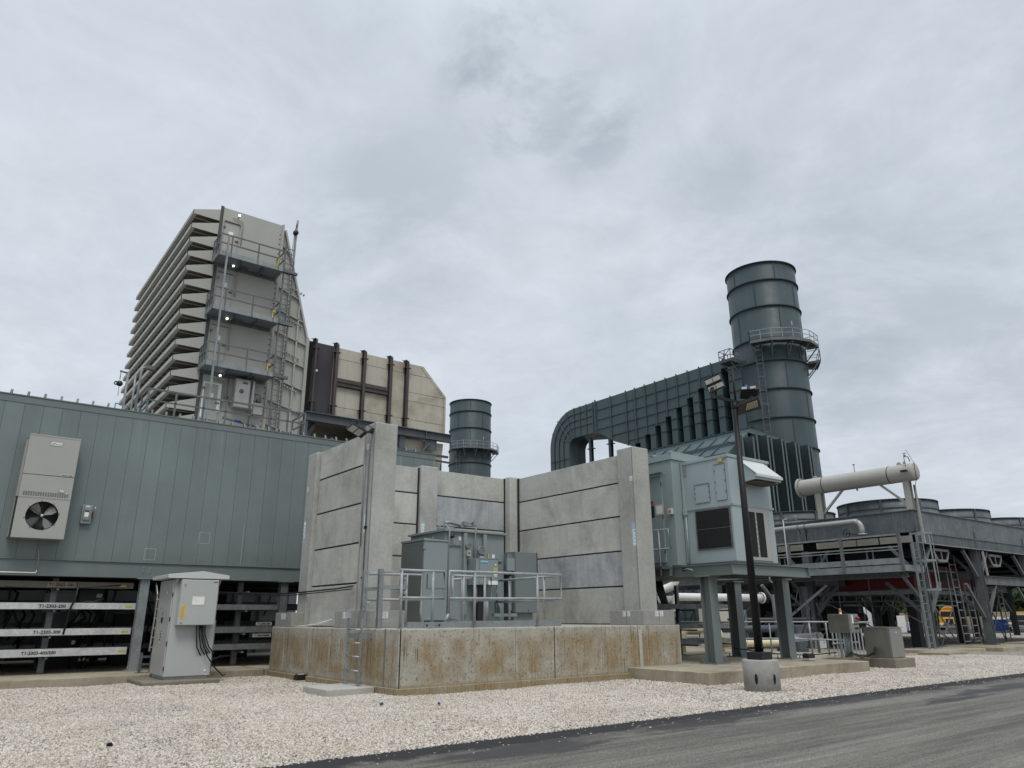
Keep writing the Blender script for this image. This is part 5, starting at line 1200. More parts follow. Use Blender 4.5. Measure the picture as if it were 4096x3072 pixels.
mb.build('fan_machinery_mount',M['coil'],AX)
# walkway on the near end
WK=thing('access_platform','galvanised access platform with railings along the near end of the air-cooled exchanger','platform',(30.7,17,3.2))
mb=MB(); mb.box(29.95,31.55,14.05,24,3.19,3.225); mb.build('grating',M['grate'],WK)
mb=MB(); mb.box(29.86,29.9,14.02,24,3.30,3.52); mb.build('toe_board',M['galv'],WK); mb=MB(); mb.box(29.88,29.95,14.02,24,3.0,3.265); mb.box(29.9,31.5,14.0,14.05,3.02,3.26); mb.build('edge_channel',M['galv'],WK)
mb=MB(); mb.bar((29.88,14.02,4.42),(29.88,24,4.42),.07,.07); mb.bar((29.88,14.02,3.95),(29.88,24,3.95),.06,.05); mb.bar((29.88,14.02,3.84),(29.88,24,3.84),.05,.04); mb.build('rails',M['galv'],WK)
for y in (14.04,16.45,18.9,21.3,23.8): mb=MB(); mb.bar((29.87,y,3.05),(29.87,y,4.44),.11,.11); mb.build('post',M['galvd'],WK)
mb=MB()
for y in (15.2,17.2,19.2,21.2): mb.bar((29.95,y,3.30),(29.95,y,3.9),.05,.04); mb.bar((29.95,y+.25,3.30),(29.95,y+.25,3.9),.05,.04)
mb.ibeam((30.3,14.1,2.96),(30.3,24,2.96),.2,.33,.016)
for y in (14.3,19.2,23.8): mb.bar((31.5,y,1.9),(30.2,y,2.9),.10,.10); mb.bar((29.9,y,3.1),(31.55,y,3.1),.1,.12)
mb.build('framing',M['galvd'],WK)
T=thing('yard_column','galvanised column carrying the near end of the cooler platform beam','column',(29.6,18.9,0)); mb=MB(); mb.ibeam((30.3,18.7,0),(30.3,18.7,2.58),.26,.26,.016,0,(0,1,0)); mb.ibeam((29.2,18.9,0),(29.2,18.9,2.9),.26,.26,.016,0,(0,1,0)); mb.bar((29.3,18.9,1.3),(30.2,17.5,2.6),.12,.1); mb.bar((29.2,18.7,1.0),(27.6,18.9,2.6),.12,.1); mb.build('shafts',M['galvd'],T)
# caged ladder
CL=thing('caged_ladder','galvanised caged ladder up to the cooler platform beside the corner column','ladder',(30.8,13.75,.1)); mb=MB()
for x in (30.52,30.98): mb.bar((x,13.85,.1),(x-.02,13.85,4.5),.02,.09,0,(0,1,0))
mb.build('side_rails',M['galv'],CL); mb=MB()
for k in range(14): mb.tube([(30.5,13.85,.35+k*.29),(30.98,13.85,.35+k*.29)],.012,6)
mb.build('rungs',M['galv'],CL); mb=MB()
for z in (2.30,3.40,4.45):
    pts=[(30.50,13.85,z)]+[(30.75-.36*math.cos(a),13.85-.66*math.sin(a)**.8,z) for a in [PI*k/8 for k in range(1,8)]]+[(31.0,13.85,z)]
    for p,q in zip(pts,pts[1:]): mb.bar(p,q,.012,.075)
for a in (PI*.2,PI*.4,PI*.6,PI*.8): 
    x,y=30.75-.36*math.cos(a),13.85-.66*math.sin(a)**.8; mb.bar((x,y,2.30),(x,y,4.5),.05,.010,0,(0,1,0))
mb.build('cage',M['galv'],CL)
# scaffold ladders
LG='aluminium scaffold ladders below the cooler'
def lean_ladder(x,y,zt,lean,lab,w_=.62):
    T=thing('scaffold_ladder',lab,'ladder',(x,y,.05),LG); mb=MB()
    for s in (-w_/2,w_/2): mb.tube([(x+s,y,.03),(x+s-lean,y+.05,zt)],.032,6)
    mb.build('side_rails',M['rail'],T); mb=MB(); n=int(zt/.33)
    for k in range(n): z=.25+k*.33; o=-lean*z/zt; mb.tube([(x-w_/2+o,y+.01,z),(x+w_/2+o,y+.01,z)],.020,6)
    mb.build('rungs',M['rail'],T)
lean_ladder(36.9,15.05,3.95,.15,'tall scaffold ladder rising right of the corner column'); lean_ladder(37.8,15.0,2.75,0,'shorter scaffold ladder beside the second column'); lean_ladder(44.0,16.0,3.2,0,'scaffold ladder at the right edge of the photo')
SF=thing('tube_scaffold','tube scaffold with diagonal braces under the cooler beside the red enclosure','scaffold',(36,15.5,0)); mb=MB()
for (x,y) in ((33.9,14.9),(35.6,14.9),(33.9,17.6),(35.6,17.6),(38.9,15.2),(41.0,15.6),(42.6,15.6),(33.0,18.6)): mb.tube([(x,y,.02),(x,y,3.4 if x<36 else 2.9)],.028,6)
for z in (1.75,2.45,3.2): mb.tube([(33.8,14.9,z),(36.0,14.9,z)],.028,6); mb.tube([(33.9,14.9,z),(33.9,17.7,z)],.028,6)
for (p,q) in (((33.9,14.9,.1),(35.6,14.9,1.7)),((35.6,14.9,.1),(33.9,14.9,1.7)),((33.2,16.6,1.9),(35.9,14.9,.1)),((38.9,15.2,.1),(41,15.6,2.4)),((41,15.6,.1),(38.9,15.2,2.4)),((41,15.6,.1),(42.6,15.6,2.2)),((42.6,15.6,.1),(41,15.6,2.2)),((38.9,15.2,2.4),(42.6,15.6,2.4)),((31.9,18.6,1.9),(33.9,17.2,.6)),((33.8,14.9,.14),(36.2,14.9,.16))): mb.tube([p,q],.028,6)
mb.build('tubes',M['galvd'],SF)
RE=thing('red_enclosure','dark red raised enclosure with pale base frame beneath the cooler','enclosure',(36.5,18,2.3)); mb=MB(); mb.box(34.6,40.5,15.9,20.5,2.45,3.55); mb.box(34.58,34.6,15.88,20.52,2.85,2.88); mb.box(34.58,40.5,15.88,15.9,2.85,2.88); mb.build('body',M['redd'],RE,bevel=.02)
mb=MB(); mb.box(34.5,40.6,15.8,20.6,2.27,2.44); mb.build('base_frame',M['galv'],RE); mb=MB()
for k in range(14): mb.bar((34.7+k*.43,15.9,1.98),(34.7+k*.43,15.9,2.26),.04,.04)
mb.bar((34.5,15.85,1.98),(40.6,15.85,1.98),.05,.06); mb.bar((34.5,15.85,1.98),(34.5,20.6,1.98),.05,.06)
for k in range(8): mb.bar((34.5,16.2+k*.6,1.98),(34.5,16.2+k*.6,2.26),.04,.04)
mb.build('underframe',M['galvd'],RE); mb=MB()
for x,y in ((35.2,16.4),(39.8,16.4),(35.2,20.0),(39.8,20.0)): mb.box(x-.2,x+.2,y-.2,y+.2,-.1,2.27)
mb.build('support_legs',M['dark'],RE)
# dark machinery mass deep under the cooler
T=thing('compressor_skid','dark compressor skid deep in the shade under the cooler','machine',(40,24,0)); mb=MB(); mb.box(33.2,36.6,23.2,25.5,-.05,2.0); mb.box(38.5,42,22.6,26,-.1,2.6); mb.tube([(33,22.4,1.2),(42,22.4,1.2)],.3,12); mb.tube([(34,22.2,-.05),(34,22.2,2.9)],.4,14); mb.tube([(32.9,21.4,-.05),(32.9,21.4,2.5)],.35,14); mb.tube([(37.2,24,-.05),(37.2,24,3)],.35,14); mb.build('machinery',M['dark'],T,bevel=.03)
mb=MB(); mb.tube([(33,22,1.9),(42,22,1.9)],.08,8); mb.tube([(33,21.9,.7),(42,21.9,.7)],.06,8); mb.build('pipes',M['pipeg'],T)
# pads
PG='concrete footing pads under the cooler'
for (x0,x1,y0,y1,z,lab) in ((28.3,29.9,12.25,13.3,.13,'brown concrete pad before the caged ladder'),(29.6,33.2,12.95,14.9,.14,'pale footing pad under the corner column of the cooler'),(34.3,39.0,12.75,15.0,.13,'long footing pad under the second cooler column'),(40.6,46,12.9,15.0,.13,'footing pad under the third cooler column, right edge')):
    tag(MB().box(x0,x1,y0,y1,-.2,z).build('footing_pad',M['slab'],bevel=.02),lab,'concrete pad',PG)
# header tank on stands above
HT=thing('header_tank','horizontal greige header tank on two stands above the air-cooled exchanger','tank',(31.6,16.5,5.5)); mb=MB(); r=.37
prof=[(0,0),(r*.97,0),(r,.02),(r,4.98)]
yA,yB=13.72,18.95
mb.lathe([(0,0),(r*.93,0),(r,.05),(r,yB-yA)],(X0,yA,7.06),40,'y'); sh=mb.build('shell',M['tank'],HT)
mb=MB(); mb.lathe([(r,-.03),(r+.085,-.03),(r+.085,.06),(0,.06)],(X0,yB,7.06),40,'y',smooth=False); f=mb.build('end_flange',M['tank'],sh)
mb=MB()
for k in range(24): a=2*PI*k/24; mb.tube([(X0+(r+.045)*math.sin(a),yB-.06,7.06+(r+.045)*math.cos(a)),(X0+(r+.045)*math.sin(a),yB+.08,7.06+(r+.045)*math.cos(a))],.018,6)
mb.build('flange_bolts',M['galvd'],f)
mb=MB()
for yy in (14.75,17.75): mb.lathe([(r,0),(r+.008,.0),(r+.008,.03),(r,.03)],(X0,yy,7.06),40,'y',smooth=False)
mb.build('strap_bands',M['black'],sh)
mb=MB()
for yy in (14.35,18.2): mb.prism([(yy-.13,7.40),(yy+.13,7.40),(yy+.05,7.54),(yy-.05,7.54)],'x',X0-.015,X0+.015)
mb.tube([(X0,14.12,7.40),(X0,14.12,7.54)],.06,10); mb.build('lifting_lugs',M['tank'],sh)
for yy,zt in ((14.15,6.75),(18.1,6.75)):
    mb=MB(); mb.ibeam((X0,yy,5.53),(X0,yy,zt),.26,.24,.016,0,(1,0,0)); s_=mb.build('stand',M['tank'],HT)
    mb=MB(); d=1 if yy<16 else -1; mb.bar((X0,yy+d*.08,5.75),(X0,yy+d*1.15,6.74),.09,.09); mb.build('diagonal_brace',M['tank'],s_)
mb=MB(); mb.tube([(X0-.12,13.95,6.72),(X0-.30,13.95,7.2),(X0-.30,13.97,7.68),(X0-.1,13.9,7.70),(X0,13.88,7.5)],.022,6); mb.tube([(X0-.25,13.95,7.68),(X0-.25,13.95,7.78)],.05,8); mb.tube([(X0-.25,13.95,7.82),(X0-.25,13.95,7.84)],.06,8); mb.tube([(X0,16.3,7.42),(X0,16.3,7.74)],.018,6); mb.tube([(X0,16.3,7.74),(X0,16.3,7.78)],.05,8); mb.tube([(X0,16.3,6.6),(X0,16.3,6.69)],.04,8); mb.build('vent_fittings',M['galv'],HT)
mb=MB(); mb.tube([(X0+.06,13.75,7.42),(X0+.0,13.98,8.02)],.008,5); mb.tube([(X0-.05,13.70,7.44),(X0-.1,13.69,7.1),(X0-.08,13.70,6.75),(X0+.05,13.9,6.4),(X0+.1,14.0,5.6)],.012,6); mb.box(X0-.55,X0-.42,13.85,14.1,7.02,7.10); mb.build('antenna_and_wire',M['black'],HT)
T=thing('cable_channel','perforated pale cable channel climbing the corner column to the header tank','cable channel',(31.8,14.0,3)); mb=MB(); mb.bar((31.86,13.96,4.2),(31.80,13.96,6.55),.14,.05,0,(0,1,0)); mb.build('channel',M['acbeige'],T); mb=MB()
for k in range(34): mb.box(31.80-.0005*k,31.84-.0005*k,13.928,13.934,4.25+k*.066,4.28+k*.066)
mb.build('slots',M['black'],T)
T=thing('cable_channel','perforated pale cable channel hanging down the second cooler column','cable channel',(37.4,14.0,3)); mb=MB(); mb.bar((37.42,13.98,4.1),(37.5,13.98,3.05),.13,.05,0,(0,1,0)); mb.build('channel',M['acbeige'],T); mb=MB()
for k in range(14): mb.box(37.40+.005*k,37.44+.005*k,13.948,13.955,4.05-k*.07,4.08-k*.07)
mb.build('slots',M['black'],T)
P_=pipe('cooler_pipe','grey pipe with an elbow dropping to a flange on the cooler end',[(31.1,24,5.22),(31.1,16.55,5.22),(31.1,16.1,5.22),(31.1,16.1,4.62)],.115,M['pipeg'],[((31.1,16.1,4.66),(0,0,1),.19)],bend=.35)
mb=MB(); 
for yy in (18.7,19.05): mb.tube([(31.1+.125*math.cos(2*PI*k/16),yy,5.22+.125*math.sin(2*PI*k/16)) for k in range(16)],.012,5,closed=True); mb.tube([(31.1,yy,5.1),(31.25,yy,4.95)],.015,6)
mb.build('pipe_clamps',M['black'],P_)
T=thing('handwheel_valve','black handwheel valve beside the cooler pipe flange','valve',(30.9,16.7,4.6)); mb=MB(); mb.tube([(30.95+.0,16.72+.15*math.cos(2*PI*k/18),4.74+.17*math.sin(2*PI*k/18)) for k in range(18)],.018,6,closed=True); mb.bar((30.95,16.57,4.74),(30.95,16.87,4.74),.02,.02); mb.bar((30.95,16.72,4.57),(30.95,16.72,4.91),.02,.02); mb.tube([(30.95,16.72,4.74),(31.1,16.2,4.64)],.025,6); mb.build('wheel',M['black'],T)
SVC=0
T=thing('service_light','slim white pole light standing on the platform in front of the cooler','light',(29.8,20.6,3)); mb=MB(); mb.tube([(28.6,18.2,3.0),(28.6,18.2,5.3)],.03,6); mb.tube([(28.6,18.2,5.3),(28.62,17.95,5.32)],.025,6); mb.tube([(28.6,18.2,3.2),(29.86,18.2,3.2)],.03,6); mb.build('pole',M['cab'],T); mb=MB(); mb.box(28.5,28.72,17.6,17.95,5.22,5.32); mb.build('lamp_head',M['galvd'],T)
def _lamp():
    t=NT('lit_bulkhead_lamp'); t.b.inputs['Emission Color'].default_value=(1,.97,.9,1); t.b.inputs['Emission Strength'].default_value=2.2; return t.fin((.8,.8,.78),.4)
M['lamp']=_lamp()
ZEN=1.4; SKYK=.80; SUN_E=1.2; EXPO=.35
BLOBS=[((.47,.60,.65),.5,6,1.0,5.5,(1,2,0)),((.56,.57,.60),.5,6,.95,5.5,(4,2,0)),((.81,.31,.50),6,28,.62,1.7,(2,5,0)),((.41,.77,.48),3,13,.65,2.2,(6,1,0)),((.84,.45,.30),2,8,.8,2.6,(3,3,0))]
# ================================================================== EXHAUST DUCT, STACKS
ED=thing('exhaust_duct','huge dark teal exhaust duct curving down at its far end, with stepped vertical pockets','exhaust duct',(65,55,0))
XF,XB=61.9,69.0
def arc(cy,cz,ry,rz,a0,a1,n): return [(cy+ry*math.cos(rad(a0+(a1-a0)*i/n)),cz+rz*math.sin(rad(a0+(a1-a0)*i/n))) for i in range(n+1)]
outer=arc(67.7,22.3,4.76,4.70,90,0,10)
inner=arc(67.7,21.9,1.1,1.2,90,0,6)
outl=[(43.0,27.0)]+outer+[(72.46,0),(68.8,0)]+inner[::-1]+[(63.5,23.1),(61.98,22.2),(60.9,21.45),(58.0,20.3),(57.35,19.2),(57.35,0),(42.2,0),(42.2,26.5)]
# the side face is split in vertical strips so that the stepped pockets are real recesses
far=[(63.5,23.1),(63.5,27.0)]+outer+[(72.46,0),(68.8,0)]+inner[::-1]
mb=MB(); mb.prism(far,'x',XF+1.502,XF+2.9); mb.prism([(43.0,27.0),(63.5,27.0),(63.5,23.1),(61.98,22.2),(60.9,21.45),(58.0,20.3),(57.35,19.2),(57.35,0),(42.2,0),(42.2,26.5)],'x',XF+1.502,XB); mb.build('duct_body',M['teald'],ED)
pk=[(57.32-1.585*k,56.50-1.585*k,20.43+.712*k) for k in range(9)]
mb=MB()
face=[(43.0,27.0)]+outer+[(72.46,0),(68.8,0)]+inner[::-1]+[(63.5,23.1),(61.98,22.2),(60.9,21.45),(58.0,20.3),(57.35,19.9)]
mb.prism([(57.35,19.9),(57.35,27.0)]+outer+[(72.46,0),(68.8,0)]+inner[::-1]+[(63.5,23.1),(61.98,22.2),(60.9,21.45),(58.0,20.3)],'x',XF,XF+1.5)
def yz(y0,y1,z0,z1): mb.box(XF,XF+1.498,y0,y1,z0,z1)
for k,(a,b,zt) in enumerate(pk):
    nb=pk[k+1][0] if k<8 else 42.2
    yz(b,min(a,57.35),zt,27.0)                # plate above the pocket
    if k<8: yz(nb,b,19.2,27.0)
    else: mb.prism([(43.8,19.2),(43.8,27.0),(43.0,27.0),(42.2,26.4),(42.2,19.2)],'x',XF,XF+1.498)
mb.build('side_casing',M['teal'],ED)
mb=MB()
for y in (60.96,58.38): mb.box(XF-.14,XF-.004,y-.05,y+.05,20.4 if y<60 else 21.6,27.12)
for k,(a,b,zt) in enumerate(pk): y=(a+b)/2; mb.box(XF-.14,XF-.004,y-.05,y+.05,zt+.02,27.12)
for y in (63.6,): mb.box(XF-.2,XF-.004,y-.07,y+.07,23.2,27.15)
for y in (64.1,65.3,66.5,67.6): mb.box(XF-.10,XF-.004,y-.04,y+.04,23.15,27.06)
for a in (72,50,27): 
    ca,sa=math.cos(rad(a)),math.sin(rad(a)); mb.bar((XF-.05,67.7+1.15*ca,22.2+1.2*sa),(XF-.05,67.7+4.75*ca,22.3+4.7*sa),.10,.12 if a!=50 else .3,0,(1,0,0))
mb.build('vertical_stiffeners',M['teal'],ED)
mb=MB()
segs=[]; zs=(25.75,24.48,23.29,22.1,20.95)
for zi,z in enumerate(zs):
    for k,(a,b,zt) in enumerate(pk):
        nb=pk[k+1][0] if k<8 else 42.2
        mb.box(XF-.09,XF-.003,nb+.01,b-.01,z-.025,z+.025) if True else None
        if zt<z-.05: mb.box(XF-.09,XF-.003,b+.01,a-.01,z-.025,z+.025)
    if z>22: mb.box(XF-.09,XF-.003,57.35,60.9 if z<23 else 63.4,z-.025,z+.025)
    elif z>20.5: mb.box(XF-.09,XF-.003,57.35,58.3,z-.025,z+.025)
for i,(ry) in enumerate((3.85,2.95,2.05)):
    P=[(XF-.05,63.7,22.3+ry+.0)]+[(XF-.05,p[0],p[1]) for p in arc(67.7,22.3,ry,ry,90,0,12)]+[(XF-.05,67.7+ry,8)]
    for p,q in zip(P,P[1:]): mb.bar(p,q,.05,.09,0,(1,0,0))
for z in (20.6,19.0,17.5,16): mb.box(XF-.08,XF-.004,68.85,72.4,z-.03,z+.03)
for k in range(9):
    a,b,zt=pk[k]
    for z in zs:
        if z<zt-.2: mb.box(XF+.05,XF+1.49,a-.05,a-.004,z-.03,z+.03)
mb.build('horizontal_stiffeners',M['tealrim'],ED)
mb=MB()
for k in range(9): y=pk[k][1]-.4; mb.tube([(XF-.25,y,19.35),(XF+.0,y,19.35)],.07,8)
mb.box(XF-.3,XF,41.6,57.6,19.12,19.22); mb.box(XF-.05,XF,41.6,57.4,18.7,19.12); mb.build('lower_flange',M['teal'],ED)
mb=MB()
for y in (65.4,61.95):
    mb.ibeam((62.6,y,0),(62.6,y,22.9),.42,.42,.04,0,(1,0,0)); mb.box(62.3,62.9,y-.5,y+.5,21.35,21.42)
mb.bar((62.6,61.5,22.1),(62.6,66.0,22.75),.25,.35); mb.build('bend_support',M['teald'],ED)
# sooty patch plate at the bend
# reactor body with sloped roof and finned wall
RB_=thing('finned_reactor_casing','dark teal reactor casing with ribbed sloping roof and deep vertical fins below the big stack','casing',(58,45,0))
mb=MB(); mb.poly([(61.9,58,19.15),(54.85,58,16.8),(54.85,37.4,16.8),(61.9,41.8,19.15)][::1]); mb.poly([(54.85,58,16.8),(51.5,58,14.4),(51.5,37.4,14.4),(54.85,37.4,16.8)])
mb.poly([(61.9,41.8,19.15),(54.85,37.4,16.8),(61.9,37.4,16.8)]); mb.poly([(54.85,37.4,16.8),(51.5,37.4,14.4),(54.85,37.4,14.4)][::-1])
mb.build('sloping_roof',M['teal'],RB_)
mb=MB()
for k in range(13):
    y=39.2+k*1.5; mb.bar((54.85,y,16.86),(51.5,y,14.46),.06,.14); 
mb.bar((53.1,37.5,15.62),(53.1,58,15.62),.18,.36); mb.bar((51.5,37.4,14.45),(51.5,58,14.45),.2,.2)
mb.build('roof_ribs',M['teal'],RB_)
mb=MB(); mb.box(51.5,64.3,37.4,58,-.05,14.38); mb.box(54.86,64.3,37.41,41.7,14.38,16.45); mb.build('casing_walls',M['teald'],RB_)
mb=MB()
for k in range(12):
    z=1.2+k*1.3; mb.box(51.6,64.3,37.32,37.40,z-.03,z+.03); 
for k in range(20): y=38+k*1.02; mb.box(51.42,51.5,y-.03,y+.03,0,14.3)
for k in range(10): mb.box(51.44,51.5,37.4,58,1.2+k*1.3-.03,1.2+k*1.3+.03)
mb.build('wall_ribs',M['tealrim'],RB_)
for k in range(11):
    x=53.1+1.08*k; d=.95 if k%2 else .6; zt=16.62 if k>1 else 16.2
    mb=MB(); mb.box(x-.03,x+.03,37.4-d,37.395,-.05,zt); mb.box(x-.11,x+.11,37.4-d-.03,37.4-d,-.05,zt-.1,1);
    mb.build('wall_fin',[M['teald'],M['tealfl']],RB_)

def stack(name,lab,cx,cy,full):
    T=thing(name,lab,'exhaust stack',(cx,cy,0),'exhaust stacks of the plant'); r=3.53
    mb=MB(); mb.lathe([(r-.05,-.5),(r,0),(r,36.55),(r-.06,36.6),(r-.06,30)],(cx,cy,0),72); sh=mb.build('shell',M['tealst'],T)
    mb=MB()
    for z in (36.5,34.5,31.6,28.1,25.7,22.75,19.8,16.85): mb.lathe([(r,-.05),(r+.15,-.045),(r+.15,.045),(r,.05)],(cx,cy,z),72,smooth=False)
    mb.build('stiffening_rings',M['tealrim'],T)
    mb=MB(); bands=(16.85,19.8,22.75,25.7,28.1,31.6,34.5,36.5)
    for i in range(7):
        for q in range(5):
            a=2*PI*q/5+(.628 if i%2 else 0)+.35; mb.bar((cx+(r+.01)*math.cos(a),cy+(r+.01)*math.sin(a),bands[i]+.06),(cx+(r+.01)*math.cos(a),cy+(r+.01)*math.sin(a),bands[i+1]-.06),.10,.04,0,(math.cos(a),math.sin(a),0))
    mb.build('plate_straps',M['teald'],T)
    return T,r
ST,r=stack('exhaust_stack','tall dark teal steel exhaust stack at the near end of the big duct, right side',65.5,41.05,True)
ST2,_=stack('exhaust_stack','distant smaller-looking teal exhaust stack between the brown ductwork and the curved duct',68.8,101.6,True)
def ring_platform(T,cx,cy,r,z,a0,a1,n,lower=True):
    mb=MB(); ang=[a0+(a1-a0)*i/n for i in range(n+1)]; R1=r+.18; R2=r+1.35
    def pt(a,R,zz): return (cx+R*math.cos(a),cy+R*math.sin(a),zz)
    for a,b in zip(ang,ang[1:]):
        v=[pt(a,R1,z),pt(b,R1,z),pt(b,R2,z),pt(a,R2,z)]; mb.add(v+[(p[0],p[1],p[2]-.06) for p in v],[(0,1,2,3),(7,6,5,4),(0,4,5,1),(1,5,6,2),(2,6,7,3),(3,7,4,0)])
    p=mb.build('platform_deck',M['grate'],T)
    mb=MB()
    for a,b in zip(ang,ang[1:]): mb.bar(pt(a,R2,z-.02),pt(b,R2,z-.02),.05,.30)
    for a in ang: mb.bar(pt(a,R1,z-.16),pt(a,R2,z-.16),.08,.16)
    for a in ang[::1]: mb.bar(pt(a,r+.05,z-1.5),pt(a,R2-.15,z-.15),.10,.10); mb.bar(pt(a,r+.05,z-1.5),pt(a,r+.05,z-.1),.10,.06)
    mb.build('platform_frame',M['galvd'],p)
    mb=MB()
    for a,b in zip(ang,ang[1:]):
        for zz in (z+1.1,z+.6): mb.bar(pt(a,R2,zz),pt(b,R2,zz),.05,.05)
        m=(a+b)/2
        for q in (a,m): mb.bar(pt(q,(R2 if q==a else R2*math.cos((b-a)/2)),z),pt(q,(R2 if q==a else R2*math.cos((b-a)/2)),z+1.1),.05,.05)
    for q in (ang[0],ang[-1]):
        for zz in (z+1.1,z+.6): mb.bar(pt(q,R1,zz),pt(q,R2,zz),.05,.05)
        mb.bar(pt(q,R2,z),pt(q,R2,z+1.1),.05,.05)
    mb.tube([pt((a0+a1)/2,R2,z+1.1),pt((a0+a1)/2,R2,z+1.75)],.06,6)
    mb.build('platform_railing',M['rail'],p)
ring_platform(ST,65.5,41.05,r,27.5,rad(192),rad(292),4); ring_platform(ST,65.5,41.05,r,26.0,rad(292),rad(322),1)
ring_platform(ST2,68.8,101.6,r,28.0,rad(196),rad(330),5)
def stack_ladder(T,cx,cy,r,a,z0,z1):
    mb=MB(); ca,sa=math.cos(a),math.sin(a); t=(-sa,ca)
    for s in (-.3,.3): mb.bar((cx+(r+.35)*ca+t[0]*s,cy+(r+.35)*sa+t[1]*s,z0),(cx+(r+.35)*ca+t[0]*s,cy+(r+.35)*sa+t[1]*s,z1),.06,.06)
    n=int((z1-z0)/.45)
    for k in range(n): z=z0+k*.45; mb.bar((cx+(r+.35)*ca-t[0]*.3,cy+(r+.35)*sa-t[1]*.3,z),(cx+(r+.35)*ca+t[0]*.3,cy+(r+.35)*sa+t[1]*.3,z),.03,.03)
    for k in range(int((z1-z0)/1.4)):
        z=z0+k*1.4; P=[(cx+(r+.35+.75*math.sin(PI*q/6))*ca+t[0]*.38*math.cos(PI*q/6),cy+(r+.35+.75*math.sin(PI*q/6))*sa+t[1]*.38*math.cos(PI*q/6),z) for q in range(7)]
        for p,q in zip(P,P[1:]): mb.bar(p,q,.02,.06)
        if k%3==0: mb.bar((cx+r*ca,cy+r*sa,z),(cx+(r+.35)*ca,cy+(r+.35)*sa,z),.05,.05)
    mb.build('caged_ladder',M['galvd'],T)
stack_ladder(ST,65.5,41.05,r,rad(198),16.8,28.6); stack_ladder(ST2,68.8,101.6,r,rad(206),16,28.5)
mb=MB(); mb.box(62.0,62.6,41.0,43.2,0,26.3); 
mb.build('flat_transition_plate',M['tealst'],ST)
SP=thing('sampling_platform','small square galvanised platform with rails left of the big stack above the duct','platform',(60.5,42.5,26)); mb=MB()
mb.box(60.2,61.8,42.1,43.5,26.0,26.06); mb.build('grating',M['grate'],SP); mb=MB()
for (x,y) in ((60.2,43.5),(60.2,42.8),(60.2,42.1),(61.0,42.1),(61.0,43.5),(61.7,43.5)): mb.bar((x,y,26),(x,y,27.3),.06,.06)
for z in (27.3,26.7):
    for p,q in (((60.2,43.5),(60.2,42.1)),((60.2,42.1),(61.8,42.1)),((60.2,43.5),(61.8,43.5))): mb.bar((*p,z),(*q,z),.06,.06)
mb.bar((60.3,42.2,26),(61.85,42.3,24.9),.07,.07); mb.bar((60.3,43.4,26),(61.85,43.3,24.9),.07,.07); mb.bar((60.2,42.1,27.3),(60.2,43.5,26.1),.05,.05); mb.build('railing',M['galvd'],SP)

# ================================================================== FILTER HOUSE
FH=thing('intake_filter_house','ivory air intake filter house with fifteen rows of weather hoods and side platforms, upper left','filter house',(10.4,44,10.5))
FX0,FX1,FY0,FY1=8.75,12.1,37.0,50.75; ZB,ZTP=9.8,22.5
mb=MB(); mb.box(FX0+.25,FX1,FY0+.05,FY1,ZB,ZTP-.02); mb.build('house_core',M['ivoryd'],FH)
mb=MB(); mb.box(FX0+.12,FX1+.02,FY0,FY0+.05,ZB,ZTP); fw=mb.build('door_wall',M['ivory'],FH)
mb=MB(); mb.box(FX0-.02,FX0+.14,FY0-.03,FY0+.02,ZB,ZTP+.05); mb.build('corner_trim',M['fhtrim'],FH)
mb=MB(); mb.box(FX0+.2,FX0+.26,FY0+.06,FY1,ZB,ZTP-.1); mb.build('filter_media',M['filter'],FH)
for k in range(15):
    zt=22.36-.812*k; mb=MB(); zb=zt-.72; zo=zt-.50; xo=7.41
    mb.prism([(FX0+.12,zt),(xo,zo),(xo,zo-.03),(FX0+.12,zt-.03)],'y',FY0+.03,FY1)          # sloping top sheet
    mb.box(xo-.02,xo+.005,FY0,FY1,zb,zo)                                               # front lip
    mb.box(xo,xo+.16,FY0+.03,FY1,zb-.015,zb+.01)                                        # return lip
    for y0 in (FY0,FY1-.03): mb.prism([(FX0+.12,zt),(xo-.02,zo),(xo-.02,zb),(FX0+.12,zb)],'y',y0,y0+.03)
    mb.box(FX0+.05,FX0+.12,FY0+.05,FY1,zb-.06,zb)
    for q in range(15):
        y=FY0+.92*(q+.5); mb.box(xo+.16,FX0+.10,y-.025,y+.025,zb-.01,zb+.05)
    mb.box(xo+.17,FX0+.10,FY0+.05,FY1-.03,zb+.03,zb+.045,1)
    mb.build('weather_hood',[M['ivory'],M['filter']],FH)
# transition cone
def coneside(mb,y):
    pass
mb=MB(); cone=[(12.1,22.35),(12.32,22.30),(14.12,16.15),(14.2,9.8),(12.1,9.8)]
mb.prism(cone,'y',FY0+.25,FY1-.5); cn=mb.build('transition_cone',M['ivory'],FH)
mb=MB()
zs_=[21.2,19.9,18.6,17.3,16.0,14.7,13.4,12.1,10.8]
for i,z in enumerate(zs_):
    def xr(z): return 14.16 if z<16.15 else 12.32+(22.30-z)/(22.30-16.15)*1.8
    x1=xr(z-.5); mb.bar((12.2,FY0+.17,z+.25),(x1,FY0+.17,z-.25),.14,.05)
mb.bar((12.35,FY0+.14,22.32),(14.14,FY0+.14,16.15),.16,.10); mb.box(14.08,14.25,FY0+.05,FY0+.26,9.8,16.2); mb.box(12.1,12.22,FY0-.06,FY0+.25,ZB,22.55); mb.box(12.85,12.95,FY0+.08,FY0+.25,ZB,20.2); mb.box(13.5,13.58,FY0+.1,FY0+.25,ZB,18.0)
mb.build('cone_ribs',M['ivory'],cn)
mb=MB()
for k in range(40): mb.lathe([(0,-.03),(.03,-.02),(.035,0)],(12.02,FY0,10.2+.3*k),6,'y'); mb.lathe([(0,-.03),(.03,-.02),(.035,0)],(12.9,FY0+.08,10.2+.24*k),6,'y')
mb.build('flange_bolts',M['seam'],FH)
mb=MB()
for k in (0,3,6,9): pass
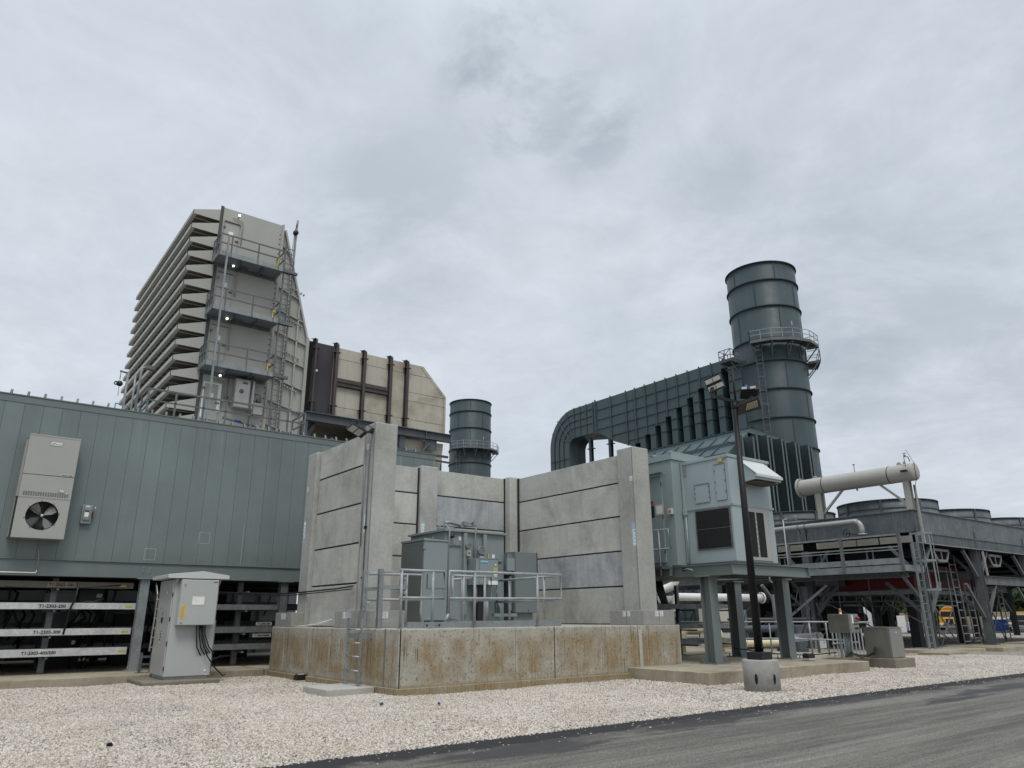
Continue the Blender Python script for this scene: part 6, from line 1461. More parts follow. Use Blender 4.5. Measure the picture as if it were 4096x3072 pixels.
for k in range(4): z=19.0-.95*2*k; [mb.box(13.05+.16*q,13.12+.16*q,FY0+.06,FY0+.22,z-.1-.06*q,z-.02-.06*q) for q in range(5)]
mb.build('cone_clips',M['ivory'],cn)
# doors, lamps and platforms of the filter house
for k,zt in enumerate((21.65,18.67,15.70,12.62)):
    mb=MB(); mb.box(9.02,9.76,FY0-.05,FY0,zt-1.85,zt); d=mb.build('wall_door',M['ivory'],fw)
    mb=MB(); mb.box(9.0,9.02,FY0-.06,FY0,zt-1.9,zt+.03); mb.box(9.76,9.79,FY0-.06,FY0,zt-1.9,zt+.03); mb.box(8.98,9.84,FY0-.12,FY0,zt+.05,zt+.09); mb.build('door_frame',M['ivoryd'],d)
    mb=MB(); mb.box(9.62,9.80,FY0-.12,FY0-.05,zt-1.0,zt-.95); mb.box(8.96,9.06,FY0-.11,FY0-.04,zt-.35,zt-.25); mb.box(9.25,9.5,FY0-.06,FY0-.05,zt-.75,zt-.5,1); mb.build('door_handle',[M['galvd'],M['white']],d)
    if k==3:
        mb=MB(); mb.box(8.96,9.02,FY0-.065,FY0-.051,zt-1.8,zt+.1); mb.box(9.70,9.85,FY0-.065,FY0-.051,zt-1.4,zt+.1); mb.box(8.98,9.8,FY0-.066,FY0-.052,zt-.02,zt+.10); mb.build('plastic_wrap',M['white'],d)
    lz=(22.14,19.13,16.12,13.03)[k]; mb=MB(); mb.tube([(9.4,FY0-.06,lz-.12),(9.95,FY0-.06,lz-.20),(9.95,FY0-.06,lz-.55),(9.95,FY0-.06,lz-1.6)],.022,6); mb.tube([(9.64,FY0-.1,lz-.1),(9.66,FY0-.28,lz-.02)],.04,8); lb=mb.build('lamp_bracket',M['ivoryd'],fw)
    mb=MB(); mb.lathe([(0,-.12),(.045,-.10),(.062,-.03),(.05,0),(0,0)],(9.65,FY0-.24,lz),12,'y'); mb.build('bulkhead_lamp',None or M['lamp'],lb)
for k,zp in enumerate((19.18,16.20,13.24)):
    mb=MB(); mb.box(8.66,11.93,35.77,36.95,zp-.03,zp); pl=mb.build('side_platform',M['fhplat'],FH)
    mb=MB(); mb.box(8.64,11.95,35.72,35.76,zp-.08,zp+.18); mb.box(8.60,8.64,35.75,36.98,zp-.08,zp+.18); mb.box(11.95,11.99,35.75,36.98,zp-.08,zp+.18); mb.box(8.72,12.0,36.9,36.97,zp-.20,zp-.04,1)
    for x in (9.8,10.95): mb.box(x,x+.07,35.78,36.9,zp-.16,zp-.04,1)
    mb.box(9.9,10.4,36.5,36.85,zp-.05,zp-.031,1); mb.build('toe_frame',[M['galv'],M['galvd']],pl)
    mb=MB()
    for z in (zp+1.12,zp+.62): mb.bar((8.62,35.74,z),(11.97,35.74,z),.05,.06); mb.bar((8.62,35.74,z),(8.62,36.98,z),.05,.06); mb.bar((11.97,35.74,z),(11.97,36.98,z),.05,.06)
    for x in (8.62,9.2,10.58,11.68,11.97): mb.bar((x,35.74,zp-.08),(x,35.74,zp+1.14),.06,.06)
    for y in (36.15,36.55,36.96): mb.bar((8.62,y,zp),(8.62,y,zp+1.12),.05,.05)
    mb.build('railing',M['galvd'],pl)
    mb=MB(); mb.bar((11.63,35.70,zp+.12),(11.63,35.70,zp+.50),.04,.03); mb.bar((11.63,35.70,zp+.55),(11.76,35.68,zp+.48),.03,.03); mb.bar((11.62,35.69,zp+.42),(11.74,35.68,zp+.60),.03,.03); mb.build('safety_gate',M['yellow'],pl)
mb=MB(); mb.bar((9.0,35.69,ZB+.5),(9.0,35.69,20.3),.09,.09); mb.build('platform_post',M['galv'],FH)
lad=MB()
for x in (12.12,12.62): lad.bar((x,36.1,10.6),(x,36.1,20.9 if x<12.5 else 20.9),.07,.07)
for k in range(34): lad.bar((12.12,36.1,10.8+.3*k),(12.62,36.1,10.8+.3*k),.03,.03)
for z in (19.3,16.3,13.35): lad.bar((12.05,36.05,z),(12.85,36.05,z-.02),.16,.14)
lad.bar((12.38,36.08,10.8),(12.38,36.08,19),.02,.02)
lad.build('caged_ladder',M['galvd'],FH)
mb=MB(); mb.bar((12.60,36.1,20.0),(12.60,36.1,22.1),.10,.10); mb.tube([(12.6,36.1,22.1),(12.62,36.05,22.55)],.06,8); mb.tube([(12.46,36.1,20.1),(12.52,36.1,22.0)],.02,5); dv=mb.build('davit_post',M['galv'],FH)
mb=MB(); mb.lathe([(0,-.13),(.12,-.12),(.15,0),(.12,.12),(0,.13)],(12.55,36.02,21.75),14,'y'); mb.build('fall_arrest_reel',M['black'],dv)
CBX=MB(); CBX.box(10.40,11.38,36.55,36.99,11.5,13.02); cx=CBX.build('instrument_cabinet',M['acbeige'],FH,bevel=.02)
mb=MB(); mb.box(10.42,11.36,36.52,36.55,11.53,12.99); mb.lathe([(0,-.03),(.10,-.03),(.12,0)],(10.72,36.52,12.35),16,'y',1); mb.box(10.75,11.0,36.51,36.52,12.75,12.85,1); mb.build('cabinet_door',[M['ss'],M['galvd']],cx)
mb=MB(); mb.tube([(11.2,36.45,10.2),(11.2,36.45,13.5)],.04,8); mb.tube([(11.4,36.8,12.4),(11.75,36.8,12.4),(11.8,36.8,12.2)],.025,6); mb.box(11.6,11.8,36.7,36.9,12.0,12.15); mb.box(11.4,11.9,36.6,36.95,11.3,11.9,1)
mb.tube([(10.1,36.8,13.2),(10.1,36.8,12.0),(10.3,36.8,11.6)],.03,6); mb.lathe([(0,-.05),(.09,-.05),(.1,0)],(10.12,36.85,12.0),12,'y'); mb.tube([(10.0,36.7,10.9),(11.6,36.7,10.7)],.06,8)
mb.build('instrument_piping',[M['galvd'],M['acbeige']],FH)
mb=MB(); mb.tube([(10.55,36.5,10.80),(10.85,36.5,10.77)],.055,8); mb.build('blue_valve',M['bluecap'],FH)
mb=MB(); mb.box(FX0,14.2,FY0+.3,FY1,9.4,9.8); 
for x in (9,14): 
    for y in (37.8,50): mb.ibeam((x,y,0),(x,y,9.4),.4,.4,.03,0,(0,1,0))
mb.build('support_frame',M['gsteel'],FH)

# brown and beige inlet ductwork
ID=thing('inlet_ductwork','beige soot-stained inlet ductwork with brown steel frame, right of the ivory filter house','duct',(19,38,9))
y=37.0; mb=MB(); mb.prism([(15.72,11.98),(15.72,16.02),(21.56,16.02),(23.22,14.36),(23.22,11.98)],'y',y,y+7); cs=mb.build('casing',M['ductcl'],ID,bevel=.03)
mb=MB()
for (z0,xa,xb) in ((15.35,15.8,22.2),(14.22,20.4,23.2),(13.68,20.4,23.2),(12.54,15.8,23.2)):
    for k in range(int((xb-xa)/.12)): mb.box(xa+.12*k,xa+.12*k+.085,y-.006,y,z0-.012,z0+.012)
for k in range(22): p=(21.5+.075*k,15.95-.0745*k); mb.box(p[0]-.10,p[0]-.055,y-.006,y,p[1]-.12,p[1]-.07)
for k in range(20): mb.box(23.03,23.055,y-.006,y,12.1+k*.11,12.18+k*.11)
mb.build('stitch_welds',M['seam'],cs)
mb=MB(); mb.box(14.5,15.75,y+.06,y+6.9,11.96,16.06); mb.box(14.28,14.5,y+.15,y+6.8,11.9,16.1,1); mb.build('expansion_joint',[M['rustd'],M['coil']],ID)
mb=MB(); mb.lathe([(0,-.06),(.07,-.05),(.08,0)],(14.78,y+.06,14.4),12,'y'); mb.build('sensor_dome',M['white'],ID)
for x,zt in ((14.55,16.18),(15.80,16.2),(17.52,16.12),(19.22,16.14),(20.32,16.1)):
    mb=MB(); w=.10 if x<15 else .17
    mb.box(x-w/2,x+w/2,y-.30,y-.28,11.95,zt-.1); mb.box(x-.012,x+.012,y-.28,y-.004,11.95,zt-.1); mb.box(x-w/2,x+w/2,y-.03,y-.004,11.95,zt-.1)
    mb.prism([(y-.32,zt-.1),(y-.05,zt+.10),(y+.3,zt+.10),(y+.3,zt-.25),(y-.32,zt-.25)],'x',x-.015,x+.015); mb.bar((x-.02,y-.28,zt-.04),(x-.02,y+.3,zt+.12),.20,.02); mb.box(x-.2,x+.2,y-.32,y-.03,12.5,12.53); mb.box(x-.2,x+.2,y-.32,y-.03,15.6,15.63)
    mb.build('frame_column',M['rust'],ID)
mb=MB()
for xa,xb in ((15.9,17.42),(17.62,19.12)):
    mb.box(xa,xb,y-.20,y-.18,13.72,14.16); mb.box(xa,xb,y-.26,y-.004,13.93,13.955); mb.box(xa,xb,y-.10,y-.004,14.10,14.16); mb.box(xa,xb,y-.10,y-.004,13.70,13.75)
mb.build('cross_beam',M['rust'],ID)
mb=MB(); mb.box(14.25,23.5,y-.35,y-.05,11.90,11.945); mb.box(14.25,23.5,y-.21,y-.18,11.50,11.90); mb.box(14.25,23.5,y-.35,y-.05,11.46,11.50)
for x in (17.3,21.7): mb.box(x-.02,x+.02,y-.34,y-.21,11.5,11.9)
mb.box(20.0,20.35,y-.2,y,9.0,11.46); mb.bar((21.2,y-.25,10.4),(22.0,y-.25,11.25),.12,.10); mb.box(21.7,22.5,y-.215,y-.19,10.85,11.46); mb.bar((20.1,y-.2,10.6),(23.3,y-.2,10.55),.15,.12,1); mb.bar((20.1,y-.3,10.3),(23.4,y-.3,10.2),.1,.1,1)
for x in (14.6,18,23): mb.ibeam((x,y+.5,0),(x,y+.5,11.45),.4,.4,.03,0,(0,1,0))
mb.build('support_beam',[M['gsteel'],M['rust']],ID)
mb=MB(); mb.prism([(18.0,11.4),(23.18,11.4),(23.1,10.6),(22.6,7.5),(18.0,7.5)],'y',y+.15,y+6.5); mb.build('lower_hopper',M['ductcl'],ID)
mb=MB(); mb.prism([(11,10.3),(18.6,10.8),(18.6,9.0),(11,8.2)],'y',38.5,43); mb.build('lower_duct',M['ivoryd'],ID)
mb=MB(); mb.bar((14.2,36.2,8.9),(15.8,36.6,10.6),.16,.16); mb.bar((16.2,36.2,9.1),(17.4,36.6,10.2),.16,.16); mb.build('diagonal_struts',M['galvd'],ID)
mb=MB(); mb.bar((13.8,37.2,9.3),(14.9,37.2,11.3),.20,.20); mb.box(14.1,14.4,36.7,37.2,9,11.4); mb.box(13.3,14.0,36.6,37.1,9.0,10.4,1); mb.build('frame_end_post',[M['gsteel'],M['acbeige']],ID)
# roof fittings far left
T=thing('roof_mast_light','galvanised mast with lamp and small davit beside the weather hoods, far left of the roof','mast',(2.9,24,6.65)); mb=MB()
mb.tube([(4.03,24.5,6.6),(4.05,24.5,8.75),(4.08,24.5,8.95),(4.2,24.5,9.0)],.035,8); mb.tube([(3.97,24.7,6.6),(3.94,24.7,8.75)],.03,6); mb.bar((4.0,24.3,7.2),(4.4,24.9,7.9),.04,.04); mb.build('mast',M['galv'],T); mb=MB(); mb.box(4.16,4.40,24.4,24.6,8.93,9.04); mb.build('lamp_head',M['galvd'],T)
T=thing('davit_hoist','thin davit arm with hanging black fall-arrest reel at the far left roof edge','davit',(1.6,25.5,6.65)); mb=MB(); mb.tube([(3.86,25.5,6.6),(3.84,25.5,9.02)],.04,8); mb.tube([(3.84,25.5,9.0),(3.60,25.5,9.03)],.035,6); mb.tube([(3.63,25.5,9.0),(3.63,25.5,8.75)],.015,6); mb.tube([(3.64,25.5,8.5),(3.65,25.5,8.2)],.010,5); mb.bar((3.62,25.5,6.65),(3.62,25.5,7.95),.03,.03); mb.bar((3.62,25.5,7.95),(4.1,25.5,7.9),.03,.03); mb.build('davit',M['galv'],T); mb=MB(); mb.lathe([(0,-.07),(.08,-.06),(.10,0),(.08,.06),(0,.07)],(3.64,25.5,8.61),14,'y'); mb.tube([(3.53+.035*math.cos(2*PI*k/10),25.5,8.61+.055*math.sin(2*PI*k/10)) for k in range(10)],.02,5,closed=True); mb.build('reel',M['black'],T)
# ================================================================== FAR YARD
H_=Vector((math.cos(rad(52.526)),math.sin(rad(52.526)),0))
def facing(name,lab,cat,x,y,group=None,turn=0):
    """an empty whose local -y axis looks back along the yard towards the road"""
    T=thing(name,lab,cat,(0,0,0),group); T.location=(x,y,gz(x,y)); T.rotation_euler=(0,0,math.atan2(y,x)-PI/2+turn); return T
def sub(mb,name,mat,T,bevel=0):
    o=mb.build(name,mat,None,bevel); o.parent=T; return o
T=facing('mixer_truck','yellow mixer truck facing the road, seen under the cooler','truck',111.3,47.3)
mb=MB(); mb.prism([(-1.2,.9),(1.2,.9),(1.2,1.75),(.95,2.55),(-.95,2.55),(-1.2,1.75)],'y',-.2,1.8); cab=sub(mb,'cab',M['truck'],T,.06)
mb=MB(); mb.prism([(-.85,.75),(.85,.75),(.8,1.45),(.55,1.6),(-.55,1.6),(-.8,1.45)],'y',-1.9,-.2); hood=sub(mb,'hood',M['truck'],T,.06)
mb=MB(); mb.box(-.42,.42,-1.96,-1.90,.75,1.45); g=sub(mb,'grille',M['glassd'],T); mb=MB(); mb.box(-.48,.48,-1.95,-1.91,.70,1.5); sub(mb,'grille_surround',M['chrome'],T)
mb=MB(); mb.prism([(-1.0,1.72),(1.0,1.72),(.86,2.42),(-.86,2.42)],'y',-.23,-.205); sub(mb,'windscreen',M['glassd'],T)
mb=MB(); mb.box(-1.25,1.25,-2.1,-1.92,.35,.62); sub(mb,'bumper',M['chrome'],T)
for s in (-1,1):
    mb=MB(); mb.prism([(s*.82,.55),(s*1.25,.55),(s*1.25,.95),(s*.85,1.15)],'y',-1.85,-.6); sub(mb,'fender',M['truck'],T,.04)
    mb=MB(); mb.box(s*.95-.16,s*.95+.16,-1.9,-1.84,.72,.92); sub(mb,'headlight',M['white'],T)
    mb=MB(); mb.lathe([(.2,-.15),(.5,-.15),(.52,0),(.5,.15),(.2,.15)],(s*1.05,-1.1,.5),20,'x'); sub(mb,'wheel',M['rubber'],T)
    mb=MB(); mb.lathe([(.2,-.25),(.5,-.25),(.52,0),(.5,.25),(.2,.25)],(s*.95,4.5,.5),20,'x'); sub(mb,'wheel',M['rubber'],T)
    mb=MB(); mb.box(s*1.35-.1,s*1.35+.1,-.3,-.22,1.7,2.3); mb.bar((s*1.2,-.2,2.2),(s*1.35,-.25,2.2),.04,.04); sub(mb,'mirror',M['black'],T)
mb=MB(); mb.tube([(.1,1.9,1.9),(.1,3,2.05),(.1,5,2.1),(.1,6.4,2.0)],1.1,20); sub(mb,'mixer_drum',M['orange'],T); mb=MB(); mb.box(-1,1,-1.8,6.5,.6,.85); sub(mb,'chassis',M['black'],T)
T=facing('pickup_truck','dark grey pickup truck with yellow roof rack load facing the road, right edge','truck',96,33.6)
mb=MB(); mb.prism([(-1,.45),(1,.45),(1.0,1.05),(.93,1.15),(-.93,1.15),(-1,1.05)],'y',-2.2,3.2); b=sub(mb,'body',M['gsteel'],T,.06)
mb=MB(); mb.prism([(-.93,1.12),(.93,1.12),(.75,1.85),(-.75,1.85)],'y',-.6,1.6); sub(mb,'cab',M['cab'],T,.06); mb=MB(); mb.prism([(-.84,1.18),(.84,1.18),(.70,1.72),(-.70,1.72)],'y',-.62,-.602); sub(mb,'windscreen',M['glassd'],T)
mb=MB(); mb.box(-.62,.62,-2.24,-2.2,.75,1.02); sub(mb,'grille',M['glassd'],T); mb=MB(); mb.box(-.98,.98,-2.3,-2.2,.5,.68); sub(mb,'bumper',M['chrome'],T)
mb=MB(); mb.box(-.7,.7,-.3,1.4,1.9,2.1); sub(mb,'roof_load',M['truck'],T)
for s in (-1,1):
    mb=MB(); mb.box(s*.8-.16,s*.8+.16,-2.23,-2.2,.78,1.0); sub(mb,'headlight',M['white'],T)
    for yy in (-1.4,2.1): mb=MB(); mb.lathe([(.2,-.12),(.4,-.12),(.41,0),(.4,.12),(.2,.12)],(s*.9,yy,.4),18,'x'); sub(mb,'wheel',M['rubber'],T)
T=facing('waste_skip','blue steel waste skip with sloping ends beside the pickup truck','skip',99.6,36.9); mb=MB(); mb.prism([(-1.0,.05),(1.0,.05),(1.25,1.25),(-1.25,1.25)],'y',-.8,1.2); sub(mb,'body',M['dumpster'],T,.03); mb=MB()
for x in (-1,-.3,.4,1.05): mb.bar((x*.85,-.84,.1),(x*1.08,-.84,1.2),.08,.06)
mb.box(-1.3,1.3,-.86,-.78,1.2,1.3); sub(mb,'ribs',M['dumpster'],T)
for i,(x,y,w_,h,mt,lab) in enumerate(((128,46.7,3.0,1.75,'contw','white site container behind the blue skip'),(135.5,48.2,5.0,2.6,'tan','tan site container behind the pickup truck, right edge'),(122.7,57.2,4.0,2.4,'tan','tan container left of the yellow mixer truck'),(133,52,6,1.9,'tan','low tan container between the mixer truck and the white container'),(117,62.2,2.0,3.3,'contw','white tall container seen between the dark cooler legs'),(112,64.5,2.4,3.2,'contw','white container furthest left under the cooler'))):
    T=facing('site_container',lab,'container',x,y); mb=MB(); mb.box(-w_/2,w_/2,0,2.4,0,h); sub(mb,'body',M[mt],T,.03)
    mb=MB(); n=int(w_/.3)
    for k in range(n+1): mb.box(-w_/2+k*w_/n-.04,-w_/2+k*w_/n+.04,-.05,-.001,.1,h-.1)
    sub(mb,'wall_ribs',M[mt],T)
    mb=MB(); mb.box(w_*.1,w_*.38,-.06,-.052,.1,h*.8); sub(mb,'door',M[mt],T)
T=facing('wrapped_pallet','white wrapped pallet load with black straps under the cooler','pallet',76.4,35.9); mb=MB(); mb.box(-.55,.55,-.3,.6,.14,.95); sub(mb,'load',M['contw'],T,.06); mb=MB()
for x in (-.42,.02,.42): mb.box(x-.03,x+.03,-.32,.62,.14,.97)
mb.box(-.55,.55,-.3,.6,0,.14); sub(mb,'straps_and_base',M['black'],T)
T=facing('portable_cabin_door','white narrow door panel leaning beside the wrapped pallet','panel',70.5,34.1); mb=MB(); mb.box(-.34,.34,0,.1,0,1.5); sub(mb,'panel',M['contw'],T,.02)
mb=MB(); mb.box(-.30,.30,-.012,0,.06,1.44); mb.box(.22,.27,-.04,-.012,.7,.82); sub(mb,'face_and_handle',M['white'],T)
T=facing('blue_drum','small blue drum beside the white wrapped pallet','drum',73.5,35.4); mb=MB(); mb.lathe([(0,0),(.26,0),(.28,.05),(.27,.2),(.28,.4),(.27,.6),(.25,.62),(0,.62)],(0,0,0),18); sub(mb,'body',M['dumpster'],T); mb=MB(); mb.lathe([(.285,.19),(.285,.22)],(0,0,0),18); sub(mb,'hoop',M['dumpster'],T)
# far wood behind the yard
R=random.Random(21); mb=MB()
for i in range(150):
    x=R.uniform(120,260); y=x*R.uniform(.20,.75)+R.uniform(-4,4)
    if math.hypot(x,y)<150: x*=1.35; y*=1.35
    hgt=R.uniform(6.5,10); rr=R.uniform(2.0,3.6); zb=gz(x,y)
    mb.tube([(x,y,zb),(x+.2,y,zb+hgt*.6)],.2,6)
    for k in range(150):
        a=R.uniform(0,2*PI); q=R.random()**.5; t=R.random(); rad_=rr*(1-.75*abs(t-.35))*q*R.uniform(.75,1.15)
        c_=Vector((x+rad_*math.cos(a),y+rad_*math.sin(a),zb+hgt*(.10+.9*t))); s=R.uniform(.6,1.2)
        e1=Vector((R.uniform(-1,1),R.uniform(-1,1),R.uniform(-1,1))).normalized()*s; e2=e1.cross(Vector((R.uniform(-1,1),R.uniform(-1,1),R.uniform(-1,1)))).normalized()*s*.7
        mb.poly([c_+e1,c_+e2,c_-e1,c_-e2],0)
tag(mb.build('far_wood',M['leaf']),'dark green wood beyond the yard, seen under the cooler','trees',kind='stuff')

# small litter on the gravel
def litter(x,y,lab,mt,dx):
    mb=MB(); mb.box(-.03,.03,-.015,.015,0,.022); mb.prism([(-.03,.022),(.03,.022),(.02,.035),(-.01,.035)],'y',-.012,.012); o=mb.build('plastic_scrap',M[mt]); o.location=(x,y,.045); o.rotation_euler=(.2,0,dx); tag(o,lab,'scrap')
litter(6.15,11.55,'dark blue plastic scrap on the gravel before the ladder pad','dumpster',.3); litter(6.9,11.0,'thin dark blue scrap standing on gravel right of the ladder pad','bluecap',1.3); litter(1.9,9.9,'black scrap lying on the gravel at lower left','black',.1)

# each separate piece of these parts becomes a part of its own
SING={'cross_bars':'cross_bar','control_joint':'control_joint','support_legs':'support_leg','bolt_heads':'bolt_head','posts':'post','gate_posts':'gate_post','shafts':'column_shaft',
'side_rails':'side_rail','tank_labels':'tank_label','door_labels':'door_label','door_stickers':'door_sticker','hinges':'hinge','lifting_lugs':'lifting_lug','jacking_lug':'jacking_lug',
'strap_bands':'strap_band','stiffening_rings':'stiffening_ring','safety_gate':'safety_gate','lens_panel':'lens_panel','louvre_screen':'louvre_screen','lifting_slots':'lifting_slot',
'driver_boxes':'driver_box','chalk_marks':'chalk_mark','fan_blades':'fan_blade','conduit_box':'conduit_box','cross_beam':'cross_beam','bend_support':'bend_support',
'vertical_stiffeners':'vertical_stiffener','standoff_bracket':'standoff_bracket','grout_pads':'grout_pad','pipe_clamps':'pipe_clamp','bracket_arms':'bracket_arm','arms':'bracket_arm',
'fan_machinery_mount':'fan_mount','seam_flange':'seam_flange','roof_clips':'roof_clip','post_groove':'post_groove','rungs':'rung','door':'door','lifting_plates':'lifting_plate','led_strips':'led_strip',
'support_frame':'support_frame','diagonal_struts':'diagonal_strut','support_beam':'support_beam','door_frame':'door_frame','roof_bracket':'roof_bracket','side_strut':'side_strut','conduit_legs':'conduit_leg','cover_bolts':'bolt'}
def split_pieces(o,name):
    me=o.data; nv=len(me.vertices); par=list(range(nv))
    def fd(a):
        while par[a]!=a: par[a]=par[par[a]]; a=par[a]
        return a
    for p in me.polygons:
        v=p.vertices; r0=fd(v[0])
        for q in v[1:]:
            r1=fd(q)
            if r1!=r0: par[r1]=r0
    comp={}
    for i in range(nv): comp.setdefault(fd(i),[]).append(i)
    cs=[]
    for vs in comp.values():
        co=[me.vertices[i].co for i in vs]; cs.append([set(vs),[min(c[k] for c in co)-.008 for k in range(3)],[max(c[k] for c in co)+.008 for k in range(3)]])
    if len(cs)<2 or len(cs)>400: return
    ch=True
    while ch:
        ch=False; out=[]
        for c in cs:
            for d in out:
                if all(c[1][k]<=d[2][k] and c[2][k]>=d[1][k] for k in range(3)):
                    d[0]|=c[0]; d[1]=[min(a,b) for a,b in zip(c[1],d[1])]; d[2]=[max(a,b) for a,b in zip(c[2],d[2])]; ch=True; break
            else: out.append(c)
        cs=out
    o.name=name
    if len(cs)<2 or len(cs)>95: return
    polys=[(tuple(p.vertices),p.material_index,p.use_smooth) for p in me.polygons]; cos=[tuple(v.co) for v in me.vertices]
    for n_,c in enumerate(cs):
        mp={v:i for i,v in enumerate(sorted(c[0]))}; pl=[p for p in polys if p[0][0] in mp]
        m2=bpy.data.meshes.new(name); m2.from_pydata([cos[v] for v in sorted(c[0])],[],[[mp[v] for v in p[0]] for p in pl])
        for mt in me.materials: m2.materials.append(mt)
        m2.polygons.foreach_set('material_index',[p[1] for p in pl]); m2.polygons.foreach_set('use_smooth',[p[2] for p in pl]); m2.update()
        if n_==0: o.data=m2
        else:
            q=o.copy(); q.data=m2; q.name=name; COL.objects.link(q)
for o in [q for q in SC.objects if q.type=='MESH' and q.parent is not None]:
    b=o.name.split('.')[0]
    if b in SING and not o.children: split_pieces(o,SING[b])

# ================================================================== WORLD, SUN, CAMERA
W=bpy.data.worlds.new('World'); SC.world=W; W.use_nodes=True; nt=W.node_tree; N=nt.nodes; L=nt.links; bg=N['Background']
SUN_EL,SUN_AZ=rad(58),rad(-112)      # azimuth measured from +x towards +y
sky=N.new('ShaderNodeTexSky'); sky.sky_type='NISHITA'; sky.sun_disc=False; sky.sun_elevation=SUN_EL; sky.sun_rotation=PI/2-SUN_AZ; sky.air_density=1.2; sky.dust_density=4
tc=N.new('ShaderNodeTexCoord'); sp=N.new('ShaderNodeSeparateXYZ'); L.new(tc.outputs['Generated'],sp.inputs[0])
def mth(op,a,b=0,c=None):
    m=N.new('ShaderNodeMath'); m.operation=op
    for i,v in enumerate((a,b) if c is None else (a,b,c)):
        if isinstance(v,(int,float)): m.inputs[i].default_value=v
        else: L.new(v,m.inputs[i])
    return m.outputs[0]
zc=mth('MAXIMUM',sp.outputs[2],.02); iz=mth('DIVIDE',1,mth('ADD',zc,.16))
cx_=mth('MULTIPLY',sp.outputs[0],iz); cy_=mth('MULTIPLY',sp.outputs[1],iz)
cv=N.new('ShaderNodeCombineXYZ'); L.new(cx_,cv.inputs[0]); L.new(cy_,cv.inputs[1])
def nz(scale,det,rough,off,dist=0):
    mp=N.new('ShaderNodeMapping'); mp.inputs['Location'].default_value=off; L.new(cv.outputs[0],mp.inputs['Vector'])
    n=N.new('ShaderNodeTexNoise'); n.inputs['Scale'].default_value=scale; n.inputs['Detail'].default_value=det; n.inputs['Roughness'].default_value=rough; n.inputs['Distortion'].default_value=dist; L.new(mp.outputs[0],n.inputs['Vector']); return n.outputs['Fac']
def rmp(fac,stops):
    r=N.new('ShaderNodeValToRGB'); e=r.color_ramp.elements
    while len(e)<len(stops): e.new(.5)
    for i,(p,c) in enumerate(stops): e[i].position=p; e[i].color=(c,c,c,1) if isinstance(c,(int,float)) else (*c,1)
    L.new(fac,r.inputs[0]); return r.outputs[0]
def mixc(f,a,b,mode='MIX'):
    m=N.new('ShaderNodeMix'); m.data_type='RGBA'; m.blend_type=mode
    for s_,v in ((m.inputs['Factor'],f),(m.inputs['A'],a),(m.inputs['B'],b)):
        if isinstance(v,(int,float)): s_.default_value=v if s_.type=='VALUE' else (v,v,v,1)
        elif isinstance(v,tuple): s_.default_value=(*v,1)
        else: L.new(v,s_)
    return m.outputs['Result']
base=rmp(nz(1.15,7,.58,(3.1,1.4,0),.35),[(.30,(.600,.665,.735)),(.50,(.655,.715,.785)),(.72,(.715,.762,.830))])
wisp=rmp(nz(3.4,9,.68,(7.7,2.2,0),.7),[(.32,.93),(.68,1.055)]); base=mixc(1,base,wisp,'MULTIPLY'); w2=rmp(nz(9.,8,.66,(1.7,5.2,0),.9),[(.35,.978),(.65,1.02)]); base=mixc(1,base,w2,'MULTIPLY')
def blob(d,r0,r1,amount,scale,off):
    dv=N.new('ShaderNodeVectorMath'); dv.operation='DOT_PRODUCT'; nv=N.new('ShaderNodeVectorMath'); nv.operation='NORMALIZE'; L.new(tc.outputs['Generated'],nv.inputs[0]); L.new(nv.outputs[0],dv.inputs[0]); dv.inputs[1].default_value=d
    mr=N.new('ShaderNodeMapRange'); mr.interpolation_type='SMOOTHSTEP'; mr.inputs['From Min'].default_value=math.cos(rad(r1)); mr.inputs['From Max'].default_value=math.cos(rad(r0)); L.new(dv.outputs['Value'],mr.inputs['Value'])
    n=rmp(nz(scale,8,.62,off,.4),[(.42,0),(.62,1)])
    return mth('MULTIPLY',mth('MULTIPLY',mr.outputs['Result'],n),amount)
DK=(.44,.50,.565)
for b in BLOBS: base=mixc(blob(*b),base,DK)
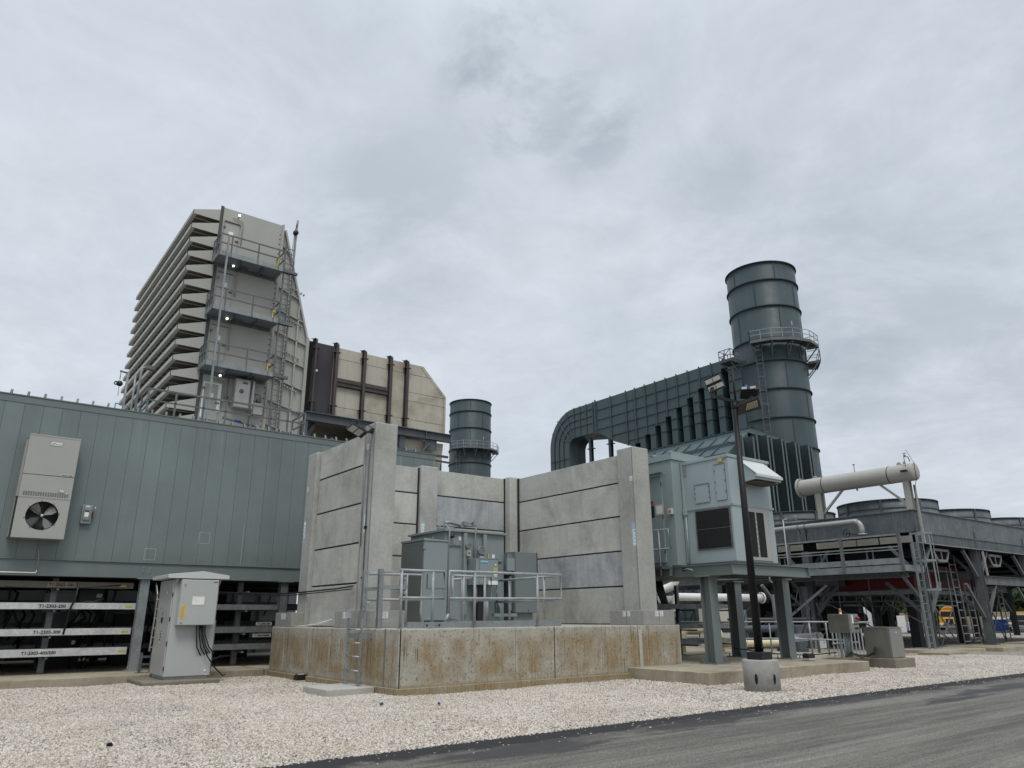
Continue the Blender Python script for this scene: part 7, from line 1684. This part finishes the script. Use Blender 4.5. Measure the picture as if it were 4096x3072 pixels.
zr=N.new('ShaderNodeMapRange'); zr.interpolation_type='SMOOTHSTEP'; zr.inputs['From Min'].default_value=.66; zr.inputs['From Max'].default_value=.97; zr.inputs['To Min'].default_value=0; zr.inputs['To Max'].default_value=ZEN; L.new(zc,zr.inputs['Value']); lum=mth('ADD',1.0,zr.outputs['Result']); base=mixc(1,base,mixc(1,(1.,1.,1.),lum,'MULTIPLY'),'MULTIPLY')
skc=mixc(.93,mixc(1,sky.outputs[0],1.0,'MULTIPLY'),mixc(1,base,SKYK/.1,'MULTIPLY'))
# brighter overcast towards the zenith, above what the picture shows
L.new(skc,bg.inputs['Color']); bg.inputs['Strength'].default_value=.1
sd=bpy.data.lights.new('sun','SUN'); sd.energy=SUN_E; sd.angle=rad(22); sd.color=(1,.96,.90); so=bpy.data.objects.new('sun',sd); COL.objects.link(so)
dirv=Vector((math.cos(SUN_EL)*math.cos(SUN_AZ),math.cos(SUN_EL)*math.sin(SUN_AZ),math.sin(SUN_EL))); so.rotation_euler=dirv.to_track_quat('Z','Y').to_euler(); so.location=dirv*80
cd=bpy.data.cameras.new('camera'); cd.sensor_width=36; cd.lens=2932.2/4096*36; cd.clip_start=.1; cd.clip_end=5000
co=bpy.data.objects.new('camera',cd); COL.objects.link(co); TH,AZ,RO=rad(17.599),rad(52.526),rad(-.2943)
h=Vector((math.cos(AZ),math.sin(AZ),0)); rr=Vector((math.sin(AZ),-math.cos(AZ),0)); zz=Vector((0,0,1)); F=h*math.cos(TH)+zz*math.sin(TH); U0=-h*math.sin(TH)+zz*math.cos(TH)
Rv=rr*math.cos(RO)+U0*math.sin(RO); U=U0*math.cos(RO)-rr*math.sin(RO)
co.matrix_world=Matrix(((Rv.x,U.x,-F.x,0),(Rv.y,U.y,-F.y,0),(Rv.z,U.z,-F.z,1.40),(0,0,0,1))); SC.camera=co
SC.view_settings.view_transform='Standard'; SC.view_settings.look='None'; SC.view_settings.exposure=EXPO; SC.view_settings.gamma=1
SC.render.resolution_x=1024; SC.render.resolution_y=768
SC.cycles.max_bounces=6; SC.cycles.diffuse_bounces=3; SC.cycles.use_denoising=True
